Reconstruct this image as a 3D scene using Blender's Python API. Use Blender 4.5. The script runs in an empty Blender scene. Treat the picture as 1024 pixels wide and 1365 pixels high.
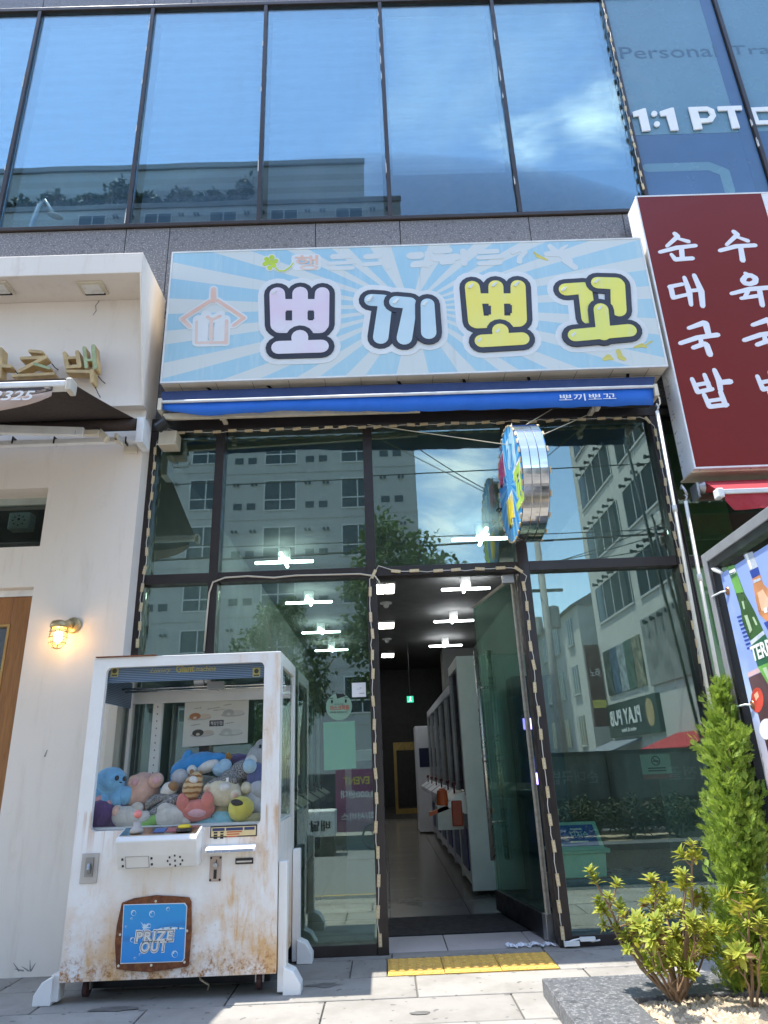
import bpy, math, random
from mathutils import Vector, Matrix
R = math.radians
random.seed(7)
SC = bpy.context.scene
COL = SC.collection

# ------------------------------------------------------------------ camera
CAM = Vector((0.0, -4.741, 1.06))
FPX = 900.0                                   # focal length in pixels of the 1024 x 1365 photograph
pit, yaw, rol = R(20.519), R(0.707), R(-2.278)
FW = Vector((math.sin(yaw)*math.cos(pit), math.cos(yaw)*math.cos(pit), math.sin(pit)))
_r = FW.cross(Vector((0, 0, 1))).normalized(); _u = _r.cross(FW)
RT = _r*math.cos(rol) + _u*math.sin(rol)
UP = -_r*math.sin(rol) + _u*math.cos(rol)
cd = bpy.data.cameras.new('camera'); cam = bpy.data.objects.new('camera', cd); COL.objects.link(cam)
cd.sensor_fit = 'VERTICAL'; cd.sensor_height = 36.0; cd.lens = FPX/1365.0*36.0
cd.clip_start = 0.05; cd.clip_end = 600
cam.matrix_world = Matrix(((RT.x, UP.x, -FW.x, CAM.x), (RT.y, UP.y, -FW.y, CAM.y), (RT.z, UP.z, -FW.z, CAM.z), (0, 0, 0, 1)))
SC.camera = cam

def ray(x, y): return FW*FPX + RT*(x-512) + UP*(682.5-y)
def on_y(x, y, Y):
    d = ray(x, y); return CAM + d*((Y-CAM.y)/d.y)
def on_x(x, y, X):
    d = ray(x, y); return CAM + d*((X-CAM.x)/d.x)
def on_z(x, y, Z):
    d = ray(x, y); return CAM + d*((Z-CAM.z)/d.z)
def mir(x, y):
    d = ray(x, y).normalized(); return Vector((d.x, -d.y, d.z))

# ------------------------------------------------------------------ light
SUN = Vector((-0.28, 0.018, 1.0)).normalized()          # towards the sun: high, over the left end of the street
elev = math.asin(SUN.z); azim = math.atan2(SUN.x, SUN.y)
sd = bpy.data.lights.new('sun', 'SUN'); so = bpy.data.objects.new('sun', sd); COL.objects.link(so)
sd.energy = 2.2; sd.angle = R(0.53); sd.color = (1.0, 0.955, 0.88)
so.rotation_mode = 'QUATERNION'; so.rotation_quaternion = SUN.to_track_quat('Z', 'Y'); so.location = (-4, 2, 16)

wd = bpy.data.worlds.new('World'); SC.world = wd; wd.use_nodes = True
wn, wl = wd.node_tree.nodes, wd.node_tree.links
wn.clear()
wo = wn.new('ShaderNodeOutputWorld'); bg = wn.new('ShaderNodeBackground'); bg.inputs[1].default_value = 0.15
sky = wn.new('ShaderNodeTexSky'); sky.sky_type = 'NISHITA'; sky.sun_disc = False
sky.sun_elevation = elev; sky.sun_rotation = azim; sky.air_density = 1.0; sky.dust_density = 0.6; sky.ozone_density = 1.2
tc = wn.new('ShaderNodeTexCoord')
def wmath(op, a, b=None, c=None):
    n = wn.new('ShaderNodeMath'); n.operation = op
    for i, v in enumerate((a, b, c)):
        if v is None: continue
        if isinstance(v, (int, float)): n.inputs[i].default_value = v
        else: wl.new(v, n.inputs[i])
    return n.outputs[0]
sep = wn.new('ShaderNodeSeparateXYZ'); wl.new(tc.outputs['Generated'], sep.inputs[0])
zz = wmath('ADD', wmath('MAXIMUM', sep.outputs[2], 0.0), 0.22)
cmb = wn.new('ShaderNodeCombineXYZ')
wl.new(wmath('DIVIDE', sep.outputs[0], zz), cmb.inputs[0]); wl.new(wmath('DIVIDE', sep.outputs[1], zz), cmb.inputs[1])
def wnoise(scale, detail, rough, dist=0.0):
    n = wn.new('ShaderNodeTexNoise'); n.inputs['Scale'].default_value = scale; n.inputs['Detail'].default_value = detail
    n.inputs['Roughness'].default_value = rough; n.inputs['Distortion'].default_value = dist
    wl.new(cmb.outputs[0], n.inputs['Vector']); return n.outputs[0]
def wramp(v, a, b):
    n = wn.new('ShaderNodeMapRange'); n.interpolation_type = 'SMOOTHSTEP'; wl.new(v, n.inputs[0])
    n.inputs[1].default_value = a; n.inputs[2].default_value = b; return n.outputs[0]
n1 = wnoise(1.25, 10, 0.6, 0.35)
n2 = wnoise(4.0, 12, 0.66, 0.8)
def blob(px, py, rad, soft):                             # a cloud bank in a part of the sky, broken up by noise
    d = mir(px, py); v = wn.new('ShaderNodeVectorMath'); v.operation = 'DOT_PRODUCT'
    wl.new(tc.outputs['Generated'], v.inputs[0]); v.inputs[1].default_value = d
    ang = wmath('ARCCOSINE', wmath('MINIMUM', v.outputs['Value'], 1.0))
    f = wmath('SUBTRACT', 1.0, wmath('DIVIDE', ang, rad))
    return wmath('ADD', f, wmath('MULTIPLY', wmath('SUBTRACT', n2, 0.5), soft))
c1 = wramp(n1, 0.55, 0.78)
c2 = wramp(wmath('MAXIMUM', blob(705, 205, 0.075, 3.4), blob(795, 170, 0.085, 3.4)), 0.10, 1.5)
c3 = wmath('MULTIPLY', wramp(wmath('MAXIMUM', blob(615, 625, 0.10, 3.4), blob(600, 690, 0.08, 3.6)), 0.15, 1.5), 0.75)
cl = wmath('MULTIPLY', wmath('MINIMUM', wmath('ADD', wmath('MULTIPLY', c1, 0.35), wmath('ADD', c2, c3)), 1.0), wramp(sep.outputs[2], 0.0, 0.12))
mx = wn.new('ShaderNodeMix'); mx.data_type = 'RGBA'
wl.new(cl, mx.inputs[0]); wl.new(sky.outputs[0], mx.inputs[6]); mx.inputs[7].default_value = (5.6, 5.9, 6.1, 1)
wl.new(mx.outputs[2], bg.inputs[0]); wl.new(bg.outputs[0], wo.inputs[0])

SC.view_settings.view_transform = 'Standard'; SC.view_settings.look = 'None'
SC.view_settings.exposure = 2.12; SC.view_settings.gamma = 1.0; SC.view_settings.use_curve_mapping = False
SC.render.engine = 'CYCLES'
SC.cycles.use_denoising = True
SC.cycles.max_bounces = 10; SC.cycles.transparent_max_bounces = 32; SC.cycles.glossy_bounces = 6; SC.cycles.diffuse_bounces = 5
SC.cycles.sample_clamp_indirect = 8; SC.cycles.caustics_reflective = False; SC.cycles.caustics_refractive = False

# ------------------------------------------------------------------ materials
MATS = {}
class NT:
    def __init__(s, name):
        s.m = bpy.data.materials.new(name); s.m.use_nodes = True
        s.n, s.l = s.m.node_tree.nodes, s.m.node_tree.links
        s.b = s.n['Principled BSDF']; s.out = s.n['Material Output']
        s.tc = s.n.new('ShaderNodeTexCoord'); s.co = s.tc.outputs['Object']
    def noise(s, scale, detail=4, rough=0.55, dist=0.0, vec=None):
        n = s.n.new('ShaderNodeTexNoise'); n.inputs['Scale'].default_value = scale; n.inputs['Detail'].default_value = detail
        n.inputs['Roughness'].default_value = rough; n.inputs['Distortion'].default_value = dist
        s.l.new(vec or s.co, n.inputs['Vector']); return n.outputs[0]
    def scaled(s, sx, sy, sz):
        n = s.n.new('ShaderNodeMapping'); n.inputs['Scale'].default_value = (sx, sy, sz); s.l.new(s.co, n.inputs['Vector']); return n.outputs[0]
    def math(s, op, a, b=None):
        n = s.n.new('ShaderNodeMath'); n.operation = op
        for i, v in enumerate((a, b)):
            if v is None: continue
            if isinstance(v, (int, float)): n.inputs[i].default_value = v
            else: s.l.new(v, n.inputs[i])
        return n.outputs[0]
    def step(s, v, a, b, lo=0.0, hi=1.0):
        n = s.n.new('ShaderNodeMapRange'); n.interpolation_type = 'SMOOTHSTEP'; s.l.new(v, n.inputs[0])
        n.inputs[1].default_value = a; n.inputs[2].default_value = b; n.inputs[3].default_value = lo; n.inputs[4].default_value = hi
        return n.outputs[0]
    def mix(s, f, a, b):
        n = s.n.new('ShaderNodeMix'); n.data_type = 'RGBA'
        if isinstance(f, (int, float)): n.inputs[0].default_value = f
        else: s.l.new(f, n.inputs[0])
        for i, v in ((6, a), (7, b)):
            if isinstance(v, tuple): n.inputs[i].default_value = v if len(v) == 4 else v+(1,)
            else: s.l.new(v, n.inputs[i])
        return n.outputs[2]
    def sep(s, v=None):
        n = s.n.new('ShaderNodeSeparateXYZ'); s.l.new(v or s.co, n.inputs[0]); return n.outputs
    def col(s, v):
        if isinstance(v, tuple): s.b.inputs['Base Color'].default_value = v if len(v) == 4 else v+(1,)
        else: s.l.new(v, s.b.inputs['Base Color'])
    def bump(s, h, strength=0.3, dist=0.01):
        n = s.n.new('ShaderNodeBump'); n.inputs['Strength'].default_value = strength; n.inputs['Distance'].default_value = dist
        s.l.new(h, n.inputs['Height']); s.l.new(n.outputs[0], s.b.inputs['Normal'])
    def set(s, **k):
        for a, v in k.items(): s.b.inputs[a.replace('_', ' ')].default_value = v
def dk(c, f): return tuple(min(1, x*f) for x in c)
def mat(name, c, rough=0.5, metal=0.0, var=0.12, scale=6.0, bump=0.0, bscale=60.0, spec=0.5, sheen=0.0):
    if name in MATS: return MATS[name]
    t = NT(name)
    n = t.noise(scale, 6, 0.6)
    oi = t.n.new('ShaderNodeObjectInfo')
    f = t.math('ADD', t.step(n, 0.3, 0.7, 0.0, 0.8), t.math('MULTIPLY', oi.outputs['Random'], 0.2))
    t.col(t.mix(f, dk(c, 1-var), dk(c, 1+var)))
    t.l.new(t.step(t.noise(scale*2.3, 4), 0.3, 0.7, max(0.02, rough-0.08), min(1, rough+0.08)), t.b.inputs['Roughness'])
    t.set(Metallic=metal); t.b.inputs['Specular IOR Level'].default_value = spec
    if sheen: t.b.inputs['Sheen Weight'].default_value = sheen
    if bump: t.bump(t.noise(bscale, 5, 0.6), bump, 0.006)
    MATS[name] = t.m; return t.m
def emit(name, c, s):
    if name in MATS: return MATS[name]
    t = NT(name); t.col(c); t.b.inputs['Emission Color'].default_value = c+(1,); t.b.inputs['Emission Strength'].default_value = s
    MATS[name] = t.m; return t.m
def glass(name, tint, refl, rtint, wav=0.0, haze=None, fres=0.6, dirt_veil=0.020):
    if name in MATS: return MATS[name]
    t = NT(name)
    tr = t.n.new('ShaderNodeBsdfTransparent'); tr.inputs[0].default_value = tint+(1,)
    gl = t.n.new('ShaderNodeBsdfGlossy'); gl.inputs['Roughness'].default_value = 0.004; gl.inputs[0].default_value = rtint+(1,)
    if wav:
        b = t.n.new('ShaderNodeBump'); b.inputs['Strength'].default_value = wav; b.inputs['Distance'].default_value = 0.01
        t.l.new(t.noise(1.3, 1, 0.4), b.inputs['Height']); t.l.new(b.outputs[0], gl.inputs['Normal'])
    lw = t.n.new('ShaderNodeLayerWeight'); lw.inputs[0].default_value = 0.25
    f = t.math('ADD', t.math('MULTIPLY', lw.outputs['Fresnel'], fres), refl)
    m = t.n.new('ShaderNodeMixShader'); t.l.new(f, m.inputs[0]); t.l.new(tr.outputs[0], m.inputs[1]); t.l.new(gl.outputs[0], m.inputs[2])
    last = m
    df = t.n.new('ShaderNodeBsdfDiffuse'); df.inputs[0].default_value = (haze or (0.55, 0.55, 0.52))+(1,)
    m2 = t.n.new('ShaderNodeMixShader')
    dust_veil = t.step(t.noise(1.6, 8, 0.65, 0.0, t.scaled(3.0, 3.0, 0.5)), 0.35, 0.8, dirt_veil*.1, dirt_veil)  # streaky dust, doubling as a painted pale haze over the glass
    t.l.new(dust_veil, m2.inputs[0]); t.l.new(m.outputs[0], m2.inputs[1]); t.l.new(df.outputs[0], m2.inputs[2]); last = m2
    t.l.new(last.outputs[0], t.out.inputs[0]); MATS[name] = t.m; return t.m

def m_granite(name, base, spk, scale):
    t = NT(name); n = t.noise(scale, 3, 0.7); n2 = t.noise(scale*0.37, 4, 0.6); n3 = t.noise(0.9, 5, 0.6)
    c = t.mix(t.step(n, 0.52, 0.62), base, spk); c = t.mix(t.step(n2, 0.55, 0.68, 0, 0.6), c, dk(base, 0.35))
    oi = t.n.new('ShaderNodeObjectInfo')
    c = t.mix(t.math('ADD', t.step(n3, 0.4, 0.75, 0, 0.25), t.math('MULTIPLY', oi.outputs['Random'], 0.18)), c, dk(base, 0.55))
    t.col(c); t.set(Roughness=0.42); t.bump(n, 0.08, 0.004); return t.m
M_GRAN = m_granite('dark_granite', (0.145, 0.14, 0.142), (0.33, 0.32, 0.32), 70)
M_COPE = m_granite('grey_coping_granite', (0.105, 0.107, 0.11), (0.24, 0.24, 0.24), 85)
def m_slab():
    t = NT('pale_paving_stone'); oi = t.n.new('ShaderNodeObjectInfo')
    n = t.noise(150, 3, 0.7); n2 = t.noise(3.0, 8, 0.65); n3 = t.noise(14, 6, 0.7)
    c = t.mix(oi.outputs['Random'], (0.26, 0.245, 0.217), (0.315, 0.298, 0.265))
    c = t.mix(t.step(n, 0.45, 0.7, 0, 0.5), c, (0.25, 0.24, 0.225))
    c = t.mix(t.step(n2, 0.40, 0.68, 0, 0.75), c, (0.20, 0.185, 0.16))
    c = t.mix(t.step(n3, 0.6, 0.72, 0, 0.35), c, (0.18, 0.17, 0.155))
    c = t.mix(t.step(t.noise(20, 2, 0.3), 0.68, 0.72, 0, 0.75), c, (0.10, 0.095, 0.09)); c = t.mix(t.step(t.noise(1.7, 4, 0.5), 0.66, 0.70, 0, 0.4), c, (0.13, 0.125, 0.115))
    t.col(c); t.set(Roughness=0.85); t.bump(n, 0.25, 0.003); return t.m
M_SLAB = m_slab()
def m_asphalt():
    t = NT('asphalt'); n = t.noise(160, 3, 0.7); n2 = t.noise(0.7, 8, 0.6)
    c = t.mix(n, (0.10, 0.10, 0.10), (0.22, 0.215, 0.205)); c = t.mix(t.step(n2, 0.4, 0.7, 0, 0.4), c, (0.20, 0.195, 0.18))
    t.col(c); t.set(Roughness=0.9); t.bump(n, 0.4, 0.004); return t.m
M_ASPH = m_asphalt()
def m_stucco(name, base, stain):
    t = NT(name); n = t.noise(0.9, 8, 0.65); n2 = t.noise(3.5, 8, 0.7, 0, t.scaled(2.5, 2.5, 0.35)); n3 = t.noise(26, 5, 0.65)
    c = t.mix(t.step(n, 0.4, 0.75, 0, 0.4), base, dk(base, 0.9)); c = t.mix(t.step(n2, 0.5, 0.8, 0, 0.42), c, stain); c = t.mix(t.step(t.noise(2.1, 9, 0.75), 0.60, 0.72, 0, 0.3), c, stain)
    c = t.mix(t.step(n3, 0.70, 0.78, 0, 0.25), c, stain)
    t.col(c); t.set(Roughness=0.8); t.bump(t.noise(90, 4, 0.6), 0.12, 0.004); return t.m
M_STUC = m_stucco('white_render', (0.82, 0.745, 0.655), (0.54, 0.45, 0.35))
def m_rust():
    t = NT('rust_stained_white_enamel'); x, y, z = t.sep()
    n = t.noise(5.0, 8, 0.7); st = t.noise(3.0, 8, 0.7, 0.3, t.scaled(4.5, 4.5, 1.0)); sp = t.noise(38, 6, 0.75); bl = t.noise(2.6, 7, 0.7)
    low = t.step(z, -0.22, -0.72)                         # rust creeps up from the bottom edge of the cabinet
    m1 = t.math('MULTIPLY', low, t.step(bl, 0.34, 0.62))
    m2 = t.math('MULTIPLY', t.step(z, 0.1, -0.6, 0.15, 1.0), t.step(st, 0.50, 0.74))
    rs = t.math('MULTIPLY', t.step(x, 0.05, 0.55, 0.0, 0.6), t.step(st, 0.38, 0.72))
    k = t.math('MINIMUM', t.math('ADD', t.math('ADD', t.math('MULTIPLY', m1, 0.85), t.math('MULTIPLY', m2, 0.72)), rs), 1.0)
    c = t.mix(t.step(n, 0.35, 0.7, 0, 0.35), (0.80, 0.795, 0.775), (0.70, 0.68, 0.63))
    c = t.mix(t.math('MULTIPLY', k, 0.85), c, (0.62, 0.33, 0.085))
    dr = t.math('MULTIPLY', t.math('MULTIPLY', t.step(t.noise(1.0, 3, 0.6, 0, t.scaled(38, 38, 1.2)), 0.52, 0.66), t.step(z, -0.30, -0.04)), t.step(z, 0.0, -0.03))
    c = t.mix(t.math('MULTIPLY', dr, 0.55), c, (0.45, 0.20, 0.05))
    edge = t.math('MULTIPLY', t.step(z, -0.64, -0.795), t.step(sp, 0.42, 0.62))
    pits = t.math('MULTIPLY', t.math('MAXIMUM', t.math('MULTIPLY', k, 0.8), t.step(z, -0.3, -0.8, 0, 0.8)), t.step(sp, 0.55, 0.68))
    c = t.mix(t.math('MINIMUM', t.math('ADD', t.math('MULTIPLY', edge, 0.75), t.math('MULTIPLY', pits, 0.7)), 1.0), c, (0.36, 0.145, 0.03))
    t.col(c); t.l.new(t.step(k, 0, 1, 0.32, 0.8), t.b.inputs['Roughness']); return t.m
M_RUST = m_rust()
def m_rays():
    t = NT('faded_sunburst_print'); x, y, z = t.sep()
    zz2 = t.math('ADD', z, 0.0)
    a = t.math('ARCTAN2', zz2, x); r = t.math('SQRT', t.math('ADD', t.math('MULTIPLY', x, x), t.math('MULTIPLY', zz2, zz2)))
    a = t.math('ADD', a, t.math('MULTIPLY', t.math('ABSOLUTE', zz2), 0.05))
    # rays are narrow to the left and right and broad above and below
    st = t.math('ADD', a, t.math('MULTIPLY', t.math('SINE', t.math('MULTIPLY', a, 2.0)), 0.36))
    s = t.math('SINE', t.math('MULTIPLY', st, 23.0))
    f = t.step(s, 0.15, 0.22)
    n = t.noise(4.0, 8, 0.7, 0, t.scaled(6, 6, 0.4)); n2 = t.noise(0.8, 4)
    blue = t.mix(t.step(n2, 0.35, 0.7), (0.33, 0.55, 0.66), (0.39, 0.59, 0.66))
    blue = t.mix(t.step(n, 0.45, 0.75, 0, 0.3), blue, (0.50, 0.66, 0.70))
    c = t.mix(f, blue, (0.62, 0.66, 0.63)); c = t.mix(t.step(n, 0.48, 0.8, 0, 0.4), c, (0.64, 0.67, 0.64)); c = t.mix(t.step(t.noise(2.0, 8, 0.7, 0, t.scaled(9, 9, 0.35)), 0.56, 0.75, 0, 0.28), c, (0.34, 0.36, 0.34))
    t.col(c); t.set(Roughness=0.38); return t.m
M_RAYS = m_rays()
M_FRAME = mat('dark_bronze_frame', (0.035, 0.028, 0.026), 0.38, 0.3, 0.15)
M_BLACK = mat('black_metal', (0.012, 0.012, 0.013), 0.35)
M_ALU = mat('brushed_aluminium', (0.42, 0.42, 0.42), 0.38, 0.8)
M_CHROME = mat('polished_steel', (0.62, 0.61, 0.59), 0.12, 1.0, 0.05, 3)
M_WMETAL = mat('white_painted_metal', (0.74, 0.735, 0.71), 0.4)
M_CREAM = mat('yellowed_cream_metal', (0.62, 0.55, 0.42), 0.5, 0, 0.15)
M_LED = mat('yellowed_led_casing', (0.58, 0.45, 0.25), 0.5, 0, 0.2)
M_WIRE = mat('white_wire', (0.62, 0.58, 0.5), 0.5)
M_BWIRE = mat('black_cable', (0.02, 0.02, 0.02), 0.6)
M_GLASS = glass('tinted_shop_glass', (0.77, 0.92, 0.85), 0.135, (0.90, 1.0, 0.955), 0.014, (0.44, 0.60, 0.52), 0.6, 0.034)  # green haze colour veils and lightens this glass besides its dust
M_UGLASS = glass('tinted_office_glass', (0.74, 0.84, 0.90), 0.058, (0.86, 0.99, 0.98), 0.05, (0.60, 0.63, 0.64), 0.45, 0.034)
M_DGLASS = glass('green_door_glass', (0.72, 0.88, 0.81), 0.035, (0.9, 1.0, 0.95))
M_CLEAR = glass('clear_cabinet_glass', (0.985, 0.99, 0.985), 0.0, (1, 1, 1), 0.0, None, 0.22, 0.004)

# ------------------------------------------------------------------ mesh building
class MB:
    def __init__(s): s.v, s.f, s.mi, s.cur = [], [], [], 0
    def add(s, vs, fs):
        o = len(s.v); s.v += [tuple(p) for p in vs]
        for f in fs: s.f.append(tuple(i+o for i in f)); s.mi.append(s.cur)
        return s
    def box(s, x0, x1, y0, y1, z0, z1):
        x0, x1 = sorted((x0, x1)); y0, y1 = sorted((y0, y1)); z0, z1 = sorted((z0, z1))
        return s.add([(x0,y0,z0),(x1,y0,z0),(x1,y1,z0),(x0,y1,z0),(x0,y0,z1),(x1,y0,z1),(x1,y1,z1),(x0,y1,z1)],
                     [(0,3,2,1),(4,5,6,7),(0,1,5,4),(1,2,6,5),(2,3,7,6),(3,0,4,7)])
    def obox(s, c, ax, ay, az):                           # box from its centre and three half axes
        c, ax, ay, az = Vector(c), Vector(ax), Vector(ay), Vector(az); vs = []
        for k in (-1, 1):
            for i, j in ((-1,-1),(1,-1),(1,1),(-1,1)): vs.append(c+ax*i+ay*j+az*k)
        return s.add(vs, [(0,3,2,1),(4,5,6,7),(0,1,5,4),(1,2,6,5),(2,3,7,6),(3,0,4,7)])
    def prism(s, poly, d):                                # polygon of 3-D points pushed along the vector d
        poly = [Vector(p) for p in poly]; d = Vector(d); n = len(poly)
        return s.add(poly+[p+d for p in poly], [tuple(range(n)), tuple(range(2*n-1, n-1, -1))]+[(i, i+n, (i+1)%n+n, (i+1)%n) for i in range(n)])
    def tube(s, pts, r, n=8, cap=True):
        pts = [Vector(p) for p in pts]; rs = r if isinstance(r, (list, tuple)) else [r]*len(pts); vs, fs = [], []
        t0 = (pts[1]-pts[0]).normalized(); a = t0.orthogonal().normalized()
        for i, p in enumerate(pts):
            t = ((pts[min(i+1, len(pts)-1)]-pts[max(i-1, 0)]).normalized())
            a = (a-t*a.dot(t)).normalized() if (a-t*a.dot(t)).length > 1e-5 else t.orthogonal().normalized()
            b = t.cross(a)
            for k in range(n):
                w = 2*math.pi*k/n; vs.append(p+(a*math.cos(w)+b*math.sin(w))*rs[i])
        for i in range(len(pts)-1):
            for k in range(n): fs.append((i*n+k, i*n+(k+1)%n, (i+1)*n+(k+1)%n, (i+1)*n+k))
        if cap: fs.append(tuple(range(n-1, -1, -1))); fs.append(tuple((len(pts)-1)*n+k for k in range(n)))
        return s.add(vs, fs)
    def lathe(s, c, ax, prof, n=20):                      # prof: (distance along the axis, radius)
        c, ax = Vector(c), Vector(ax).normalized(); a = ax.orthogonal().normalized(); b = ax.cross(a); vs, fs = [], []
        for h, r in prof:
            for k in range(n):
                w = 2*math.pi*k/n; vs.append(c+ax*h+(a*math.cos(w)+b*math.sin(w))*max(r, 1e-4))
        for i in range(len(prof)-1):
            for k in range(n): fs.append((i*n+k, i*n+(k+1)%n, (i+1)*n+(k+1)%n, (i+1)*n+k))
        fs.append(tuple(range(n-1, -1, -1))); fs.append(tuple((len(prof)-1)*n+k for k in range(n)))
        return s.add(vs, fs)
    def ell(s, c, r, rot=0.0, nu=18, nv=12, axis='Y', lump=0.0):
        c = Vector(c); M = Matrix.Rotation(rot, 3, axis); vs, fs = [], []
        ph = random.random()*6
        for j in range(nv+1):
            t = math.pi*j/nv
            for k in range(nu):
                w = 2*math.pi*k/nu; q = Vector((math.sin(t)*math.cos(w), math.sin(t)*math.sin(w), math.cos(t)))
                f = 1+lump*math.sin(3*q.x+ph)*math.cos(2.6*q.z+ph*2)
                vs.append(c+M@Vector((q.x*r[0]*f, q.y*r[1]*f, q.z*r[2]*f)))
        for j in range(nv):
            for k in range(nu): fs.append((j*nu+k, (j+1)*nu+k, (j+1)*nu+(k+1)%nu, j*nu+(k+1)%nu))
        return s.add(vs, fs)
    def cap2(s, p, q, r1, r2, o, ex, ez, en, d0, d1, n=8): # flat stroke with round ends; p, q in plane (ex, ez); raised from d0 to d1 along en
        p, q = Vector(p), Vector(q); t = (q-p); t = t.normalized() if t.length > 1e-6 else Vector((1, 0)); nn = Vector((-t.y, t.x)); pts = []
        for k in range(n+1):
            w = math.pi*k/n; pts.append(p+(nn*math.cos(w)-t*math.sin(w))*r1)
        for k in range(n+1):
            w = math.pi*k/n; pts.append(q+(-nn*math.cos(w)+t*math.sin(w))*r2)
        P3 = [o+ex*a.x+ez*a.y+en*d1 for a in pts]
        return s.prism(P3, -en*(d1-d0))
WL = {}
def build(mb, name, mats, parent=None, label=None, cat=None, group=None, kind=None, smooth=False, bevel=0.0, seg=2):
    if not isinstance(mats, (list, tuple)): mats = [mats]
    xs, ys, zs = zip(*mb.v); c = Vector(((min(xs)+max(xs))/2, (min(ys)+max(ys))/2, (min(zs)+max(zs))/2))
    me = bpy.data.meshes.new(name); me.from_pydata([(a-c.x, b-c.y, d-c.z) for a, b, d in mb.v], [], mb.f)
    for m in mats: me.materials.append(m)
    if len(mats) > 1: me.polygons.foreach_set('material_index', mb.mi)
    if smooth: me.polygons.foreach_set('use_smooth', [True]*len(me.polygons))
    me.update()
    o = bpy.data.objects.new(name, me); COL.objects.link(o); WL[o] = c
    if parent is not None: o.parent = parent; o.location = c-WL[parent]
    else: o.location = c
    if bevel:
        b = o.modifiers.new('bevel', 'BEVEL'); b.width = bevel; b.segments = seg; b.limit_method = 'ANGLE'; b.angle_limit = R(40)
    tag(o, label, cat, group, kind); return o
def build_each(mb, name, mats, parent=None, **k):         # every separate piece becomes an object of its own
    par = list(range(len(mb.v)))
    def fd(a):
        while par[a] != a: par[a] = par[par[a]]; a = par[a]
        return a
    for f in mb.f:
        for b in f[1:]: par[fd(b)] = fd(f[0])
    grp = {}
    for f, mi in zip(mb.f, mb.mi): grp.setdefault(fd(f[0]), []).append((f, mi))
    out = []
    for fs in grp.values():
        ids = sorted({i for f, _ in fs for i in f}); mp_ = {i: j for j, i in enumerate(ids)}; m = MB()
        m.v = [mb.v[i] for i in ids]; m.f = [tuple(mp_[i] for i in f) for f, _ in fs]; m.mi = [mi for _, mi in fs]
        out.append(build(m, name, mats, parent, **k))
    return out
def tag(o, label=None, cat=None, group=None, kind=None):
    if label: o['label'] = label
    if cat: o['category'] = cat
    if group: o['group'] = group
    if kind: o['kind'] = kind
def thing(name, label, cat, loc=(0, 0, 0), group=None):
    o = bpy.data.objects.new(name, None); COL.objects.link(o); o.location = loc; WL[o] = Vector(loc); o.empty_display_size = 0.1
    tag(o, label, cat, group); return o
def place(src, name, loc, parent, rot=None, scale=None):   # another piece sharing the mesh of src
    o = src.copy(); o.name = name; COL.objects.link(o); o.parent = parent; WL[o] = Vector(loc)
    o.location = Vector(loc)-(WL[parent] if parent else Vector())
    if rot: o.rotation_euler = rot
    if scale: o.scale = scale
    for k in ('label', 'category', 'group'):
        if k in o: del o[k]
    return o
def copy_thing(root, off, label, group=None):
    c = root.copy(); COL.objects.link(c); c.location = root.location+Vector(off); WL[c] = WL[root]+Vector(off); c['label'] = label
    if group: c['group'] = group
    for ch in list(root.children):
        d = ch.copy(); COL.objects.link(d); d.parent = c; WL[d] = WL[ch]+Vector(off)
        for g in list(ch.children):
            e = g.copy(); COL.objects.link(e); e.parent = d
    return c
_tx = {}
def text(mb, body, o, ex, ey, en, h=None, w=None, depth=0.002, off=0.0, shear=0.0, spacing=1.0):
    """writing laid on a plane: o = lower left corner, ex / ey unit vectors, h and w the size of the line"""
    key = (body, off, shear, spacing)
    if key not in _tx:
        c = bpy.data.curves.new('txt', 'FONT'); c.body = body; c.size = 1.0; c.offset = off; c.shear = shear; c.space_character = spacing
        c.resolution_u = 3; c.extrude = 0.5
        ob = bpy.data.objects.new('txt', c); COL.objects.link(ob); bpy.context.view_layer.update()
        me = bpy.data.meshes.new_from_object(ob.evaluated_get(bpy.context.evaluated_depsgraph_get()))
        _tx[key] = ([v.co.copy() for v in me.vertices], [tuple(p.vertices) for p in me.polygons])
        bpy.data.objects.remove(ob); bpy.data.curves.remove(c); bpy.data.meshes.remove(me)
    vs, fs = _tx[key]
    x0, x1 = min(v.x for v in vs), max(v.x for v in vs); y0, y1 = min(v.y for v in vs), max(v.y for v in vs)
    if h is None: h = w*(y1-y0)/(x1-x0)
    sy = h/(y1-y0); sx = sy if w is None else w/(x1-x0)
    o, ex, ey, en = Vector(o), Vector(ex), Vector(ey), Vector(en)
    mb.add([o+ex*((v.x-x0)*sx)+ey*((v.y-y0)*sy)+en*((v.z+0.5)*depth) for v in vs], fs); return mb
EX, EY, EZ = Vector((1, 0, 0)), Vector((0, 1, 0)), Vector((0, 0, 1))
def stagger(mb, strokes, conv, rs, o, ex, ez, en, d0, d1, grow=0.0, n=8):
    """brush strokes: polylines of (x, y, r) in artwork pixels, conv maps them to the plane"""
    for st in strokes:
        for a, b in zip(st[:-1], st[1:]):
            stagger.k += 1; e = (stagger.k % 40)*0.00005
            mb.cap2(conv(a[0], a[1]), conv(b[0], b[1]), a[2]*rs+grow, b[2]*rs+grow, o, ex, ez, en, d0, d1+e, n)
stagger.k = 0
#BODY
# ================================================================== SETTING: ground
H_CEIL = 3.62
m = MB(); m.box(-60, 60, -75, -1.95, -0.40, -0.13)
build(m, 'road', M_ASPH, kind='structure')
m = MB(); m.box(-60, 60, -75, 40, -0.55, -0.42)
build(m, 'ground', M_ASPH, kind='structure')
m = MB(); m.box(-30, 30, -1.945, 0.02, -0.35, -0.012)
pav = build(m, 'pavement', mat('mortar_bed', (0.14, 0.132, 0.118), 0.9), kind='structure')
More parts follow.
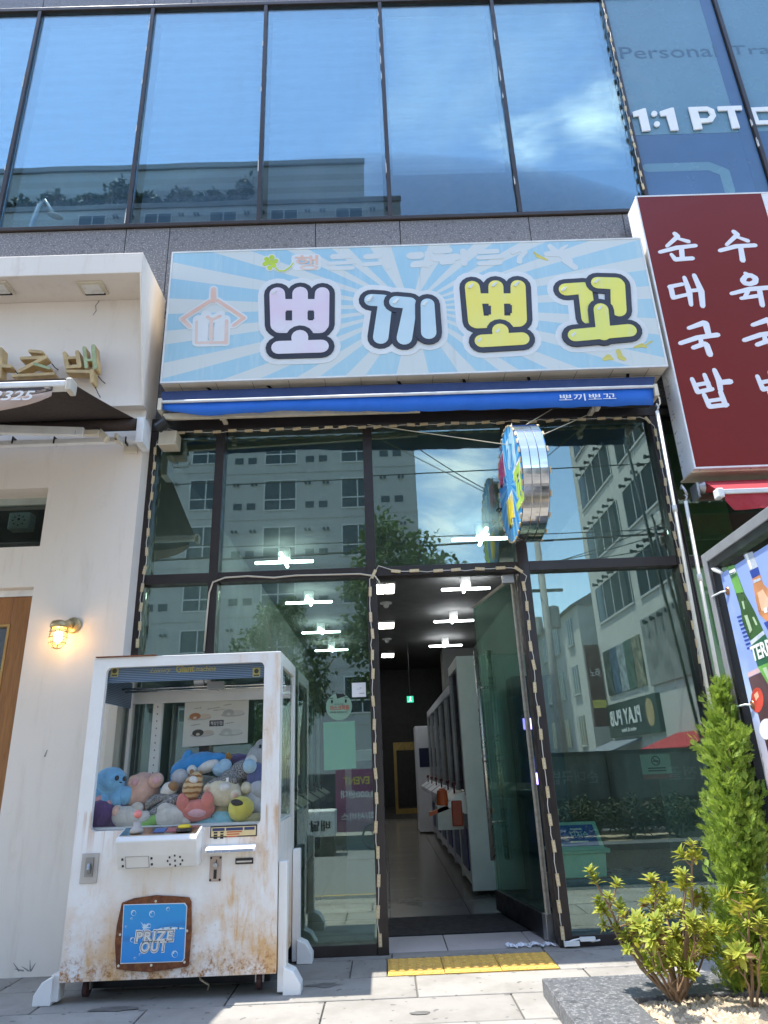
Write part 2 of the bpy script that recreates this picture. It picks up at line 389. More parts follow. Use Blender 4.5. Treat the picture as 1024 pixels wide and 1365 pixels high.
# joints read off the photograph: rows of long pale stones in front of the shop
rows = [(-0.125, 0.0, 0.2), (-0.485, -0.13, 0.55), (-0.845, -0.49, 0.08), (-1.205, -0.85, 0.45), (-1.565, -1.21, -0.1), (-1.80, -1.57, 0.3)]
m = MB(); m.box(-0.44, 0.44, -0.176, 0.176, -0.012, 0.0)
slab = None
for y0, y1, ph in rows:
    x = -7.2+ph
    while x < 6.5:
        w = random.choice((0.86, 0.9, 0.94)); xa, xb = x, x+w; x += w
        segs = [(xa, xb)]
        if y0 == -0.485:                                   # the yellow tactile tiles sit in this row
            segs = [(a, b) for a, b in ((xa, min(xb, -0.028)), (max(xa, 0.902), xb)) if b-a > 0.05]
        for a, b in segs:
            if slab is None:
                slab = build(m, 'paving_slab', M_SLAB, pav, bevel=0.003, seg=1)
                slab.scale = ((b-a-0.008)/0.88, (y1-y0-0.008)/0.352, 1)
                slab.location = Vector(((a+b)/2, (y0+y1)/2, -0.006+random.uniform(-.0012, .0012)))-WL[pav]
            else:
                place(slab, 'paving_slab', ((a+b)/2, (y0+y1)/2, -0.006+random.uniform(-.0012, .0012)), pav, None, ((b-a-0.008)/0.88, (y1-y0-0.008)/0.352, 1))
m = MB(); m.box(-0.48, 0.48, -0.065, 0.065, -0.08, 0.0)
kerb = None
for i in range(-8, 8):
    if kerb is None: kerb = build(m, 'kerb_stone', M_COPE, pav, bevel=0.008); kerb.location = Vector((i*0.97+.4, -1.875, -0.036))-WL[pav]
    else: place(kerb, 'kerb_stone', (i*0.97+.4, -1.875, -0.036), pav)
mm = MB(); random.seed(2)
for cx_, cy_, rx_, ry_ in ((432, 1313, .09, .045), (560, 1350, .05, .02), (150, 1345, .12, .04)):
    c_ = on_z(cx_, cy_, 0.0024); mm.add([(c_.x+rx_*math.cos(k*.4)*random.uniform(.6, 1.2), c_.y+ry_*math.sin(k*.4)*random.uniform(.6, 1.2), .0024) for k in range(16)], [tuple(range(16))])
build_each(mm, 'stain', mat('dark_stain', (.125, .12, .11), .7, 0, .35, 18), pav)
random.seed(7)
# tactile tiles
t = NT('worn_yellow_tile'); n = t.noise(30, 6, 0.7); n2 = t.noise(3, 6, 0.7)
c = t.mix(t.step(n2, 0.4, 0.7), (0.70, 0.43, 0.085), (0.62, 0.36, 0.08)); c = t.mix(t.step(n, 0.5, 0.72, 0, 0.65), c, (0.36, 0.25, 0.11))
t.col(c); t.set(Roughness=0.6); M_TACT = t.m
m = MB(); m.box(-0.152, 0.152, -0.166, 0.166, -0.012, 0.0)
for i in range(6):
    for j in range(6):
        m.lathe((-0.127+i*0.0508, -0.138+j*0.0552, 0.0), EZ, [(0, 0.0185), (0.003, 0.0175), (0.0055, 0.012), (0.006, 0.0)], 8)
tt = build(m, 'tactile_tile', M_TACT, pav, smooth=False); tt.location = Vector((0.128, -0.31, -0.003))-WL[pav]
for k in (1, 2): place(tt, 'tactile_tile', (0.128+k*0.309, -0.31, -0.003+0.001*k), pav)
# painted lines on the carriageway
M_YLINE = mat('worn_yellow_paint', (0.55, 0.36, 0.05), 0.7, 0, 0.25, 4)
m = MB(); m.box(-40, 40, -2.45, -2.35, -0.13, -0.126); m.box(-40, 40, -2.78, -2.68, -0.13, -0.126)
build(m, 'road_marking', M_YLINE, kind='structure')
m = MB(); m.box(-40, 3.5, -9.5, -7.2, -0.3, 0.0); m.box(-40, 3.5, -34, -9.502, -0.3, -0.004)
build(m, 'far_pavement', M_SLAB, kind='structure')

# ================================================================== the commercial building: stone band and upper storey
bld = thing('commercial_building', 'dark granite band and blue tinted upper storey windows above the shop signs', 'building', (0, 0.2, 3.6))
XM = [-5.63, -4.462, -3.295, -2.128, -0.958, 0.222, 1.39, 2.552, 3.72, 4.89]
Z0, Z1 = 5.66, 8.50
# granite slabs with open joints
M_JOINT = mat('dark_joint', (0.02, 0.02, 0.02), 0.9)
build(MB().box(-5.7, 4.95, 0.03, 0.25, 3.64, 5.60), 'backing_wall', M_JOINT, bld)
build(MB().box(-5.7, 4.95, 0.05, 0.25, 8.60, 9.15), 'backing_wall', M_JOINT, bld)
xj = [-5.68, -4.46, -3.29, -2.13, -1.745, -0.45, 0.30, 1.455, 2.30, 3.4, 4.93]
for z0, z1 in ((3.66, 4.69), (4.70, 5.609), (8.553, 9.12)):
    for a, b in zip(xj[:-1], xj[1:]):
        build(MB().box(a+.003, b-.003, 0.0, 0.028, z0+.003, z1-.003), 'granite_panel', M_GRAN, bld, bevel=0.002, seg=1)
build(MB().box(-5.7, 4.95, -0.022, 0.06, 5.612, 5.65), 'window_ledge', M_FRAME, bld, bevel=0.004)
build(MB().box(-5.7, 4.95, -0.022, 0.06, 8.502, 8.55), 'window_head', M_FRAME, bld, bevel=0.004)
for x in XM:
    mu = build(MB().box(x-.018, x+.018, -0.020, 0.07, Z0-.008, Z1), 'mullion', M_FRAME, bld, bevel=0.003)
    # flaking white sealant along the mullion
    mm = MB(); z = Z0
    while z < Z1-0.1:
        L = random.uniform(0.05, 0.22)
        if random.random() < 0.42: mm.box(x-.0205, x-.0181, -0.021, -0.006, z, z+L); mm.box(x-.022, x-.014, -0.0235, -0.0202, z, z+L*0.7)
        z += L+random.uniform(0.05, 0.5)
    if mm.v: build_each(mm, 'sealant', mat('flaking_sealant', (0.62, 0.60, 0.56), 0.8), mu)
for a, b in zip(XM[:-1], XM[1:]):
    build(MB().box(a+.020, b-.020, 0.010, 0.016, Z0-.008, Z1), 'window_pane', M_UGLASS, bld)
# rooms behind the upper glass: zebra blinds in the left bays, film in the gym bays
t = NT('zebra_blind_fabric'); x, y, z = t.sep()
s = t.step(t.math('SINE', t.math('MULTIPLY', z, 42.0)), -0.3, 0.3)
n = t.noise(1.5, 6, 0.6, 0, t.scaled(1.5, 1, 0.6))
t.col(t.mix(s, t.mix(n, (0.17, 0.20, 0.23), (0.21, 0.24, 0.26)), (0.27, 0.30, 0.33))); t.set(Roughness=0.9); M_BLIND = t.m
for i, (a, b) in enumerate(zip(XM[:-1], XM[1:])):
    if b < 2.7: build(MB().box(a+.05, b-.05, 0.13, 0.134, Z0+(0.0 if i not in (6, 5) else 0.62), Z1-.02), 'blind', M_BLIND, bld)
M_DIM = mat('dim_room_paint', (0.16, 0.165, 0.17), 0.8)
m = MB(); m.box(-5.7, 4.95, 3.0, 3.1, 5.5, 8.7); m.box(-5.7, 4.95, 0.08, 3.0, 5.50, 5.58); m.box(-5.7, 4.95, 0.08, 3.0, 8.62, 8.7)
m.box(-5.75, -5.7, 0.08, 3.0, 5.5, 8.7); m.box(4.95, 5.0, 0.08, 3.0, 5.5, 8.7)
build(m, 'upper_room', M_DIM, bld)
M_TEAL = mat('teal_window_film', (0.115, 0.235, 0.31), 0.25, 0, 0.06, 2)
M_NAVY = mat('navy_window_film', (0.055, 0.125, 0.235), 0.2, 0, 0.08, 2)
M_WHITE = mat('white_vinyl', (0.80, 0.80, 0.79), 0.4, 0, 0.04)
M_DTEAL = mat('slate_vinyl', (0.055, 0.125, 0.19), 0.4)
zf = on_y(900, 178, 0).z
for a, b in ((XM[7]+.026, XM[8]-.15), (XM[8]+.026, XM[9]-.026)):
    build(MB().box(a, b, 0.0065, 0.0096, zf, Z1-.002), 'window_film', M_TEAL, bld)
    build(MB().box(a, b, 0.0065, 0.0096, Z0, zf-.004), 'window_film', M_NAVY, bld)
    mm = MB(); o = Vector((0, 0.0064, 0))
    zb = on_y(900, 222, 0).z
    for p, q in (((a+.05, zb), (a+0.62, zb)), ((a+0.62, zb), (a+0.75, zb-.08)), ((a+.75, zb-.08), (a+0.75, zb-.3))):
        mm.cap2(p, q, .05, .05, o, EX, EZ, -EY, 0.0, 0.0006+len(mm.v)*.000004)
    build(mm, 'film_stripe', M_TEAL, bld)
build(MB().box(XM[8]-.149, XM[8]-.026, 0.0065, 0.0096, Z0, Z1-.002), 'window_film', M_NAVY, bld)
# gym lettering, cut letter by letter
cG = lambda x, y: (lambda p: (p.x, p.z))(on_y(780+x/4.197, y/4.197, -.001))
GYM = [[[(262,633),(325,612),(337,612),(365,735),(318,740),(298,655),(268,658)]], [[(385+17*math.cos(k*.52), 641+15*math.sin(k*.52)) for k in range(12)]], [[(400+17*math.cos(k*.52), 699+15*math.sin(k*.52)) for k in range(12)]],
       [[(415,630),(480,608),(493,608),(522,733),(478,735),(452,652),(420,655)]], [[(575,605),(622,604),(655,725),(608,730)], [(622,604),(680,602),(684,625),(627,627)], [(680,602),(718,618),(730,655),(700,648),(684,625)], [(730,655),(712,684),(688,690),(680,668),(700,648)], [(640,668),(680,668),(688,690),(646,693)]],
       [[(737,602),(872,597),(876,620),(743,625)], [(795,624),(832,622),(864,720),(822,724)]], [[(918,608),(1030,603),(1036,626),(948,628)], [(921,612),(950,628),(972,688),(945,702)], [(945,702),(972,680),(1050,678),(1054,698)]]]
for gl in GYM:
    mm = MB()
    for i, poly in enumerate(gl):
        P_ = [cG(x, y) for x, y in poly]; mm.prism([(x, -0.014-i*.0002, z) for x, z in P_], (0, .0128+i*.0002, 0))
    build(mm, 'gym_letter', M_WHITE, bld)
for body, x0, x1, y in (('Personal', 826, 956, 78), ('Training', 974, 1100, 76)):
    a = on_y(x0, y, 0); wl_ = (on_y(x1, y, 0)-a).length; mm = MB(); text(mm, body, Vector((a.x+.02, 0.0058, a.z)), EX, EZ, -EY, w=wl_, h=0.17, depth=0.0006)
    build_each(mm, 'gym_letter', M_DTEAL, bld)

# ================================================================== shop front
shop = thing('storefront', 'green tinted glass arcade storefront with dark bronze frames and open door', 'shop front', (0.2, 0, 0))
XL, XR, ZT, ZM = -1.70, 2.19, 3.54, 2.362
fr = [(XL-.035, XL+.03, 0, ZT), (-1.215, -1.15, 0.06, ZT), (-0.085, -0.015, 0, ZT), (1.005, 1.085, 0, ZT), (XR-.035, XR+.045, 0, ZT)]
for i, (a, b, z0, z1) in enumerate(fr): build(MB().box(a, b, -0.06, 0.06, z0, z1), 'frame_post', M_FRAME, shop, bevel=0.003)
build(MB().box(XL-.035, XR+.045, -0.062, 0.062, ZT+.002, ZT+.115), 'frame_head', M_FRAME, shop, bevel=0.004)
build(MB().box(XL-.02, XR+.04, -0.03, 0.25, ZT+.118, 3.655), 'lintel', M_GRAN, shop)
bays = [(XL+.03, -1.215), (-1.15, -0.085), (-0.015, 1.005), (1.085, XR-.035)]
for i, (a, b) in enumerate(bays):
    build(MB().box(a+.001, b-.001, -0.055, 0.055, ZM-.035, ZM+.035), 'transom', M_FRAME, shop, bevel=0.003)
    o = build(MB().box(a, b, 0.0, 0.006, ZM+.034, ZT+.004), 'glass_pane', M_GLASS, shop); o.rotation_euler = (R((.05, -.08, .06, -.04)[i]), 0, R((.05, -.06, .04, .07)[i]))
    if i != 2:
        build(MB().box(a+.001, b-.001, -0.055, 0.055, 0.0, 0.06), 'sill', M_FRAME, shop, bevel=0.003)
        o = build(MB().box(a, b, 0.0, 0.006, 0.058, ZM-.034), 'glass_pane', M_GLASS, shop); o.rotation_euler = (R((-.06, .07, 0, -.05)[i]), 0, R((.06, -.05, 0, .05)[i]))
# open glass door, swung inwards against the right-hand post
h0 = Vector((0.985, 0.075, 0)); h1 = Vector((0.815, 1.05, 0)); dv = (h1-h0); dl = dv.length; dv.normalize(); dn = Vector((-dv.y, dv.x, 0))
ZD = 2.30
door = build(MB().obox(h0+dv*dl/2+EZ*(0.145+(ZD-.15)/2), dv*dl/2, dn*.006, EZ*(ZD-.15)/2), 'door', M_DGLASS, shop)
build(MB().obox(h0+dv*dl/2+EZ*.08, dv*dl/2, dn*.02, EZ*.067), 'door_rail', M_BLACK, door, bevel=0.003)
build(MB().obox(h0+dv*0.012+EZ*(0.15+(ZD-.15)/2), dv*.012, dn*.014, EZ*(ZD-.15)/2), 'door_edge_strip', mat('weathered_edge_strip', (0.52, 0.47, 0.39), 0.45, 0.1, .25, 30), door)
build(MB().obox(h0+dv*0.03+EZ*.08, dv*.032, dn*.024, EZ*.072), 'pivot_patch', M_ALU, door, bevel=0.004)
build(MB().obox(h0+dv*dl*.5+EZ*(ZD+.012), dv*dl*.5, dn*.008, EZ*.012), 'door_top_seal', M_CREAM, door)
for sgn in (-1, 1):
    base = h0+dv*(dl-.13)+dn*sgn*.055
    ha = MB(); ha.tube([base+EZ*.36, base+EZ*1.92], 0.019, 12); ha.tube([base+EZ*1.05, base+EZ*1.10], 0.0225, 12)
    for z in (.62, 1.62): ha.tube([base+EZ*z, base-dn*sgn*.055+EZ*z], .009, 8)
    build(ha, 'door_handle', mat('satin_steel', (.62, .60, .55), .3, .75, .05), door, smooth=True)
# door closer plate at the head
build(MB().box(0.90, 0.985, 0.02, 0.07, 2.26, 2.325), 'door_closer', M_ALU, shop, bevel=.004)

# ---- interior shell
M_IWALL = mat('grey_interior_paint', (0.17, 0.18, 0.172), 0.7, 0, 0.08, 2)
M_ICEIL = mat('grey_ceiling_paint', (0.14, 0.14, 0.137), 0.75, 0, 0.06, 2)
t = NT('glossy_dark_floor_tile'); n = t.noise(2, 6); t.col(t.mix(n, (0.15, 0.143, 0.132), (0.22, 0.21, 0.195))); t.set(Roughness=0.22); M_IFLOOR = t.m
build(MB().box(XL-.1, XR+.1, 0.98, 16, -0.1, -0.012), 'shop_floor', M_JOINT, kind='structure')
ifl = [o for o in COL.objects if o.name == 'shop_floor'][0]
tile = build(MB().box(-.297, .297, -.297, .297, -0.012, -0.004), 'floor_tile', M_IFLOOR, ifl); first = True
for j in range(16):
    for i in range(7):
        p = (-1.5+i*.6, 1.30+j*.6, -0.008)
        if first: tile.location = Vector(p)-WL[ifl]; first = False
        else: place(tile, 'floor_tile', p, ifl)
build(MB().box(XL-.1, XR+.1, 0.02, 0.98, -0.1, -0.014), 'shop_threshold', M_JOINT, kind='structure')
thr = [o for o in COL.objects if o.name == 'shop_threshold'][0]
M_TH = mat('pale_threshold_stone', (0.42, 0.39, 0.375), 0.6, 0, 0.1, 3)
for a, b in ((-.02, .34), (.343, .86), (.863, 1.03)): build(MB().box(a, b-.003, 0.0, 0.40, -.016, -0.002), 'threshold_stone', M_TH, thr, bevel=.002, seg=1)
for a, b in ((-1.68, -.022), (1.033, 2.15)): build(MB().box(a, b-.003, 0.07, 0.975, -.016, -0.003), 'threshold_stone', M_IFLOOR, thr)
tag(build(MB().box(-.015, 1.0, 0.405, 0.97, -.014, 0.004), 'door_mat', mat('black_rubber_mat', (0.018, 0.018, 0.02), 0.85, 0, .2, 8, .4, 200)), 'black ribbed rubber door mat just inside the open door', 'door mat')
m = MB(); m.box(XL-.12, XL-.04, 0.07, 16, -0.02, 3.7)
build(m, 'shop_left_wall', M_IWALL, kind='structure')
m = MB(); m.box(XR+.03, XR+.12, 0.07, 16, -0.02, 3.7); m.box(XR-.22, XR+.029, 0.5, 1.3, -0.02, 3.61)
build(m, 'shop_right_wall', M_IWALL, kind='structure')
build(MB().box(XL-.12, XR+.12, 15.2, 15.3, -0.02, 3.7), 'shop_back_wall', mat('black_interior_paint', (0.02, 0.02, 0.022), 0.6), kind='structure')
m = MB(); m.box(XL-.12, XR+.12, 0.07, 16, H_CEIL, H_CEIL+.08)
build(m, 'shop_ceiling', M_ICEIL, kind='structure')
# ================================================================== left neighbour: white rendered cafe front
caf = thing('cafe', 'white rendered cafe front with boxed signboard hood and wooden door at left', 'shop front', (-3.2, -0.1, 0))
YW, XE = -0.20, -1.72
pd = on_y(44, 790, YW); pw0 = on_y(64, 652, YW); pw1 = on_y(55, 728, YW)
DX, DZ, WX, WZ1, WZ0 = pd.x, 2.30, pw0.x, on_y(64, 650, YW).z, pw1.z
m = MB()
m.prism([(x, YW, z) for x, z in ((XE, 0), (XE, 3.75), (-6.2, 3.75), (-6.2, WZ1), (DX, WZ1), (DX, WZ0), (-6.2, WZ0), (-6.2, DZ), (DX, DZ), (DX, 0))], (0, .25, 0))
build(m, 'rendered_wall', M_STUC, caf)
# hood: deep eave slab, fascia recessed under it, closed cheek on the right
eB, eT, eF = on_x(188, 366, XE).z, on_x(190, 345, XE).z, -0.58
yf = -0.27
build(MB().box(-6.2, XE, eF, -0.002, 4.63, 4.82), 'hood_slab', M_STUC, caf, bevel=.006)
build(MB().box(-6.2, XE-.01, yf, -0.002, 3.66, 4.628), 'hood_fascia', M_STUC, caf)
ck = [Vector((XE-.012, yf-.001, 3.655)), Vector((XE-.012, eF+.004, 4.629)), Vector((XE-.012, -.002, 4.629)), Vector((XE-.012, -.002, 3.655))]
build(MB().prism(ck, (.014, 0, 0)), 'hood_cheek', M_STUC, caf)
M_LENS = mat('frosted_lens', (0.72, 0.70, 0.64), 0.3)
for px, dx in ((124, 0.0), (-2, 0.0)):
    c = on_z(px, 383, 4.629)
    f = build(MB().box(c.x-.10, c.x+.10, c.y-.075, c.y+.075, 4.612, 4.629), 'soffit_light', M_CREAM, caf, bevel=.004)
    build(MB().box(c.x-.07, c.x+.07, c.y-.05, c.y+.05, 4.606, 4.613), 'lens', M_LENS, f)
    build(MB().box(c.x-.078, c.x+.078, c.y+.052, c.y+.066, 4.605, 4.6125), 'vent_slot', M_JOINT, f)
# window with reveal
wn_ = build(MB().box(-3.6, WX, 0.012, 0.018, WZ0, WZ1), 'window', glass('dark_cafe_glass', (0.5, 0.6, 0.55), 0.08, (1, 1, 1)), caf)
build(MB().box(-3.6, WX, -0.01, 0.03, WZ1-.05, WZ1), 'window_frame', mat('sage_frame', (0.35, 0.40, 0.36), 0.5), wn_)
build(MB().box(-4.6, WX+.25, 0.5, 0.6, 0, 3.3), 'inner_wall', mat('dark_cafe_room', (0.05, 0.06, 0.055), 0.8), caf)
M_OAK = None
t = NT('varnished_wood'); n = t.noise(4, 8, 0.65, 1.5, t.scaled(14, 14, 0.8)); t.col(t.mix(t.step(n, .3, .7), (0.24, 0.095, 0.022), (0.36, 0.155, 0.04))); t.set(Roughness=0.35); M_OAK = t.m
dr = build(MB().box(DX-.16, DX-.004, -0.13, -0.07, 0, DZ-.05).box(-3.4, DX-.16, -0.13, -0.07, DZ-.24, DZ-.05), 'door', M_OAK, caf, bevel=.004)
build(MB().box(-3.4, DX-.002, -0.14, -.02, DZ-.048, DZ-.002), 'door_head', M_WMETAL, caf)
build(MB().box(DX-.175, DX-.16, -0.135, -0.10, 0.2, DZ-.24).box(-3.4, DX-.175, -0.135, -.10, DZ-.255, DZ-.24), 'bead', mat('gilt_bead', (0.45, 0.27, 0.08), 0.4), dr)
build(MB().box(-3.4, DX-.175, -0.10, -.094, 0.2, DZ-.255), 'door_pane', glass('cafe_door_glass', (0.25, 0.26, 0.24), 0.12, (1, 1, 1)), dr)
# scuffs
mm = MB()
for k in range(5):
    q = on_y(30+random.uniform(-12, 12), 1294, YW-.001); e = q+Vector((random.uniform(-.07, .07), 0, random.uniform(.01, .06)))
    mm.cap2((q.x, q.z), (e.x, e.z), .004, .001, Vector((0, YW-.0008, 0)), EX, EZ, -EY, 0, .0006)
q = on_y(60, 1008, YW); mm.cap2((q.x, q.z), (q.x+.01, q.z+.035), .006, .003, Vector((0, YW-.0008, 0)), EX, EZ, -EY, 0, .0006)
build_each(mm, 'scuff_mark', mat('grey_scuff', (0.30, 0.29, 0.28), 0.9), caf)
mm = MB(); q = on_y(131, 395, yf)
pp = [(0, 0), (.012, -.05), (-.01, -.09), (.0, -.14), (-.02, -.18)]
for a, b in zip(pp[:-1], pp[1:]): mm.cap2((q.x+a[0], q.z+a[1]), (q.x+b[0], q.z+b[1]), .004, .003, Vector((0, yf-.0008, 0)), EX, EZ, -EY, 0, .0006)
build(mm, 'crack', mat('grey_scuff', (0.30, 0.29, 0.28), 0.9), caf)
# ceiling speaker / cassette seen in the cafe window
sp = thing('wall_speaker', 'small white square vented box behind the cafe window', 'speaker box', on_y(30, 697, 0.3))
q = on_y(30, 697, 0.3)
build(MB().box(q.x-.085, q.x+.085, 0.24, 0.34, q.z-.07, q.z+.07), 'housing', M_WMETAL, sp, bevel=.012)
mm = MB()
for k in range(8): mm.lathe((q.x+.045*math.cos(k*.785), 0.242, q.z+.04*math.sin(k*.785)), -EY, [(0, .007), (.004, .006)], 8)
mm.lathe((q.x, .242, q.z+.01), -EY, [(0, .012), (.004, .01)], 10); build(mm, 'vent_hole', M_BLACK, sp)

# channel letters
YL = yf-.05
def cv6(x, y): p = on_y(x/6.827, 440+y/6.827, YL-.05); return (p.x, p.z)
M_CH = mat('tarnished_gold_letter', (0.52, 0.37, 0.17), 0.5, 0.0, 0.25, 12)
M_CHF = mat('blistered_green_face', (0.36, 0.42, 0.22), 0.45, 0.1, 0.25, 10)
let = thing('channel_letters', 'tarnished gold raised Korean letters on the white cafe fascia', 'sign letters', (cv6(400, 300)[0], YL, cv6(400, 300)[1]))
GL = {'a': [[(20,190,24),(5,440,24)], [(30,340,20),(105,345,20)], [(-60,200,20),(-20,300,20),(-80,420,20)], [(-90,250,18),(-10,240,18)]],
      'cheu': [[(285,205,18),(390,215,18)], [(210,272,18),(425,262,20)], [(420,265,20),(190,388,20)], [(330,325,18),(465,365,17)], [(135,430,16),(500,412,16)]],
      'baek': [[(600,225,20),(622,350,22)], [(715,215,20),(735,345,22)], [(630,270,16),(720,265,16)], [(625,352,18),(735,345,18)],
               [(780,180,20),(800,355,20)], [(862,165,24),(880,360,24)], [(790,295,16),(870,290,16)], [(625,390,17),(835,393,19)], [(848,385,23),(848,485,16)]]}
for k, st in GL.items():
    mm = MB(); stagger(mm, st, cv6, 0.00072, Vector((0, YL, 0)), EX, EZ, -EY, 0, 0.075)
    mm.cur = 0; L = build(mm, 'letter', M_CH, let)
    if k == 'baek':
        mm = MB(); stagger(mm, [st[4], st[5], st[6]], cv6, 0.0006, Vector((0, YL-.0775, 0)), EX, EZ, -EY, 0, 0.002); build(mm, 'faded_patch', M_CHF, L)
    if k == 'cheu':
        mm = MB(); stagger(mm, [st[3]], cv6, 0.0006, Vector((0, YL-.0775, 0)), EX, EZ, -EY, 0, 0.002); build(mm, 'faded_patch', M_CHF, L)
mm = MB()
for x, y, dx, dy in ((120, 350, 45, 40), (455, 285, 22, 12), (880, 400, 32, 22), (848, 490, 18, 60), (490, 395, 20, 25)):
    a = cv6(x, y); b = cv6(x+dx, y+dy); mm.tube([(a[0], YL-.02, a[1]), ((a[0]+b[0])/2, YL+.02, (a[1]+b[1])/2-.005), (b[0], yf, b[1])], .0035, 6)
build_each(mm, 'lead_wire', M_BWIRE, let)

# brown awning, folded out
XA = -1.70
rl = on_y(198, 568, -0.30); FRT = on_x(92, 512, XA-.02)
aw = thing('awning', 'extended brown fabric awning over the white cafe front', 'awning', (-3.0, -0.3, rl.z))
M_BRN = mat('dark_brown_canvas', (0.045, 0.030, 0.024), 0.85, 0, 0.1, 20, 0.2, 300)
M_PINK = mat('faded_beige_canvas', (0.50, 0.385, 0.33), 0.85, 0, 0.08, 10)
build(MB().tube([(-6.0, -0.33, rl.z), (XA-.03, -0.33, rl.z)], 0.045, 16), 'roller', M_BRN, aw, smooth=True)
cp = MB(); nx, ny = 14, 8
for j in range(ny+1):
    for i in range(nx+1):
        f = j/ny; x = -6.0+(XA-.05+6.0)*i/nx
        cp.v.append((x, -0.33+(FRT.y+.33)*f, rl.z+.046+(FRT.z+.035-rl.z-.046)*f-0.012*math.sin(math.pi*f)*(1+.5*math.sin(i*1.3))))
for j in range(ny):
    for i in range(nx): cp.f.append((j*(nx+1)+i, j*(nx+1)+i+1, (j+1)*(nx+1)+i+1, (j+1)*(nx+1)+i)); cp.mi.append(0)
o = build(cp, 'canopy', M_BRN, aw, smooth=True); sm = o.modifiers.new('cloth', 'SOLIDIFY'); sm.thickness = 0.004
build(MB().box(-6.0, XA-.03, FRT.y-.02, FRT.y+.05, FRT.z-.022, FRT.z+.018), 'front_bar', M_WMETAL, aw, bevel=.008)
build(MB().box(XA-.03, XA+.005, FRT.y-.025, FRT.y+.055, FRT.z-.05, FRT.z+.03), 'end_cap', mat('beige_plastic', (0.52, 0.47, 0.38), 0.45), aw, bevel=.008)
va = MB(); xs = [-6.0+i*.06 for i in range(int((XA-.08+6.0)/.06)+1)]
def vdrop(x): 
    e = (XA-.06-x); return 0.20*min(1, max(0.15, (e/0.55)**0.5))+.012*math.sin(x*9)
def vrow(x, f): return (x, FRT.y-.018+.02*math.sin(x*7)*f, FRT.z-.025-vdrop(x)*f)
for x in xs:
    for f in (0, .45, .5, 1): va.v.append(vrow(x, f))
for i in range(len(xs)-1):
    for j in range(3): va.cur = 0 if j < 1 else 1; va.f.append((i*4+j, i*4+j+1, i*4+4+j+1, i*4+4+j)); va.mi.append(va.cur)
o = build(va, 'valance', [M_BRN, M_PINK], aw, smooth=True); sm = o.modifiers.new('cloth', 'SOLIDIFY'); sm.thickness = 0.003
a = on_y(-14, 537, FRT.y-.04); b = on_y(46, 534, FRT.y-.04)
mm = MB(); text(mm, '2325', (a.x, FRT.y-.045, a.z+.012), Vector((1, 0, -.03)), EZ, -EY, w=b.x-a.x, h=.060, depth=.002, off=.012, shear=.3)
build(mm, 'phone_number', M_WHITE, aw)
zb = on_y(100, 590, -0.3).z
build(MB().box(-6.0, XA+.02, -0.33, -0.29, zb-.02, zb+.02), 'torsion_bar', M_WMETAL, aw, bevel=.004)
build(MB().box(XA-.02, XA+.035, -0.37, -0.21, zb-.05, rl.z+.04), 'bracket', M_WMETAL, aw, bevel=.005)
e0 = on_y(112, 576, -0.42); e1 = on_y(-40, 572, -0.62)
dvv = (e1-e0)
build(MB().obox((e0+e1)/2, dvv/2, Vector((0, .018, 0)), EZ*.032), 'folding_arm', M_WMETAL, aw, bevel=.004)
el = MB(); el.obox(e0+Vector((.05, .02, .0)), EX*.05, EY*.02, EZ*.02); el.obox(e0+Vector((.12, .05, -.01)), Vector((.03, 0, -.03)), EY*.025, Vector((.015, 0, .02)))
el.obox(e0+Vector((.21, .08, -.02)), EX*.012, EY*.03, EZ*.03); el.obox(e0+Vector((.23, .08, -.05)), Vector((.03, 0, -.02)), EY*.03, EZ*.012); el.obox(e0+Vector((.27, .20, -.05)), EX*.05, EY*.015, EZ*.03)
build_each(el, 'elbow_joint', M_CREAM, aw, bevel=.003)
b4 = on_y(97, 577, -.45); build(MB().box(b4.x-.02, b4.x+.02, -.452, -.447, b4.z-.014, b4.z+.014), 'blue_sticker', mat('blue_sticker', (0.05, 0.30, 0.65), 0.5), aw)
mm = MB()
for x in (20, 75, 170):
    q = on_y(x, 588, -.3); mm.box(q.x-.004, q.x+.004, -.337, -.285, q.z-.035, q.z+.02)
build_each(mm, 'cable_tie', M_BLACK, aw)

# wall lamp
q = on_y(98, 836, YW)
lamp = thing('wall_lamp', 'lit brass bulkhead lamp with a wire cage on the white cafe wall', 'wall lamp', (q.x, YW, q.z))
M_BRASS = mat('aged_brass', (0.46, 0.36, 0.19), 0.35, 0.55, 0.15, 14)
mm = MB(); mm.lathe((q.x, YW-.001, q.z+.01), -EY, [(0, .055), (.012, .055), (.02, .045), (.024, .02)], 20); mm.tube([(q.x, YW-.01, q.z+.01), (q.x-.01, YW-.06, q.z+.015), (q.x-.035, YW-.10, q.z)], .022, 12)
build(mm, 'wall_mount', M_BRASS, lamp, smooth=True)
c = Vector((q.x-.04, YW-.115, q.z-.005))
build(MB().lathe(c, -EZ, [(-.03, .02), (-.02, .05), (.0, .058), (.018, .058), (.022, .05)], 20), 'cap', M_BRASS, lamp, smooth=True)
cg = MB()
for h, r in ((.05, .056), (.085, .058), (.12, .052)): cg.tube([c+Vector((r*math.cos(k*math.pi/8), r*math.sin(k*math.pi/8), -h)) for k in range(17)], .003, 6)
for k in range(6):
    w = k*math.pi/3; cg.tube([c+Vector((r*math.cos(w), r*math.sin(w), -h)) for h, r in ((.02, .054), (.09, .058), (.125, .05), (.15, .028), (.158, .0))], .003, 6)
build(cg, 'wire_cage', M_BRASS, lamp, smooth=True)
gl = build(MB().lathe(c, -EZ, [(.02, .042), (.06, .046), (.10, .044), (.13, .028), (.142, .001)], 18), 'globe', glass('warm_globe_glass', (1.0, 0.96, 0.88), 0.03, (1, 1, 1)), lamp, smooth=True)
build(MB().ell(c-EZ*.078, (.027, .027, .04)), 'bulb', emit('warm_bulb', (1.0, 0.60, 0.22), 14.0), lamp, smooth=True)

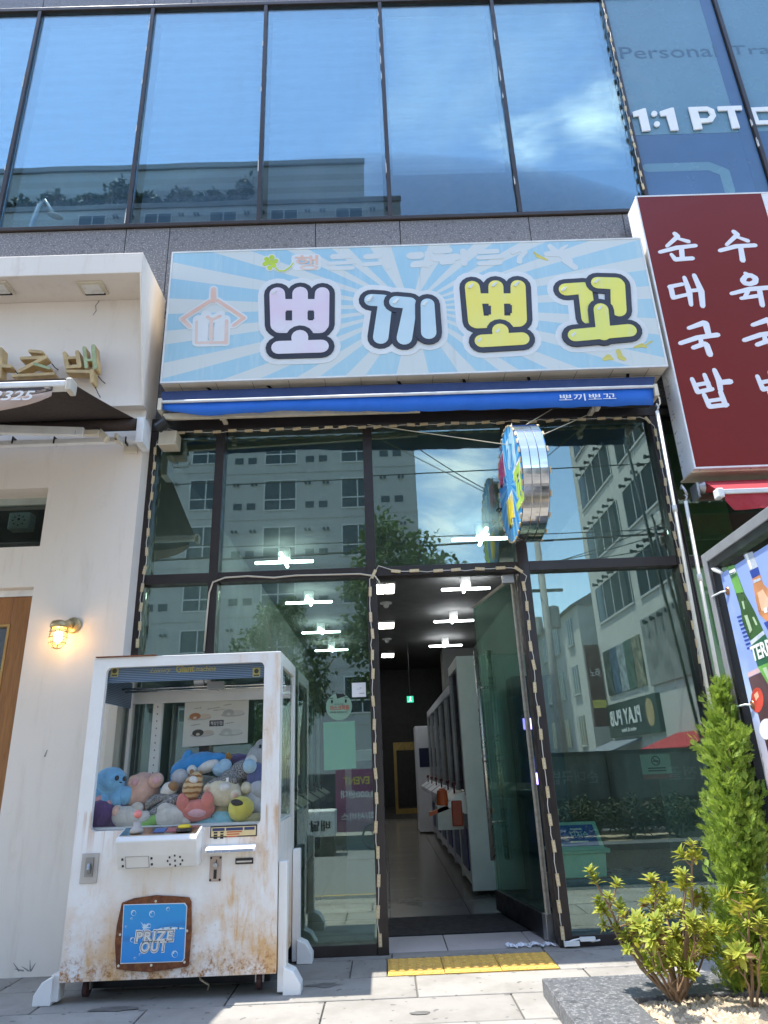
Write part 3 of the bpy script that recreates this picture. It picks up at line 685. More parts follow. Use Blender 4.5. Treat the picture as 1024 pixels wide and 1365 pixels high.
# flood light on its junction box, at the meeting of the two shops
q = on_y(224, 584, -0.12); fl = thing('flood_light', 'small dark flood light on a beige junction box beside the brown awning', 'flood light', q)
build(MB().box(q.x-.06, q.x+.075, -0.16, -0.03, q.z-.075, q.z+.045), 'junction_box', M_CREAM, fl, bevel=.006)
mm = MB(); mm.obox(q+Vector((-.01, -.13, .035)), Vector((.045, 0, .03)), Vector((0, .035, .01)), Vector((-.03, 0, .045)))
mm = MB(); mm.lathe(q+Vector((-.05, -.10, .035)), Vector((.9, -.35, .45)), [(0, .03), (.004, .042), (.085, .042), (.09, .048), (.10, .048), (.101, .03)], 18); build(mm, 'lamp_head', M_BLACK, fl)
mm = MB(); mm.tube([q+Vector((-.05, -.06, -.078)), q+Vector((-.05, -.09, -.095)), q+Vector((.07, -.09, -.095)), q+Vector((.08, -.09, -.05))], .005, 6); build(mm, 'bracket', M_CREAM, fl)

# ================================================================== main sign
YS = -0.30
tl, br, bl, tr = on_y(229, 335, YS), on_y(887, 489, YS), on_y(215, 511, YS), on_y(857, 319, YS)
sx0, sx1, sz0, sz1 = (tl.x+bl.x)/2, (tr.x+br.x)/2, (bl.z+br.z)/2, (tl.z+tr.z)/2
sg = thing('sign_box', 'pale blue sunburst shop sign with bubble letters above the arcade door', 'shop sign', ((sx0+sx1)/2, YS, sz0))
build(MB().box(sx0, sx1, YS+.004, -0.06, sz0, sz1), 'casing', mat('yellowed_sign_casing', (0.82, 0.73, 0.58), 0.5, 0.0, 0.12, 3), sg, bevel=.004)
build(MB().box(sx0+.012, sx1-.012, YS-.004, YS+.0035, sz0+.012, sz1-.012), 'face_panel', M_RAYS, sg)
tm = MB(); tm.box(sx0-.002, sx1+.002, YS-.007, YS+.01, sz0-.002, sz0+.0115); tm.box(sx0-.002, sx1+.002, YS-.007, YS+.01, sz1-.0115, sz1+.002)
tm.box(sx0-.002, sx0+.0115, YS-.007, YS+.01, sz0+.0118, sz1-.0118); tm.box(sx1-.0115, sx1+.002, YS-.007, YS+.01, sz0+.0118, sz1-.0118)
build(tm, 'edge_trim', M_WMETAL, sg)
mm = MB()
for f in (.09, .21, .47, .6, .73, .93):
    x = sx0+(sx1-sx0)*f; mm.obox((x, -.19, sz0-.001), Vector((.012, .0, 0)), Vector((.01, .03, 0)), EZ*.002)
build(mm, 'drain_slot', M_JOINT, sg)
mm = MB()
for k in range(14):
    x = sx0+(sx1-sx0)*(k+.5)/14; mm.box(x-.001, x+.001, -.285, -.07, sz0-.0015, sz0+.001)
mm.box(sx0, sx1, -.182, -.180, sz0-.0015, sz0+.001)
build(mm, 'casing_seam', M_JOINT, sg)
M_HALO = mat('white_outline_vinyl', (0.70, 0.72, 0.71), 0.4, 0, 0.04)
M_INK = mat('ink_outline_vinyl', (0.028, 0.030, 0.045), 0.4, 0, 0.06)
def vin(name, a, b):
    t = NT(name); x, y, z = t.sep(); n = t.noise(3, 8, 0.7, 0, t.scaled(8, 8, .5)); n2 = t.noise(1.8, 4)
    c = t.mix(t.step(n2, .38, .62), a, b); t.col(t.mix(t.step(n, .5, .8, 0, .35), c, (0.66, 0.68, 0.66))); t.set(Roughness=0.38); return t.m
M_LPINK = vin('faded_pink_print', (0.74, 0.60, 0.70), (0.74, 0.70, 0.75)); M_LBLUE = vin('faded_sky_print', (0.48, 0.64, 0.71), (0.54, 0.69, 0.74))
M_LYEL = vin('faded_yellow_print', (0.86, 0.74, 0.12), (0.84, 0.76, 0.17)); M_LGRN = vin('faded_lime_print', (0.84, 0.77, 0.13), (0.75, 0.75, 0.16))
M_GLEAM = mat('printed_gleam', (0.72, 0.74, 0.70), 0.4)
PXM = (sx1-sx0)/664.0                                      # metres on the sign for one photograph pixel
def bubble(label, groups, fill, holes=(), gleams=(), conv=None):
    """groups: back to front; every group gets its own white halo, ink outline and fill"""
    mm = MB(); O = Vector((0, YS-.0042, 0)); cvs = lambda x, y: (lambda p: (p.x, p.z))(on_y(*conv(x, y), YS))
    for g in groups: mm.cur = 0; stagger(mm, g, cvs, conv.s*PXM, O, EX, EZ, -EY, 0, .0010, 16*PXM)
    d = 0.0035
    for g in groups:
        mm.cur = 1; stagger(mm, g, cvs, conv.s*PXM, O, EX, EZ, -EY, 0, d, 7.6*PXM); d += .0025
        mm.cur = 2; stagger(mm, g, cvs, conv.s*PXM, O, EX, EZ, -EY, 0, d); d += .0025
    dh = .0035+.0025+.0022
    mm.cur = 1
    for hx, hy, hw, hh in holes: 
        P4 = [cvs(hx-hw, hy-hh), cvs(hx+hw, hy-hh), cvs(hx+hw, hy+hh), cvs(hx-hw, hy+hh)]
        mm.prism([Vector((a, O.y-dh, b)) for a, b in P4], Vector((0, .001, 0)))
    mm.cur = 3
    for gx, gy, r, dd in gleams:
        a = cvs(gx+r*.15, gy+r*.55); b = cvs(gx+r*.75, gy-r*.05); mm.cap2(a, b, r*.30*conv.s*PXM, r*.22*conv.s*PXM, O, EX, EZ, -EY, 0, d+.001+dd*.0001)
    return build(mm, 'bubble_letter', [M_HALO, M_INK, fill, M_GLEAM], sg, label)
class CV:
    def __init__(s, x0, y0, k): s.x0, s.y0, s.s = x0, y0, 1/k
    def __call__(s, x, y): return (s.x0+x*s.s, s.y0+y*s.s)
c4 = CV(210, 310, 2.926); c5 = CV(600, 350, 3.793); c3 = CV(460, 360, 6.4)
up1 = [[(468,242,31),(474,362,33)], [(557,240,31),(557,362,32)], [(643,240,29),(638,362,32)], [(470,285,27),(640,285,27)], [(478,370,29),(634,370,30)]]
lo1 = [[(556,412,33),(557,445,30)], [(474,452,29),(640,447,29)]]
bubble('faded pink first letter', [up1, lo1], M_LPINK, [(513,329,13,17), (599,327,13,15)], [(450,232,16,0)], c4)
up2 = [[(112,128,39),(132,300,42)], [(231,125,39),(235,300,40)], [(343,124,39),(346,290,42)], [(115,186,32),(345,186,32)], [(135,305,38),(346,300,34)]]
lo2 = [[(253,350,42),(255,395,38)], [(160,402,37),(363,390,37)]]
bubble('yellow third letter', [up2, lo2], M_LYEL, [(190,245,16,22), (297,240,15,20)], [(95,118,24,0), (213,110,24,1), (325,108,24,2), (232,345,20,3), (140,392,20,4)], c5)
k1 = [[(225,262,62),(330,268,62)], [(345,275,62),(305,580,66)]]
k2 = [[(435,282,60),(550,292,60)], [(560,300,58),(506,590,66)]]
k3 = [[(703,305,60),(713,545,66)]]
bubble('pale blue second letter', [k1, k2, k3], M_LBLUE, (), [(190,240,50,0), (415,265,46,1), (665,285,42,2)], c3)
g1 = [[(585,140,38),(680,132,36)], [(680,135,36),(700,285,38)]]
g2 = [[(745,108,36),(840,112,38)], [(845,118,38),(850,245,40)]]
g3 = [[(760,245,38),(772,370,36)], [(628,375,36),(903,350,37)]]
bubble('lime green fourth letter', [g1, g2, g3], M_LGRN, (), [(565,135,22,0), (728,95,22,1), (745,230,22,2), (612,365,22,3)], c5)
# clover, prize claw emblem and ghosts of peeled lettering
def flat(mm, strokes, cvx, rs, d0, d1, grow=0): stagger(mm, strokes, lambda x, y: (lambda p: (p.x, p.z))(on_y(*cvx(x, y), YS)), cvx.s*PXM*rs, Vector((0, YS-.0042, 0)), EX, EZ, -EY, d0, d1, grow)
cc = CV(330, 320, 3.938)
clov = [[(100,102,13),(103,104,13)], [(128,92,14),(130,95,14)], [(150,112,13),(148,115,13)], [(140,138,13),(138,136,13)], [(118,150,13),(117,147,13)], [(92,128,14),(96,128,14)], [(108,118,16),(132,122,16)]]
mm = MB(); mm.cur = 0; flat(mm, clov, cc, 1, 0, .001, .012); mm.cur = 1; flat(mm, clov, cc, 1, 0, .0032)
mm.cur = 0; tail = [[(150,150,4),(165,165,4),(195,165,4),(225,145,4),(240,125,4)]]; flat(mm, tail, cc, 1, 0, .0012, .008); mm.cur = 1; flat(mm, tail, cc, 1, 0, .0034)
build(mm, 'clover_emblem', [M_HALO, mat('lime_print', (0.48, 0.62, 0.05), 0.4)], sg)
M_GHOST = mat('peeled_print_ghost', (0.63, 0.66, 0.64), 0.45, 0, 0.03); M_PEACH = vin('faded_peach_print', (0.74, 0.46, 0.35), (0.74, 0.58, 0.50))
def ghost(body, x0, y0, x1, y1, m_, cvx, off=.05):
    a, b = on_y(*cvx(x0, y1), YS), on_y(*cvx(x1, y1), YS); hh = on_y(*cvx(x0, y0), YS).z-a.z
    ex = (b-a).normalized(); mm = MB(); text(mm, body, (a.x, YS-.0043-random.random()*.0002, a.z), ex, EZ, -EY, h=hh, w=(b-a).length, depth=.0014, off=off)
    return build(mm, 'faded_lettering', m_, sg)
mm = MB(); flat(mm, [[(255,95,22),(365,95,22)], [(255,145,20),(365,145,20)], [(250,95,20),(255,145,20)], [(365,90,18),(368,145,18)]], cc, 1, 0, .0011); build(mm, 'lettering_backing', M_HALO, sg)
o = ghost('행', 250, 82, 372, 160, M_PEACH, cc, .01); o.location.y -= .0014
cd2 = CV(530, 315, 3.938)
for sh, cvx in (([[(450,90,18),(540,85,18)], [(430,125,12),(565,118,12)], [(445,150,14),(550,148,14)]], cc), ([[(625,90,18),(690,85,18)], [(615,130,14),(690,125,14)], [(728,80,14),(735,145,14)]], cc), ([[(860,85,24),(900,85,22)], [(940,70,12),(945,140,12)], [(870,135,16),(940,130,16)]], cc),
                ([[(65,105,20),(120,100,22)], [(90,150,22),(170,140,20)]], cd2), ([[(200,80,20),(270,75,20)], [(200,120,22),(310,110,24)], [(235,140,16),(290,135,16)]], cd2), ([[(345,80,18),(350,145,18)]], cd2), ([[(430,85,16),(520,80,16)], [(425,115,14),(550,108,16)], [(430,145,14),(535,140,16)]], cd2), ([[(605,85,16),(640,70,14),(670,85,14),(640,115,14),(640,135,16)]], cd2)):
    mm = MB(); flat(mm, sh, cvx, 1, 0, .0011); build(mm, 'faded_lettering', M_GHOST, sg)
cl_ = CV(220, 370, 7.877)
claw = [[(512,130,34),(512,250,38)], [(470,255,26),(185,440,26)], [(185,440,26),(265,520,24)], [(555,245,26),(830,430,26)], [(830,430,26),(720,510,24)]]
gift = [[(345,440,34),(640,440,34)], [(345,700,24),(640,690,24)], [(335,450,28),(330,690,28)], [(650,450,28),(640,690,28)], [(430,395,36),(480,430,30)], [(590,390,30),(520,430,30)]]
mm = MB(); mm.cur = 0; flat(mm, claw+gift, cl_, 1, 0, .001, .010); mm.cur = 1; flat(mm, claw, cl_, .8, 0, .0032)
flat(mm, [[(650,460,24),(645,690,24)], [(335,470,18),(330,690,18)], [(490,440,26),(485,690,24)], [(345,690,18),(640,685,18)], [(450,420,24),(480,440,20)], [(580,410,22),(520,440,20)]], cl_, .8, 0, .0033)
mm.cur = 0
for x, y in ((405, 590), (570, 590)):
    a, b = cl_(x-45, y-110), cl_(x+45, y+80); p, q = on_y(*a, YS), on_y(*b, YS); mm.box(p.x, q.x, YS-.0042-.0022, YS-.0042, q.z, p.z)
build(mm, 'claw_emblem', [M_HALO, M_PEACH], sg)
mm = MB(); flat(mm, [[(800,55,16),(830,85,22)], [(780,95,16),(850,90,26)], [(850,90,20),(900,130,22)], [(880,130,20),(930,165,18)], [(860,70,12),(890,50,6)]], cd2, 1, 0, .0011)
build(mm, 'peeled_patch', M_GHOST, sg)
mm = MB(); flat(mm, [[(715,85,3),(735,105,11),(775,122,7),(790,128,2)]], cd2, 1, 0, .0013); build(mm, 'yellow_flash', mat('yellow_print', (0.62, 0.54, 0.12), 0.4), sg)
mm = MB(); flat(mm, [[(780,490,10),(800,480,16),(820,490,6)], [(850,450,12),(860,480,14),(880,490,10)], [(930,430,4),(970,420,12),(990,430,5)], [(975,425,3),(1020,400,4)]], c5, 1, 0, .0013); build_each(mm, 'yellow_flash', mat('yellow_print', (0.62, 0.54, 0.12), 0.4), sg)

# ================================================================== blue awning, rolled in
zA1, zA0 = on_y(545, 519, -.25).z, on_y(545, 533, -.3).z
ba = thing('retracted_awning', 'bright blue retracted awning under the sunburst sign', 'awning', ((sx0+sx1)/2, -.25, zA0))
M_BLU = mat('bright_blue_canvas', (0.008, 0.12, 0.50), 0.6, 0, 0.06, 5); M_DBLU = mat('navy_canvas', (0.02, 0.04, 0.12), 0.7)
def ln(x, y, Y): return on_y(x, y, Y)
p = [ln(215, 522, -.26), ln(873, 502, -.26), ln(872, 517, -.29), ln(215, 538, -.29)]
build(MB().prism([(v.x, v.y, v.z) for v in p], (0, .06, 0)), 'rolled_canvas', M_DBLU, ba)
build(MB().tube([ln(214, 536, -.325), ln(873, 515, -.325)], .012, 10), 'front_rail', M_WMETAL, ba, smooth=True)
nb = 60; vb = MB()
for i in range(nb+1):
    f = i/nb; x = 217+(871-217)*f; yt = 537.5-21*f; yb = (558 if f > .08 else 546+12*f/.08)-(18)*f + (6*max(0, 1-abs(f-.25)/.25) if f < .5 else 0)*-1
    a, b = ln(x, yt, -.318), ln(x, yb, -.325); wv = .006*math.sin(f*70)+.004*math.sin(f*131)
    vb.v += [tuple(a), ((a.x+b.x)/2, -.324+wv*.5, (a.z+b.z)/2), (b.x, -.328+wv, b.z)]
for i in range(nb):
    for j in (0, 1): vb.f.append((i*3+j, i*3+j+1, i*3+4+j, i*3+3+j)); vb.mi.append(0)
o = build(vb, 'valance', M_BLU, ba, smooth=True); s_ = o.modifiers.new('cloth', 'SOLIDIFY'); s_.thickness = .003
a, b = ln(746, 534.5, -.34), ln(822, 532.5, -.34); mm = MB(); text(mm, '뽀끼뽀꼬', (a.x, -.337, a.z), (b-a).normalized(), EZ, -EY, w=(b-a).length, h=.058, depth=.0015, off=.004)
build(mm, 'awning_lettering', M_WHITE, ba)
a, b = ln(218, 556, -.27), ln(560, 546, -.2); d = b-a
build(MB().obox((a+b)/2, d/2, EY*.015, EZ*.024), 'folding_arm', M_CREAM, ba, bevel=.004)
a2, b2 = ln(560, 546, -.2), ln(866, 541, -.16); build(MB().obox((a2+b2)/2, (b2-a2)/2, EY*.012, EZ*.010), 'folding_arm', M_FRAME, ba, bevel=.003)
for x, y in ((296, 553), (793, 541)):
    q = ln(x, y, -.2); bb = MB(); bb.box(q.x-.018, q.x+.018, -.27, -.05, q.z-.012, q.z+.012); bb.box(q.x-.012, q.x+.022, -.26, -.2, q.z-.05, q.z-.012)
    build(bb, 'bracket', M_CREAM, ba, bevel=.004)
for x, y in ((215, 541), (873, 522)):
    q = ln(x, y, -.3); build(MB().box(q.x-.015, q.x+.012, -.34, -.2, q.z-.055, q.z+.045), 'end_cap', M_CREAM, ba, bevel=.004)
q = ln(874, 532, -.31); mm = MB(); mm.tube([q+EZ*.04, q+Vector((.02, -.02, .0)), q+Vector((.018, -.02, -.05)), q+Vector((0, -.02, -.07)), q+Vector((-.01, -.02, -.05))], .006, 8); build(mm, 'crank_eye', M_CREAM, ba, smooth=True)

# ================================================================== round projecting sign
XD = 0.925
pf, pn = on_x(665, 648, XD), on_x(701, 646, XD)
yc, zc_, rd = -0.455, 2.835, 0.405; thk = 0.165
disc = thing('round_sign', 'round projecting sign with a polished steel rim over the door', 'projecting sign', (XD+thk/2, yc, zc_))
cN = 128
for x0 in (0, 1, 2):
    wd_ = thk/3
    rr = rd*(1.0 if x0 != 1 else .9985)
    build(MB().lathe((XD+.006+wd_*x0, yc, zc_), EX, [(0, rr-.012), (.0008, rr-.0006), (.003, rr), (wd_-.004, rr), (wd_-.0016, rr-.0006), (wd_-.001, rr-.012)], cN), 'rim_band', M_CHROME, disc)
t = NT('blue_sunburst_print'); x, y, z = t.sep(); a = t.math('ARCTAN2', z, y); s = t.step(t.math('SINE', t.math('MULTIPLY', a, 20.0)), .1, .25)
t.col(t.mix(s, (0.02, 0.24, 0.60), (0.16, 0.45, 0.68))); t.set(Roughness=.35); M_DISC = t.m
fc = build(MB().lathe((XD, yc, zc_), EX, [(0, rd-.008), (.008, rd-.008)], cN), 'sign_face', M_DISC, disc)
build(MB().lathe((XD+thk+.004, yc, zc_), EX, [(0, rd-.008), (.008, rd-.008)], cN), 'sign_face', M_DISC, disc)
for ch, u, v, m_ in (('뽀', .34, .02, mat('magenta_print', (0.55, 0.06, 0.20), 0.4)), ('끼', -.02, .04, mat('sky_print', (0.35, 0.62, 0.78), 0.4)), ('뽀', .18, -.35, mat('yellow_letter_print', (0.75, 0.60, 0.04), 0.4)), ('꼬', -.14, -.26, mat('green_letter_print', (0.42, 0.62, 0.10), 0.4))):
    # seen from the left: the reader's right is towards the street
    o0 = Vector((XD, yc+u, zc_+v)); mm = MB()
    mm.cur = 0; text(mm, ch, o0+Vector((-.0004, .012, -.012)), -EY, EZ, -EX, h=.30, w=.27, depth=.001, off=.075)
    mm.cur = 1; text(mm, ch, o0+Vector((-.0016, 0, 0)), -EY, EZ, -EX, h=.27, w=.24, depth=.001, off=.045)
    build(mm, 'sign_letter', [M_HALO, m_], fc)
lm = None
for k in range(34):
    w = 2*math.pi*k/34; p = Vector((XD-.002, yc+(rd-.005)*math.cos(w), zc_+(rd-.005)*math.sin(w)))
    if lm is None: lm = build(MB().box(-.005, .005, -.02, .02, -.005, .005), 'led_module', M_LED, disc); lm.location = p-WL[disc]; lm.rotation_euler = (w+math.pi/2, 0, 0)
    else: place(lm, 'led_module', p, disc, (w+math.pi/2, 0, 0))
for k in range(17):
    w = 2*math.pi*k/17; place(lm, 'led_module', Vector((XD+thk+.016, yc+(rd-.004)*math.cos(w), zc_+(rd-.004)*math.sin(w))), disc, (w+math.pi/2, 0, 0))
build(MB().tube([(XD+thk/2, yc+rd-.01, zc_), (XD+thk/2, -.03, zc_)], .02, 10).box(XD+.04, XD+thk-.04, -.064, -.06, zc_-.1, zc_+.1), 'bracket_arm', M_FRAME, disc)
for i, (pp, qq) in enumerate((((XD, yc, zc_+rd*.75), on_y(490, 566, -.07)), ((XD+thk, yc, zc_+rd*.8), on_y(795, 548, -.07)), ((XD+.08, yc, zc_+rd), on_y(745, 540, -.07)))):
    build(MB().tube([pp, qq], .0035, 6), 'guy_wire', mat('guy_wire_steel', (0.5, 0.44, 0.32), .5, .4), disc)
q = Vector((XD-.012, yc+.31, zc_-.06)); build(MB().tube([q, q+Vector((-.02, .03, .012)), q+Vector((-.035, .02, -.01))], .006, 6).tube([q, q+Vector((-.02, 0, -.03))], .006, 6), 'cable_tie', M_BLACK, disc)
# ================================================================== right neighbour: restaurant
rs = thing('restaurant', 'dark green glazed restaurant front right of the arcade under the red awning', 'shop front', (3.3, 0, 0))
M_RGLASS = glass('dark_green_glass', (0.82, 0.92, 0.84), 0.05, (0.9, 1, .95))
XB = XR+.05
for a, b in ((XB+.0, XB+.012), (3.40, 3.47), (4.66, 4.73)): build(MB().box(a, b, -0.058, 0.058, 0, 3.6), 'frame_post', M_FRAME, rs, bevel=.003)
zm = on_y(960, 748, 0).z
for a, b in ((XB+.014, 3.398), (3.472, 4.658)):
    build(MB().box(a, b, -0.05, 0.05, zm-.035, zm+.035), 'transom', M_FRAME, rs, bevel=.003)
    build(MB().box(a, b, -0.05, 0.05, 0, .06), 'sill', M_FRAME, rs); build(MB().box(a, b, -0.05, 0.05, 3.55, 3.6), 'frame_head', M_FRAME, rs)
    build(MB().box(a, b, 0.0, .006, .06, zm-.035), 'glass_pane', M_RGLASS, rs); build(MB().box(a, b, 0.0, .006, zm+.035, 3.55), 'glass_pane', M_RGLASS, rs)
t = NT('pale_green_window_print'); n = t.noise(2.2, 8, .65); n2 = t.noise(9, 6, .7)
c = t.mix(t.step(n, .35, .7), (0.22, 0.36, 0.12), (0.30, 0.46, 0.24)); t.col(t.mix(t.step(n2, .6, .72, 0, .5), c, (0.36, 0.46, 0.30))); t.set(Roughness=.5); M_LGP = t.m
build(MB().box(XB+.014, 3.398, .012, .016, .06, zm-.036), 'window_print', M_LGP, rs)
build(MB().box(XB+.0, XB+.62, .4, .43, zm-.2, 3.6), 'inner_panel', mat('green_panel', (0.10, 0.19, 0.09), .7), rs)
m_ = mat('dark_restaurant_room', (0.03, 0.035, 0.03), .8)
build(MB().box(XB, 4.9, 1.2, 1.3, 0, 3.62).box(XB, 4.9, .09, 1.2, 3.625, 3.66), 'inner_wall', m_, rs)
mm = MB()
for x, y, r in ((978, 912, .02), (996, 940, .03), (986, 955, .025), (1004, 985, .022), (975, 895, .012), (1012, 1010, .03)):
    q = on_y(x, y, -.001); mm.cap2((q.x, q.z), (q.x+.03, q.z-.05), r, r*.6, Vector((0, -.0012, 0)), EX, EZ, -EY, 0, .0006)
build(mm, 'torn_paper_scrap', M_WHITE, rs)

YRS = -0.30
a = on_y(848, 262, YRS); b = on_y(925, 625, YRS); rx0 = (a.x+b.x)/2; rz0, rz1 = b.z, a.z
rx1 = 4.6; xw = on_y(1013, 255, YRS).x
rsn = thing('red_sign_box', 'tall dark red restaurant sign with white brush Korean letters', 'shop sign', (rx0+1, YRS, rz0))
build(MB().box(rx0, rx1, YRS+.004, -.10, rz0, rz1), 'casing', mat('white_sign_casing', (0.74, 0.74, 0.75), .4, 0, .06), rsn, bevel=.004)
t = NT('maroon_sign_face'); n = t.noise(1.0, 4); t.col(t.mix(n, (0.165, 0.014, 0.012), (0.20, 0.018, 0.015))); t.set(Roughness=.28); t.b.inputs['Specular IOR Level'].default_value = .28; M_MAR = t.m
build(MB().box(rx0+.01, xw, YRS-.003, YRS+.0035, rz0+.012, rz1-.012), 'face_panel', M_MAR, rsn)
build(MB().box(xw+.002, rx1-.01, YRS-.003, YRS+.0035, rz0+.012, rz1-.012), 'white_face_panel', M_WHITE, rsn)
tm = MB(); tm.box(rx0-.002, rx1, YRS-.006, YRS+.01, rz0-.002, rz0+.0115); tm.box(rx0-.002, rx1, YRS-.006, YRS+.01, rz1-.0115, rz1+.002); tm.box(rx0-.002, rx0+.0095, YRS-.006, YRS+.01, rz0+.0118, rz1-.0118)
build(tm, 'edge_trim', mat('bright_trim', (0.74, 0.74, 0.74), .35), rsn)
mm = MB()
for f in (.1, .32, .55): mm.obox((rx0+f, -.2, rz0-.001), Vector((.02, 0, 0)), Vector((.008, .02, 0)), EZ*.0018)
for f in (.05, .42, .8): mm.box(rx0+f, rx0+f+.002, -.28, -.11, rz0-.0016, rz0+.001)
build(mm, 'drain_slot', M_JOINT, rsn)
mm = MB(); random.seed(3)
for k in range(90):
    z = random.uniform(rz0+.08, rz1-.1); yy = random.uniform(-.2, -.125); mm.box(rx0-.0012, rx0+.001, yy, yy+random.uniform(.006, .03), z, z+random.uniform(.002, .006))
build(mm, 'scratch', mat('grey_scuff', (0.30, 0.29, 0.28), 0.9), rsn)
cR = CV(870, 290, 5.058)
BR = {'s1': [[(148,112,15),(168,130,15),(95,196,11)], [(160,142,9),(240,165,14)], [(48,236,12),(160,207,15),(288,192,13)], [(193,212,15),(198,270,15)], [(125,252,11),(152,286,15),(268,278,14)]],
 's2': [[(112,470,13),(200,452,12)], [(122,478,15),(136,540,15)], [(136,545,13),(232,522,11)], [(212,407,12),(245,500,17),(258,592,12)], [(278,392,13),(326,500,18),(336,600,15)], [(245,498,12),(325,490,12)]],
 's3': [[(242,748,12),(345,712,17)], [(357,718,19),(374,785,17)], [(185,850,13),(300,812,15),(438,793,15)], [(322,815,13),(326,850,13)], [(272,880,13),(350,852,15)], [(362,860,17),(385,925,18)]],
 's4': [[(264,1090,12),(302,1178,15)], [(348,1062,12),(386,1160,15)], [(288,1132,12),(375,1116,12)], [(302,1180,13),(400,1158,13)], [(415,1030,13),(446,1100,17),(456,1165,14)], [(455,1115,15),(522,1108,17)], [(345,1196,12),(382,1276,15)], [(456,1178,14),(490,1268,15)], [(368,1240,11),(480,1224,11)], [(385,1278,13),(500,1264,13)]],
 's5': [[(545,98,15),(570,118,15),(497,186,11)], [(562,132,9),(640,160,14)], [(452,226,13),(560,197,15),(690,190,14)], [(592,205,15),(606,292,17)]],
 's6': [[(622,378,11),(650,396,15)], [(606,425,17),(625,398,15),(660,392,15),(692,412,17),(690,438,17),(655,452,15),(618,445,15),(606,425,17)], [(530,516,12),(650,486,15),(800,474,15)], [(640,500,13),(620,540,12)], [(595,548,11),(715,530,13)], [(718,490,15),(738,595,15)]]}
BR['s7'] = [[(x+430, y-20, r) for x, y, r in st] for st in BR['s3']]; BR['s8'] = [[(x+440, y-18, r) for x, y, r in st] for st in BR['s4']]
cvr = lambda x, y: (lambda p: (p.x, p.z))(on_y(*cR(x, y), YRS))
M_BRW = mat('white_brush_vinyl', (0.80, 0.80, 0.84), .4, 0, .03)
KR = (on_y(1000, 430, YRS).x-on_y(900, 430, YRS).x)/100
for k in BR:
    mm = MB(); stagger(mm, BR[k], cvr, KR/5.058*1.2, Vector((0, YRS-.0035, 0)), EX, EZ, -EY, 0, .002, 0.0, 3); build(mm, 'brush_letter', M_BRW, rsn)
# red awning
ra = thing('red_awning', 'small red fabric awning under the maroon restaurant sign', 'awning', (3.0, -.3, 2.8))
M_RED = mat('red_canvas', (0.36, 0.022, 0.030), .75, 0, .08, 8, .15, 300)
q0 = on_y(932, 650, -.22); q1 = on_y(958, 657, -.50)
build(MB().tube([(q0.x+.03, -.22, q0.z), (4.6, -.22, q0.z)], .042, 14), 'roller', M_RED, ra, smooth=True)
build(MB().prism([(q0.x+.04, -.22, q0.z+.043), (q1.x, -.50, q1.z+.018), (4.6, -.50, q1.z+.018), (4.6, -.22, q0.z+.043)], (0, 0, .004)), 'canopy', M_RED, ra)
build(MB().box(q1.x+.02, 4.6, -.53, -.485, q1.z-.018, q1.z+.016), 'front_bar', M_WMETAL, ra, bevel=.005)
build(MB().box(q1.x-.025, q1.x+.02, -.54, -.47, q1.z-.045, q1.z+.025), 'end_cap', M_WMETAL, ra, bevel=.01)
zv = on_y(960, 680, -.52).z; vb = MB(); N = 40
for i in range(N+1):
    x = q1.x+.025+(4.6-q1.x-.025)*i/N; vb.v += [(x, -.515, q1.z-.018), (x, -.52+.006*math.sin(i*1.1), (q1.z+zv)/2), (x+(.04 if i == 0 else 0), -.522+.014*math.sin(i*1.1), zv)]
for i in range(N):
    for j in (0, 1): vb.f.append((i*3+j, i*3+j+1, i*3+4+j, i*3+3+j)); vb.mi.append(0)
o = build(vb, 'valance', M_RED, ra); s_ = o.modifiers.new('cloth', 'SOLIDIFY'); s_.thickness = .003
z = on_y(930, 634, -.2).z; build(MB().box(q0.x-.05, 4.6, -.26, -.065, z, z+.012), 'rain_cover', M_CREAM, ra)
z = on_y(930, 664, -.15).z; build(MB().box(q0.x-.02, 4.6, -.17, -.13, z-.018, z+.018), 'torsion_bar', mat('brown_metal', (.13, .09, .07), .5), ra)
build(MB().box(q0.x-.03, q0.x-.012, -.25, -.14, z-.03, q0.z+.03).lathe((q0.x-.01, -.22, q0.z), EX, [(0, .03), (.04, .05)], 14), 'bracket', M_ALU, ra, bevel=.003)
mm = MB(); q = on_y(908, 652, -.27); mm.tube([q, q+Vector((.0, -.02, .02)), q+Vector((.01, -.03, -.02)), q+Vector((.02, -.03, -.06))], .009, 8); build(mm, 'crank_eye', M_ALU, ra, smooth=True)
# crank rods
for (x0, y0), (x1, y1), Y, lab in (((876, 548), (946, 935), -.32, 'long white awning crank rod hanging from the blue awning'), ((914, 668), (968, 960), -.29, 'white awning crank rod hanging from the red awning')):
    a, b = on_y(x0, y0, Y), on_y(x1, y1, -.13); rd_ = MB(); rd_.tube([a, b+(b-a)*.25], .0125, 10)
    rr = thing('crank_rod', lab, 'crank rod', b+(b-a)*.25)
    build(rd_, 'rod', mat('ivory_rod', (.78, .75, .66), .35), rr, smooth=True)
    mid = a+(b-a)*.35; build(MB().tube([mid, mid+(b-a).normalized()*.05], .0165, 10), 'sleeve', M_WMETAL, rr, smooth=True)
    build(MB().tube([a+EZ*.05, a+Vector((.012, -.01, .03)), a], .007, 8), 'hook', M_ALU, rr, smooth=True)

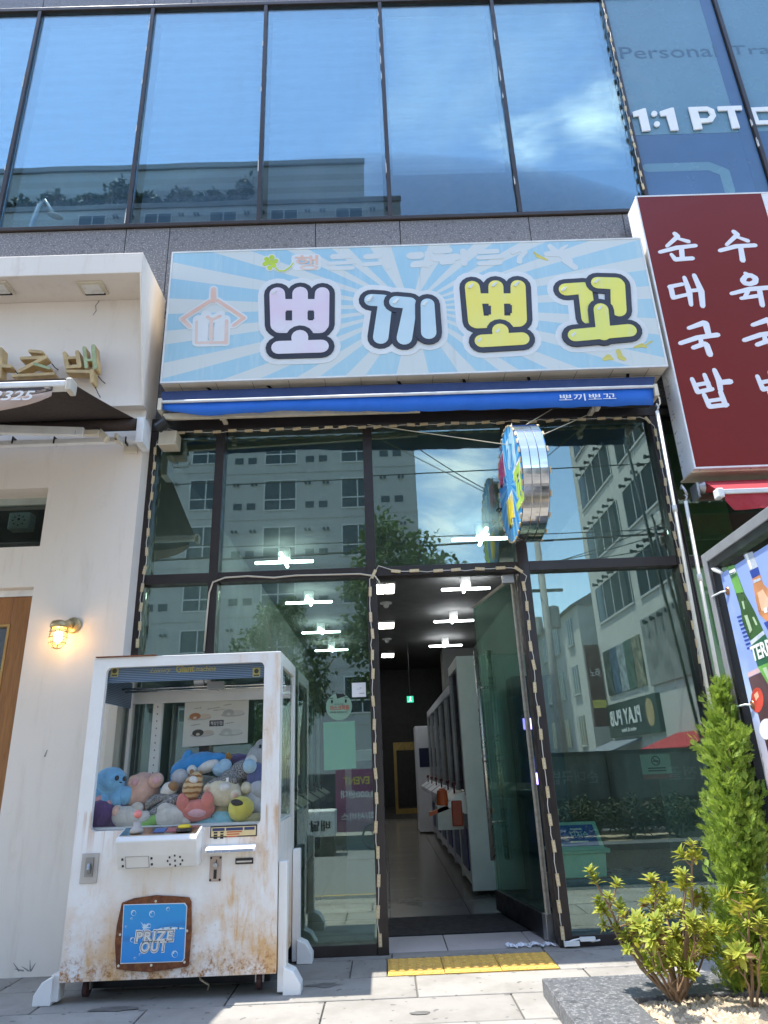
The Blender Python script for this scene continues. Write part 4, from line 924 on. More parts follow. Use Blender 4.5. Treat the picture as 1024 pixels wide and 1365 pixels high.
# framed beer banner
zt = 1.80; A = on_z(945, 745, zt); B = on_z(1024, 689, zt); dr_ = (B-A); dr_.z = 0; dr_.normalize(); nb_ = Vector((-dr_.y, dr_.x, 0))
if nb_.dot(CAM-A) < 0: nb_ = -nb_
LW = 1.25
bn = thing('banner_stand', 'grey framed banner stand with green and amber bottles beside the conifer', 'banner stand', A-EZ*zt)
fm = MB(); hw = .02
def bar(p, q, w=.02, d=.022):
    t_ = (q-p).normalized(); s1 = nb_*d; s2 = t_.cross(nb_).normalized()*w; fm.obox((p+q)/2, (q-p)/2, s1, s2)
M_GRYF = mat('grey_steel_tube', (.34, .34, .35), .4, .5)
for p, q in ((A, A-EZ*1.77), (A+dr_*LW, A+dr_*LW-EZ*1.77)):
    fm = MB(); bar(p+EZ*.02, q); build(fm, 'post', M_GRYF, bn, bevel=.003)
for p, q in ((A+dr_*.021, A+dr_*(LW-.021)), (A+dr_*.021-EZ*1.62, A+dr_*(LW-.021)-EZ*1.62)):
    fm = MB(); bar(p, q); build(fm, 'rail', M_GRYF, bn, bevel=.003)
fm = MB(); bar(A+dr_*.03-EZ*.0-nb_*.004, A+dr_*.03-EZ*1.6-nb_*.004, .012, .02); bar(A+dr_*.04-EZ*.035-nb_*.004, A+dr_*(LW-.04)-EZ*.035-nb_*.004, .016, .02)
build(fm, 'inner_rail', M_BLACK, bn)
for k in (0.0, LW):
    fm = MB(); bar(A+dr_*k-EZ*1.76+nb_*.25, A+dr_*k-EZ*1.76-nb_*.25); build(fm, 'foot', M_GRYF, bn, bevel=.003)
P0 = A+dr_*.075-EZ*.085; PW, PH = LW-.15, 1.46
t = NT('sky_print_banner'); x, y, z = t.sep(); c = t.mix(t.step(z, -.05, .35), (0.45, 0.40, 0.42), (0.24, 0.33, 0.62)); n = t.noise(3, 3); c = t.mix(t.step(n, .5, .75, 0, .5), c, (0.55, 0.66, 0.85)); t.col(c); t.set(Roughness=.45); M_BAN = t.m
bnn = build(MB().obox(P0+dr_*PW/2-EZ*PH/2, dr_*PW/2, nb_*.0015, EZ*PH/2), 'printed_sheet', M_BAN, bn)
def bxy(u, v, lift=0.0): return P0+dr_*u-EZ*v+nb_*(.0018+lift)
def bpl(x, y, lift=0.0):                                  # outline points of the printed picture, on the sheet
    d = ray(900+x/4.266, 680+y/4.266); q_ = P0+nb_*.0018; t_ = (q_-CAM).dot(nb_)/d.dot(nb_); return CAM+d*t_+nb_*lift
G1 = mat('green_bottle_print', (.030, .085, .022), .35, 0, .35, 7); G2 = mat('light_green_print', (.13, .34, .07), .4, 0, .2, 6); W_ = mat('print_white', (.75, .76, .74), .4); AM = mat('amber_print', (.46, .20, .08), .35, 0, .35, 8); NV = mat('navy_print', (.02, .05, .26), .4); SIL = mat('silver_print', (.42, .46, .52), .3, 0, .3, 9); DG = mat('dark_label_print', (.02, .10, .05), .4); PG = mat('pale_gleam_print', (.36, .48, .30), .4); PA = mat('amber_gleam_print', (.70, .42, .27), .4)
def art(layers, name):
    mm = MB(); ms = []
    for i, (m_, poly, lift) in enumerate(layers):
        if m_ not in ms: ms.append(m_)
        mm.cur = ms.index(m_); mm.prism([bpl(x, y, lift) for x, y in poly], -nb_*.0003)
    return build(mm, name, ms, bnn)
art([(G1, [(300,325),(335,310),(395,470),(450,570),(505,690),(560,800),(620,1010),(530,990),(470,890),(430,750),(385,640),(372,560),(345,470)], .0006),
     (G2, [(300,325),(335,310),(368,400),(392,465),(347,474),(318,390)], .0012), (W_, [(308,345),(342,330),(350,355),(316,372)], .0016), (G2, [(352,395),(366,400),(383,440),(376,452)], .0017),
     (PG, [(395,600),(412,595),(440,680),(428,700)], .0012), (PG, [(380,520),(390,515),(400,560),(392,565)], .0012), (PG, [(440,610),(450,606),(470,650),(462,656)], .0012),
     (SIL, [(428,745),(503,685),(512,705),(436,768)], .0013), (DG, [(436,768),(512,705),(548,775),(570,850),(472,892),(446,810)], .0012), (G2, [(472,892),(570,850),(620,1010),(530,990)], .0012), (PG, [(500,900),(520,890),(560,985),(540,985)], .0016)], 'bottle_print')
art([(SIL, [(390,255),(440,235),(475,330),(430,352)], .0006), (W_, [(398,252),(412,246),(440,330),(430,335)], .0011), (NV, [(424,345),(472,322),(484,366),(440,390)], .0009), (AM, [(440,390),(484,366),(502,420),(560,480),(620,600),(520,632),(478,590),(457,500)], .0006), (SIL, [(446,400),(486,384),(490,398),(450,416)], .0012),
     (PA, [(470,470),(500,450),(540,520),(520,580),(492,570)], .0011), (W_, [(505,560),(522,552),(528,580),(512,585)], .0015), (NV, [(505,640),(620,600),(650,760),(545,712)], .0009)], 'bottle_print')
art([(G1, [(560,200),(600,180),(640,360),(720,460),(760,640),(680,660),(600,420)], .0006)], 'bottle_print')
a0, a1 = bpl(448, 862, .0020), bpl(600, 800, .0020); ex = (a1-a0).normalized(); ey = (nb_.cross(ex)).normalized()
if ey.z < 0: ey = -ey
mm = MB(); text(mm, 'TERRA', a0, ex, ey, nb_, w=(a1-a0).length, h=(bpl(436, 775)-bpl(452, 860)).length, depth=.0005, off=.03)
build_each(mm, 'printed_letter', W_, bnn)
a0, a1 = bpl(318, 392, .0020), bpl(354, 372, .0020); mm = MB(); text(mm, 'TERRA', a0, (a1-a0).normalized(), ey, nb_, w=(a1-a0).length, h=(bpl(310, 355)-bpl(318, 392)).length*.8, depth=.0005, off=.01)
build(mm, 'printed_letter', DG, bnn)
tk = []
for k in range(9): x, y = 352+k*7.0, 606+k*22; tk.append((NV, [(x, y), (x+26, y-10), (x+29, y), (x+3, y+10)], .0006))
art(tk, 'printed_caption')
art([(mat('table_scene_print', (.07, .035, .04), .5, 0, .5, 3), [(418,955),(800,780),(900,1500),(560,1500),(470,1150)], .0004), (mat('pale_table_edge', (.55, .38, .38), .5), [(412,925),(800,745),(800,775),(418,952)], .0005)], 'table_print')
art([(mat('tomato_print', (.50, .06, .04), .4, 0, .3, 9), [(468+36*math.cos(k*.4), 1080+72*math.sin(k*.4)) for k in range(16)], .0008), (PA, [(450,1050),(470,1030),(478,1060),(462,1085)], .0012)], 'tomato_print')
art([(W_, [(520+40*math.cos(k*.4), 1245+60*math.sin(k*.4)) for k in range(16)], .0008)], 'plate_print')
for u, v in ((.028, .075), (.028, .5), (.028, 1.0)):
    c_ = bxy(u, v, 0); g_ = build(MB().lathe(c_, nb_, [(0, .017), (.003, .015), (.003, .007)], 14), 'eyelet', mat('copper_eyelet', (.30, .14, .07), .35, .6), bnn)
    build(MB().tube([c_+nb_*.006, c_+nb_*.012-dr_*.03+EZ*.004, A+dr_*.01-EZ*(.085+v)+nb_*.025], .0035, 6), 'cable_tie', W_, bn)
c_ = bxy(.0, .0, .004); build(MB().tube([c_+dr_*.02, c_-dr_*.03+EZ*.03, c_-dr_*.06+EZ*.05], [.006, .012, .006], 8), 'corner_tie', W_, bn, smooth=True)

# ================================================================== led strings, cables, stickers
def string(name, label, pts, Y, step, size, seedv):
    random.seed(seedv); root = None; W3 = [on_y(x, y, Y) for x, y in pts]; segs = []; tot = 0
    for a, b in zip(W3[:-1], W3[1:]): segs.append((a, b, tot, (b-a).length)); tot += (b-a).length
    root = thing(name, label, 'light string', W3[-1]); mod = None; s = step*.4; path = []
    while s < tot:
        for a, b, s0, L in segs:
            if s0 <= s <= s0+L: p = a+(b-a)*((s-s0)/L); d = (b-a).normalized(); break
        j = Vector((random.uniform(-.006, .006), random.uniform(-.004, .004), random.uniform(-.006, .006))); ang = -math.atan2(d.z, d.x)+random.choice((1, 1, 1, 2.6))*random.uniform(-.07, .07)
        if mod is None:
            mm = MB(); mm.cur = 0; mm.box(-size[0], size[0], -.006, .006, -size[1], size[1]); mm.cur = 1
            for u in (-.6, 0, .6): mm.box(size[0]*(u-.16), size[0]*(u+.16), -.0075, -.0058, -size[1]*.45, size[1]*.45)
            mod = build(mm, 'led_module', [M_LED, M_CREAM], root); mod.location = p+j-WL[root]; mod.rotation_euler = (0, ang, 0)
        else: place(mod, 'led_module', p+j, root, (0, ang, 0))
        path += [p+j, p+d*step*.5+Vector((random.uniform(-.012, .012), -.004, random.uniform(-.012, .012)))]; s += step*random.choice((.86, .94, 1.0, 1.0, 1.08, 1.18))
    build(MB().tube(path, .0028, 5), 'wire', M_WIRE, root)
string('led_string', 'string of yellowed led modules framing the whole arcade shopfront', [(183, 868), (208, 590), (222, 577), (490, 569), (690, 562), (862, 557), (872, 570), (905, 740), (941, 915)], -.072, .128, (.031, .0095), 1)
string('led_string', 'string of yellowed led modules around the open door frame', [(506, 1268), (494, 775), (500, 763), (690, 757), (697, 762), (752, 1258)], -.072, .15, (.034, .0105), 2)
string('led_string', 'string of small pale led modules on the upper mullion beside the gym window', [(859, 256), (803, 0)], -.032, .16, (.030, .009), 4)
q = [on_y(x, y, -.075) for x, y in ((752, 1258), (765, 1253), (775, 1251), (790, 1255), (800, 1253))]
build(MB().tube(q, .005, 6).box(q[0].x+.0, q[0].x+.09, -.09, -.07, q[0].z-.012, q[0].z+.012).box(q[2].x-.01, q[2].x+.08, -.095, -.072, q[2].z-.012, q[2].z+.008), 'led_driver', M_WMETAL, None, 'small white cable and driver lying on the sill right of the door', 'cable')
# pale cable over the glass
q = [on_y(x, y, -.075) for x, y in ((272, 868), (276, 820), (279, 790), (284, 776), (300, 770), (330, 768), (365, 770), (395, 767), (440, 766), (480, 765), (500, 768), (506, 776), (505, 790))]
build(MB().tube(q, .0062, 8), 'power_cable', mat('ivory_cable', (.55, .49, .38), .5), None, 'pale cable looped along the transom down to the claw machine', 'cable', smooth=True)
# stickers
def disc_poly(c, r, n=28): return [(c.x+r*math.cos(2*math.pi*k/n), c.y, c.z+r*math.sin(2*math.pi*k/n)) for k in range(n)]
c = on_y(452, 942, -.0025); st = thing('mask_notice', 'round green notice with two eyes and red Korean writing on the glass', 'notice', c)
M_MINT = mat('mint_paper', (.50, .80, .62), .6, 0, .05); M_GRNP = mat('grey_green_paper', (.20, .33, .235), .6, 0, .1)
build(MB().prism(disc_poly(c, .088), (0, .0012, 0)), 'paper', M_GRNP, st)
mm = MB(); yk = -.0034
def yy(dx, dz): return Vector((c.x+dx, yk, c.z+dz))
for s_ in (-1, 1):
    mm.prism([yy(s_*.047+.008*math.cos(k), .035+.014*math.sin(k)) for k in (0, 1, 2, 3, 4, 5)], (0, .0006, 0)); mm.box(c.x+s_*.05-.013, c.x+s_*.05+.013, yk, yk+.0006, c.z+.055, c.z+.059)
mm.prism([yy(-.02, .087), yy(.03, .084), (yy(.05, .068)), yy(.015, .06), yy(-.012, .052)], (0, .0006, 0))
text(mm, '모두를 위해 씁시다', yy(-.062, -.042), EX, EZ, -EY, w=.12, h=.012, depth=.0005); text(mm, '마스크 착용', yy(-.03, .012), EX, EZ, -EY, w=.06, h=.008, depth=.0005)
build(mm, 'ink', M_BLACK, st)
mm = MB(); text(mm, '마스크착용', yy(-.06, -.024), EX, EZ, -EY, w=.13, h=.034, depth=.0005, off=.03); build(mm, 'red_writing', mat('faded_red_ink', (.36, .10, .06), .5), st)
p = [on_y(x, y, .0085) for x, y in ((431, 963), (473, 961), (475, 1024), (432, 1027))]
tag(build(MB().prism(p, (0, .0012, 0)), 'blank_poster', M_MINT), 'plain mint green sheet stuck to the glass under the round notice', 'poster')
c = on_y(479, 919, -.001); sk = thing('white_sticker', 'small white square sticker on the glass left of the door', 'sticker', c)
build(MB().box(c.x-.05, c.x+.045, -.002, -.0004, c.z-.05, c.z+.045), 'paper', M_WHITE, sk)
mm = MB(); text(mm, '~*', Vector((c.x-.015, -.0022, c.z+.0)), EX, EZ, -EY, w=.03, h=.015, depth=.0004)
mm.box(c.x-.0, c.x+.035, -.0026, -.0021, c.z-.028, c.z-.024); build(mm, 'ink', mat('grey_scuff', (0.30, 0.29, 0.28), 0.9), sk)
# torn white sheet at the door foot
random.seed(5); mm = MB(); nx, ny = 26, 8; a, b = on_z(676, 1264, 0), on_z(740, 1262, 0)
for j in range(ny+1):
    for i in range(nx+1):
        u, v = i/nx, j/ny; e = .5+.5*math.sin(i*1.7)*.4
        mm.v.append((a.x+(b.x-a.x)*u+random.uniform(-.004, .004), a.y-.06*v*(.5+e)+.05+.02*math.sin(i*.9), .004+random.uniform(0, .012)))
for j in range(ny):
    for i in range(nx): 
        if random.random() > .12: mm.f.append((j*(nx+1)+i, j*(nx+1)+i+1, (j+1)*(nx+1)+i+1, (j+1)*(nx+1)+i)); mm.mi.append(0)
o = build(mm, 'torn_sheet', mat('crumpled_white_film', (.7, .73, .78), .3), None, 'crumpled torn white plastic sheet at the foot of the open door', 'plastic sheet'); s_ = o.modifiers.new('cloth', 'SOLIDIFY'); s_.thickness = .001

# ================================================================== claw machine
YM = -.755; mx0, mx1 = -1.672, -.586; mz0 = .10; mz1 = on_y(122, 879, YM).z-.005; YB = -.07
cm = thing('claw_machine', 'rust stained white crane game cabinet full of plush toys', 'claw machine', ((mx0+mx1)/2, -.4, 0))
def mp(x, y, Y=YM): return on_y(x, y, Y)
wx0, wx1, wz0, wz1 = mp(131, 1000).x, mp(350, 990).x, mp(119, 1106).z-.01, mp(250, 886).z
wx0 = (mp(143, 893).x+mp(119, 1106).x)/2
M_ENAM = mat('aged_white_enamel', (.72, .715, .69), .4, 0, .08, 3)
ft = MB(); y0, y1 = YM, YM+.03
# front frame sheet with the window opening, one mesh
def ring(mm, X0, X1, Zb, Zt, x0, x1, zb, zt, ya, yb, rc=.03):
    out = [(X0, Zb), (X1, Zb), (X1, Zt), (X0, Zt)]
    inn = []
    for cx, cz, a0 in ((x0+rc, zb+rc, 180), (x1-rc, zb+rc, 270), (x1-rc, zt-rc, 0), (x0+rc, zt-rc, 90)):
        inn.append([(cx+rc*math.cos(R(a0+k*22.5)), cz+rc*math.sin(R(a0+k*22.5))) for k in range(5)])
    for Y, fl in ((ya, False), (yb, True)):
        for k in range(4):
            po, pn_ = out[k], out[(k+1) % 4]; arc, nxt = inn[k], inn[(k+1) % 4]
            loop = [po]+[None]
            P_ = [po, pn_, nxt[0]]+list(reversed(arc))
            P_ = [(x, Y, z) for x, z in P_]
            mm.add(P_ if not fl else P_[::-1], [tuple(range(len(P_)))])
    flat_in = [p for a in inn for p in a]
    for (lst, inv) in ((out, False), (flat_in, True)):
        n_ = len(lst)
        for k in range(n_):
            a_, b_ = lst[k], lst[(k+1) % n_]; q_ = [(a_[0], ya, a_[1]), (b_[0], ya, b_[1]), (b_[0], yb, b_[1]), (a_[0], yb, a_[1])]
            mm.add(q_ if inv else q_[::-1], [(0, 1, 2, 3)])
ring(ft, mx0, mx1, mz0, mz1, wx0, wx1, wz0, wz1, y0, y1)
build(ft, 'front_panel', M_RUST, cm)
build(MB().box(wx0-.008, wx1+.008, YM+.034, YM+.039, wz0-.008, wz1+.008), 'front_glass', M_CLEAR, cm)
zs0 = on_x(385, 1090, mx1).z
for xa, xb in ((mx0, mx0+.02), (mx1-.02, mx1)):
    sm_ = MB(); sm_.box(xa, xb, YM+.0305, YB, mz0, zs0); sm_.box(xa, xb, YM+.0305, YM+.10, zs0, mz1-.002); sm_.box(xa, xb, YB-.05, YB, zs0, mz1-.002); sm_.box(xa, xb, YM+.10, YB-.05, mz1-.06, mz1-.002)
    sd_ = build(sm_, 'side_panel', M_RUST, cm)
    build(MB().box((xa+xb)/2-.003, (xa+xb)/2+.003, YM+.10, YB-.05, zs0, mz1-.06), 'side_glass', M_CLEAR, sd_)
build(MB().box(mx0+.021, mx1-.021, YB-.02, YB-.001, mz0, zs0), 'back_panel', M_ENAM, cm)
build(MB().box(mx0+.021, mx1-.021, YB-.012, YB-.006, zs0, mz1-.06), 'back_glass', M_CLEAR, cm)
build(MB().box(mx0, mx1, YM+.0, YB, mz1-.0015, mz1+.012), 'roof', M_ENAM, cm, bevel=.003)
build(MB().box(mx0+.01, mx0+.36, YM-.012, YM+.3, mz1+.0125, mz1+.018), 'rusty_lid', mat('rusty_plate', (.20, .07, .03), .85, 0, .35, 14), cm)
build(MB().box(mx0+.021, mx1-.021, YM+.045, YB-.022, wz0+.0, wz0+.012), 'toy_floor', M_ENAM, cm)
for x in (mx0+.16,):
    rr = MB(); rr.box(x, x+.06, YB-.06, YB-.025, wz0+.02, mz1-.10); build(rr, 'corner_rail', M_ENAM, cm)
    mm = MB(); z = wz0+.1
    while z < mz1-.12: mm.box(x+.027, x+.033, YB-.0612, YB-.0598, z, z+.009); z += .045
    build(mm, 'rail_hole', M_BLACK, cm)
build(MB().box(mx0+.025, mx1-.025, YB-.09, YB-.062, mz1-.20, mz1-.12), 'gantry_beam', M_ENAM, cm)
t = NT('striped_header_board'); x, y, z = t.sep(); s = t.step(t.math('SINE', t.math('MULTIPLY', z, 620.0)), -.2, .2); t.col(t.mix(s, (.04, .075, .14), (.18, .26, .38))); t.set(Roughness=.4); M_HEAD = t.m
zh = mp(250, 904).z
hb = build(MB().box(mx0+.03, mx1-.03, YM+.045, YM+.05, zh-.005, mz1-.01), 'header_board', M_HEAD, cm)
build(MB().box(mx0+.022, mx0+.026, YM+.06, YB-.1, mz1-.23, mz1-.07).box(mx0+.022, mx1-.022, YM+.06, YB-.03, mz1-.012, mz1-.008), 'striped_lining', M_HEAD, cm)
M_GOLD = mat('gold_lettering', (.42, .36, .10), .4); a = mp(200, 897, YM+.044)
mm = MB(); sc_ = .0042
text(mm, 'Luxury', (a.x, YM+.0445, a.z-.008), EX, EZ, -EY, w=.125, h=.036, depth=.0006, shear=.45); text(mm, 'Giant', (a.x+.15, YM+.0445, a.z-.004), EX, EZ, -EY, w=.11, h=.042, depth=.0006, off=.03); text(mm, 'machine', (a.x+.27, YM+.0445, a.z-.002), EX, EZ, -EY, w=.115, h=.03, depth=.0006, off=.01)
build(mm, 'header_lettering', M_GOLD, hb)
for px in (153, 342):
    q = mp(px, 896, YM+.044); mm = MB(); mm.cur = 0; mm.box(q.x-.022, q.x+.022, YM+.0438, YM+.0445, q.z-.026, q.z+.026); mm.cur = 1
    for k in range(3): mm.lathe((q.x, YM+.0434, q.z+.004), -EY, [(0, .014-.004*k)], 10) if False else None
    mm.prism([(q.x+.014*math.cos(k*.6), YM+.0434, q.z+.006+.014*math.sin(k*.6)) for k in range(10)], (0, .0006, 0)); mm.box(q.x-.016, q.x+.016, YM+.0432, YM+.0437, q.z-.022, q.z-.014)
    build(mm, 'crest', [M_GOLD, mat('crest_ink', (.05, .05, .04), .5)], hb)
# trolley and claw motor on its rods
zr = mp(250, 916, -.35).z
build(MB().tube([(mx0+.03, -.36, zr), (mx1-.03, -.36, zr)], .007, 8).tube([(mx0+.03, -.30, zr-.01), (mx1-.03, -.30, zr-.01)], .007, 8), 'gantry_rod', M_CHROME, cm, smooth=True)
q = mp(268, 908, -.36); tr_ = MB(); tr_.box(q.x-.10, q.x+.05, -.42, -.29, q.z+.03, q.z+.075); build(tr_, 'trolley', M_WMETAL, cm, bevel=.004)
mo = MB(); mo.lathe((q.x-.035, -.37, q.z-.0), EX, [(0, .032), (.06, .032), (.065, .02), (.10, .018)], 16); mo.box(q.x+.05, q.x+.15, -.40, -.33, q.z-.055, q.z-.01); mo.tube([(q.x+.03, -.37, q.z+.03), (q.x+.07, -.37, q.z-.02), (q.x+.12, -.37, q.z-.06)], .008, 8); mo.tube([(q.x+.02, -.36, q.z+.05), (q.x+.045, -.37, q.z+.06), (q.x+.06, -.37, q.z+.02)], .006, 8)
build(mo, 'claw_motor', M_ALU, cm)
# controls
cb0, cb1 = mp(155, 1160, YM-.11), mp(264, 1104, YM-.06)
x0, x1 = mp(156, 1140, YM-.08).x, mp(264, 1140, YM-.08).x; zt_, zb_ = mp(210, 1114, YM-.1).z, mp(210, 1157, YM-.07).z
prof = [(YM-.001, zt_+.035), (YM-.11, zt_), (YM-.125, zt_-.02), (YM-.10, zb_+.065), (YM-.07, zb_), (YM-.001, zb_)]
cb = build(MB().prism([(x0, y, z) for y, z in prof], (x1-x0, 0, 0)), 'control_box', M_ENAM, cm, bevel=.006)
nrm = Vector((0, -.035, .11)).normalized()
build(MB().prism([(x0+.01, YM-.008, zt_+.0345), (x1-.01, YM-.008, zt_+.0345), (x1-.01, YM-.104, zt_+.0035), (x0+.01, YM-.104, zt_+.0035)], (0, 0, .002)), 'control_plate', M_CHROME, cb)
mm = MB()
for i, u in enumerate((.42, .58)):
    mm.cur = i; xx = x0+(x1-x0)*u; mm.prism([(xx, YM-.03, zt_+.0305), (xx+.06, YM-.03, zt_+.0305), (xx+.06, YM-.08, zt_+.0145), (xx, YM-.08, zt_+.0145)], (0, 0, .0015))
build(mm, 'control_label', [mat('blue_label', (.08, .14, .30), .4), mat('red_label', (.35, .12, .12), .4)], cb)
jx = x0+.085; jy, jz = YM-.06, zt_+.02
js = build(MB().lathe((jx, jy, jz), EZ, [(-.005, .036), (.012, .034), (.02, .022), (.045, .02), (.05, .008), (.07, .007)], 18), 'joystick', mat('grey_rubber_boot', (.38, .35, .32), .6), cm, smooth=True)
build(MB().ell((jx, jy, jz+.085), (.021, .021, .021)), 'joystick_ball', mat('salmon_ball', (.66, .20, .17), .35), js, smooth=True)
bx_ = x1-.085; pb = build(MB().lathe((bx_, jy, jz), EZ, [(-.005, .042), (.006, .042), (.01, .036)], 22), 'push_button', M_BLACK, cm, smooth=False)
build(MB().lathe((bx_, jy, jz+.008), EZ, [(0, .033), (.012, .032), (.018, .026), (.02, .001)], 22), 'button_cap', mat('yellow_button', (.60, .45, .02), .35), pb, smooth=True)
mm = MB(); xs_ = x0+.31; 
def cbp(x, f): z = zb_+.065*f; return (x, YM-.07-.03*f-.0012, z)
for k in range(8):
    w = k*.785; mm.obox(cbp(x0+.305+.038*math.cos(w), .5+.38*math.sin(w)), EX*.004, EY*.001, EZ*.005)
mm.obox(cbp(x0+.305, .5), EX*.004, EY*.001, EZ*.005)
for u, v in ((.035, .75), (.035, .25), (.185, .75), (.185, .3)): mm.obox(cbp(x0+u, v), EX*.005, EY*.0012, EZ*.006)
build(mm, 'speaker_hole', M_BLACK, cb)
mm = MB(); 
for a_, b_ in (((.05, .05), (.05, .92)), ((.05, .92), (.17, .92)), ((.17, .92), (.17, .05)), ((.05, .06), (.17, .06))): 
    p_, q_ = Vector(cbp(x0+a_[0], a_[1])), Vector(cbp(x0+b_[0], b_[1])); mm.tube([p_, q_], .0015, 4)
build(mm, 'hatch_seam', mat('grey_scuff', (0.30, 0.29, 0.28), 0.9), cb)
# lock plate
q0, q1 = mp(106, 1178), mp(133, 1137); lp = build(MB().box(q0.x, q1.x, YM-.006, YM-.001, q0.z, q1.z), 'lock_plate', M_ALU, cm, bevel=.002)
build(MB().box(q0.x+.024, q1.x-.024, YM-.012, YM-.0061, q0.z+.03, q1.z-.02).tube([(q0.x+.045, YM-.014, q1.z-.05), (q0.x+.05, YM-.03, q1.z-.075), (q0.x+.05, YM-.02, q1.z-.095)], .009, 8), 'latch', mat('dull_zinc', (.28, .28, .27), .45, .7), lp)
# instruction label, coin slot, bill slot
q0, q1 = mp(280, 1117), mp(343, 1099)
il = build(MB().box(q0.x, q1.x, YM-.0035, YM-.001, q0.z, q1.z), 'instruction_label', mat('label_border', (.03, .02, .02), .4), cm, bevel=.012)
mm = MB(); mm.cur = 0; mm.box(q0.x+.006, q1.x-.006, YM-.0045, YM-.0034, q0.z+.006, q1.z-.006); W3_ = q1.x-q0.x; mm.cur = 1
for a_, b_ in ((.05, .31), (.34, .70), (.73, .95)): mm.box(q0.x+W3_*a_, q0.x+W3_*b_, YM-.0052, YM-.0044, q1.z-.024, q1.z-.010)
mm.cur = 2
for k in range(3): mm.box(q0.x+W3_*.36, q0.x+W3_*(.68-.05*k), YM-.0052, YM-.0044, q1.z-.034-.011*k, q1.z-.028-.011*k)
mm.cur = 3
for k in range(3): mm.box(q0.x+W3_*.08, q0.x+W3_*.16, YM-.0052, YM-.0044, q1.z-.036-.013*k, q1.z-.028-.013*k); mm.box(q0.x+W3_*.22, q0.x+W3_*.29, YM-.0052, YM-.0044, q1.z-.036-.013*k, q1.z-.028-.013*k)
build(mm, 'label_print', [mat('cream_label', (.66, .52, .26), .5), mat('navy_label', (.03, .04, .12), .5), mat('red_ink', (.50, .10, .04), .5), M_BLACK], il)
q0, q1 = mp(276, 1136), mp(342, 1124); build(MB().prism([(q0.x, YM-.001, q1.z), (q0.x, YM-.05, q0.z+.015), (q0.x, YM-.05, q0.z), (q0.x, YM-.001, q0.z)], (q1.x-q0.x, 0, 0)), 'coin_shelf', M_WMETAL, cm, bevel=.003)
build(MB().box(q0.x+.01, q1.x-.01, YM-.051, YM-.0502, q0.z+.001, q0.z+.014), 'shelf_strip', mat('blue_foil', (.35, .42, .55), .25, .6), cm)
q0, q1 = mp(279, 1175), mp(296, 1141); cs = build(MB().box(q0.x, q1.x, YM-.006, YM-.001, q0.z, q1.z), 'coin_plate', mat('pinkish_steel', (.42, .34, .29), .4, .5), cm, bevel=.002)
xm_ = (q0.x+q1.x)/2; mm = MB(); mm.box(xm_-.008, xm_+.008, YM-.0075, YM-.0058, q0.z+.012, q0.z+.055); mm.box(xm_+.002, xm_+.006, YM-.0075, YM-.0058, q1.z-.05, q1.z-.015)
for sx_ in (.1, .9):
    for sz_ in (.06, .94): mm.lathe((q0.x+(q1.x-q0.x)*sx_, YM-.006, q0.z+(q1.z-q0.z)*sz_), -EY, [(0, .006), (.003, .005)], 10)
build(mm, 'coin_slot', M_BLACK, cs); build(MB().lathe((xm_, YM-.006, q0.z+.075), -EY, [(0, .014), (.01, .013), (.012, .008)], 14), 'return_button', M_ALU, cs)
q0, q1 = mp(314, 1152), mp(338, 1143); bs = build(MB().box(q0.x, q1.x, YM-.005, YM-.001, q0.z, q1.z), 'bill_slot', M_BLACK, cm); build(MB().box(q0.x+.006, q1.x-.006, YM-.006, YM-.0049, q0.z+.008, q0.z+.016), 'bill_lip', M_CHROME, bs)
# prize door
cP = CV(140, 1185, 7.877)
def pw(x, y, Y): p_ = on_y(*cP(x, y), YM); return (p_.x, Y, p_.z)
outl = [(185,140),(310,95),(540,62),(770,75),(890,85),(912,130),(915,430),(885,800),(860,812),(480,868),(290,855),(125,835),(112,560),(130,380)]
t = NT('deep_rust'); n = t.noise(26, 7, .75); n2 = t.noise(4, 6, .7); c = t.mix(t.step(n, .35, .7), (.10, .028, .010), (.24, .085, .025)); c = t.mix(t.step(n2, .6, .75, 0, .5), c, (.36, .17, .06)); t.col(c); t.set(Roughness=.85); t.bump(n, .4, .004); M_DRUST = t.m
pz = build(MB().prism([pw(x, y, YM-.012) for x, y in outl], (0, .011, 0)), 'prize_door_frame', M_DRUST, cm, bevel=.003)
inn_ = [(215,165),(840,150),(862,180),(835,720),(815,748),(180,768)]
build(MB().prism([pw(x, y, YM-.0135) for x, y in [(205,158),(848,140),(872,175),(845,725),(822,757),(172,780)]], (0, .0014, 0)), 'flap_edge', M_ENAM, pz)
t = NT('blue_flap_print'); n = t.noise(2.5, 3); x, y, z = t.sep(); c = t.mix(t.step(z, -.2, .2), (.010, .23, .62), (.02, .29, .60)); w_ = t.math('SUBTRACT', t.math('MULTIPLY', t.math('SINE', t.math('MULTIPLY', x, 11.0)), .028), z)
band = t.math('MULTIPLY', t.step(w_, -.03, -.005), t.step(w_, .015, -.004)); t.col(t.mix(t.math('MULTIPLY', band, .45), c, (.012, .13, .36))); t.set(Roughness=.25); M_FLAP = t.m
fpz = build(MB().prism([pw(x, y, YM-.0155) for x, y in inn_], (0, .0019, 0)), 'prize_flap', M_FLAP, cm)
kp = (pw(1000, 400, 0)[0]-pw(0, 400, 0)[0])/1000
mm = MB(); pts_ = [(470,455,2),(540,428,5),(620,405,8),(700,400,9),(780,405,8),(838,408,4)]
for a_, b_ in zip(pts_[:-1], pts_[1:]):
    A_, B_ = pw(a_[0], a_[1], 0), pw(b_[0], b_[1], 0); mm.cap2((A_[0], A_[2]), (B_[0], B_[2]), a_[2]*kp, b_[2]*kp, Vector((0, YM-.0156, 0)), EX, EZ, -EY, 0, .0006)
M_BUB = mat('pale_bubble_print', (.55, .70, .80), .35)
build(mm, 'wave_print', M_BUB, fpz)
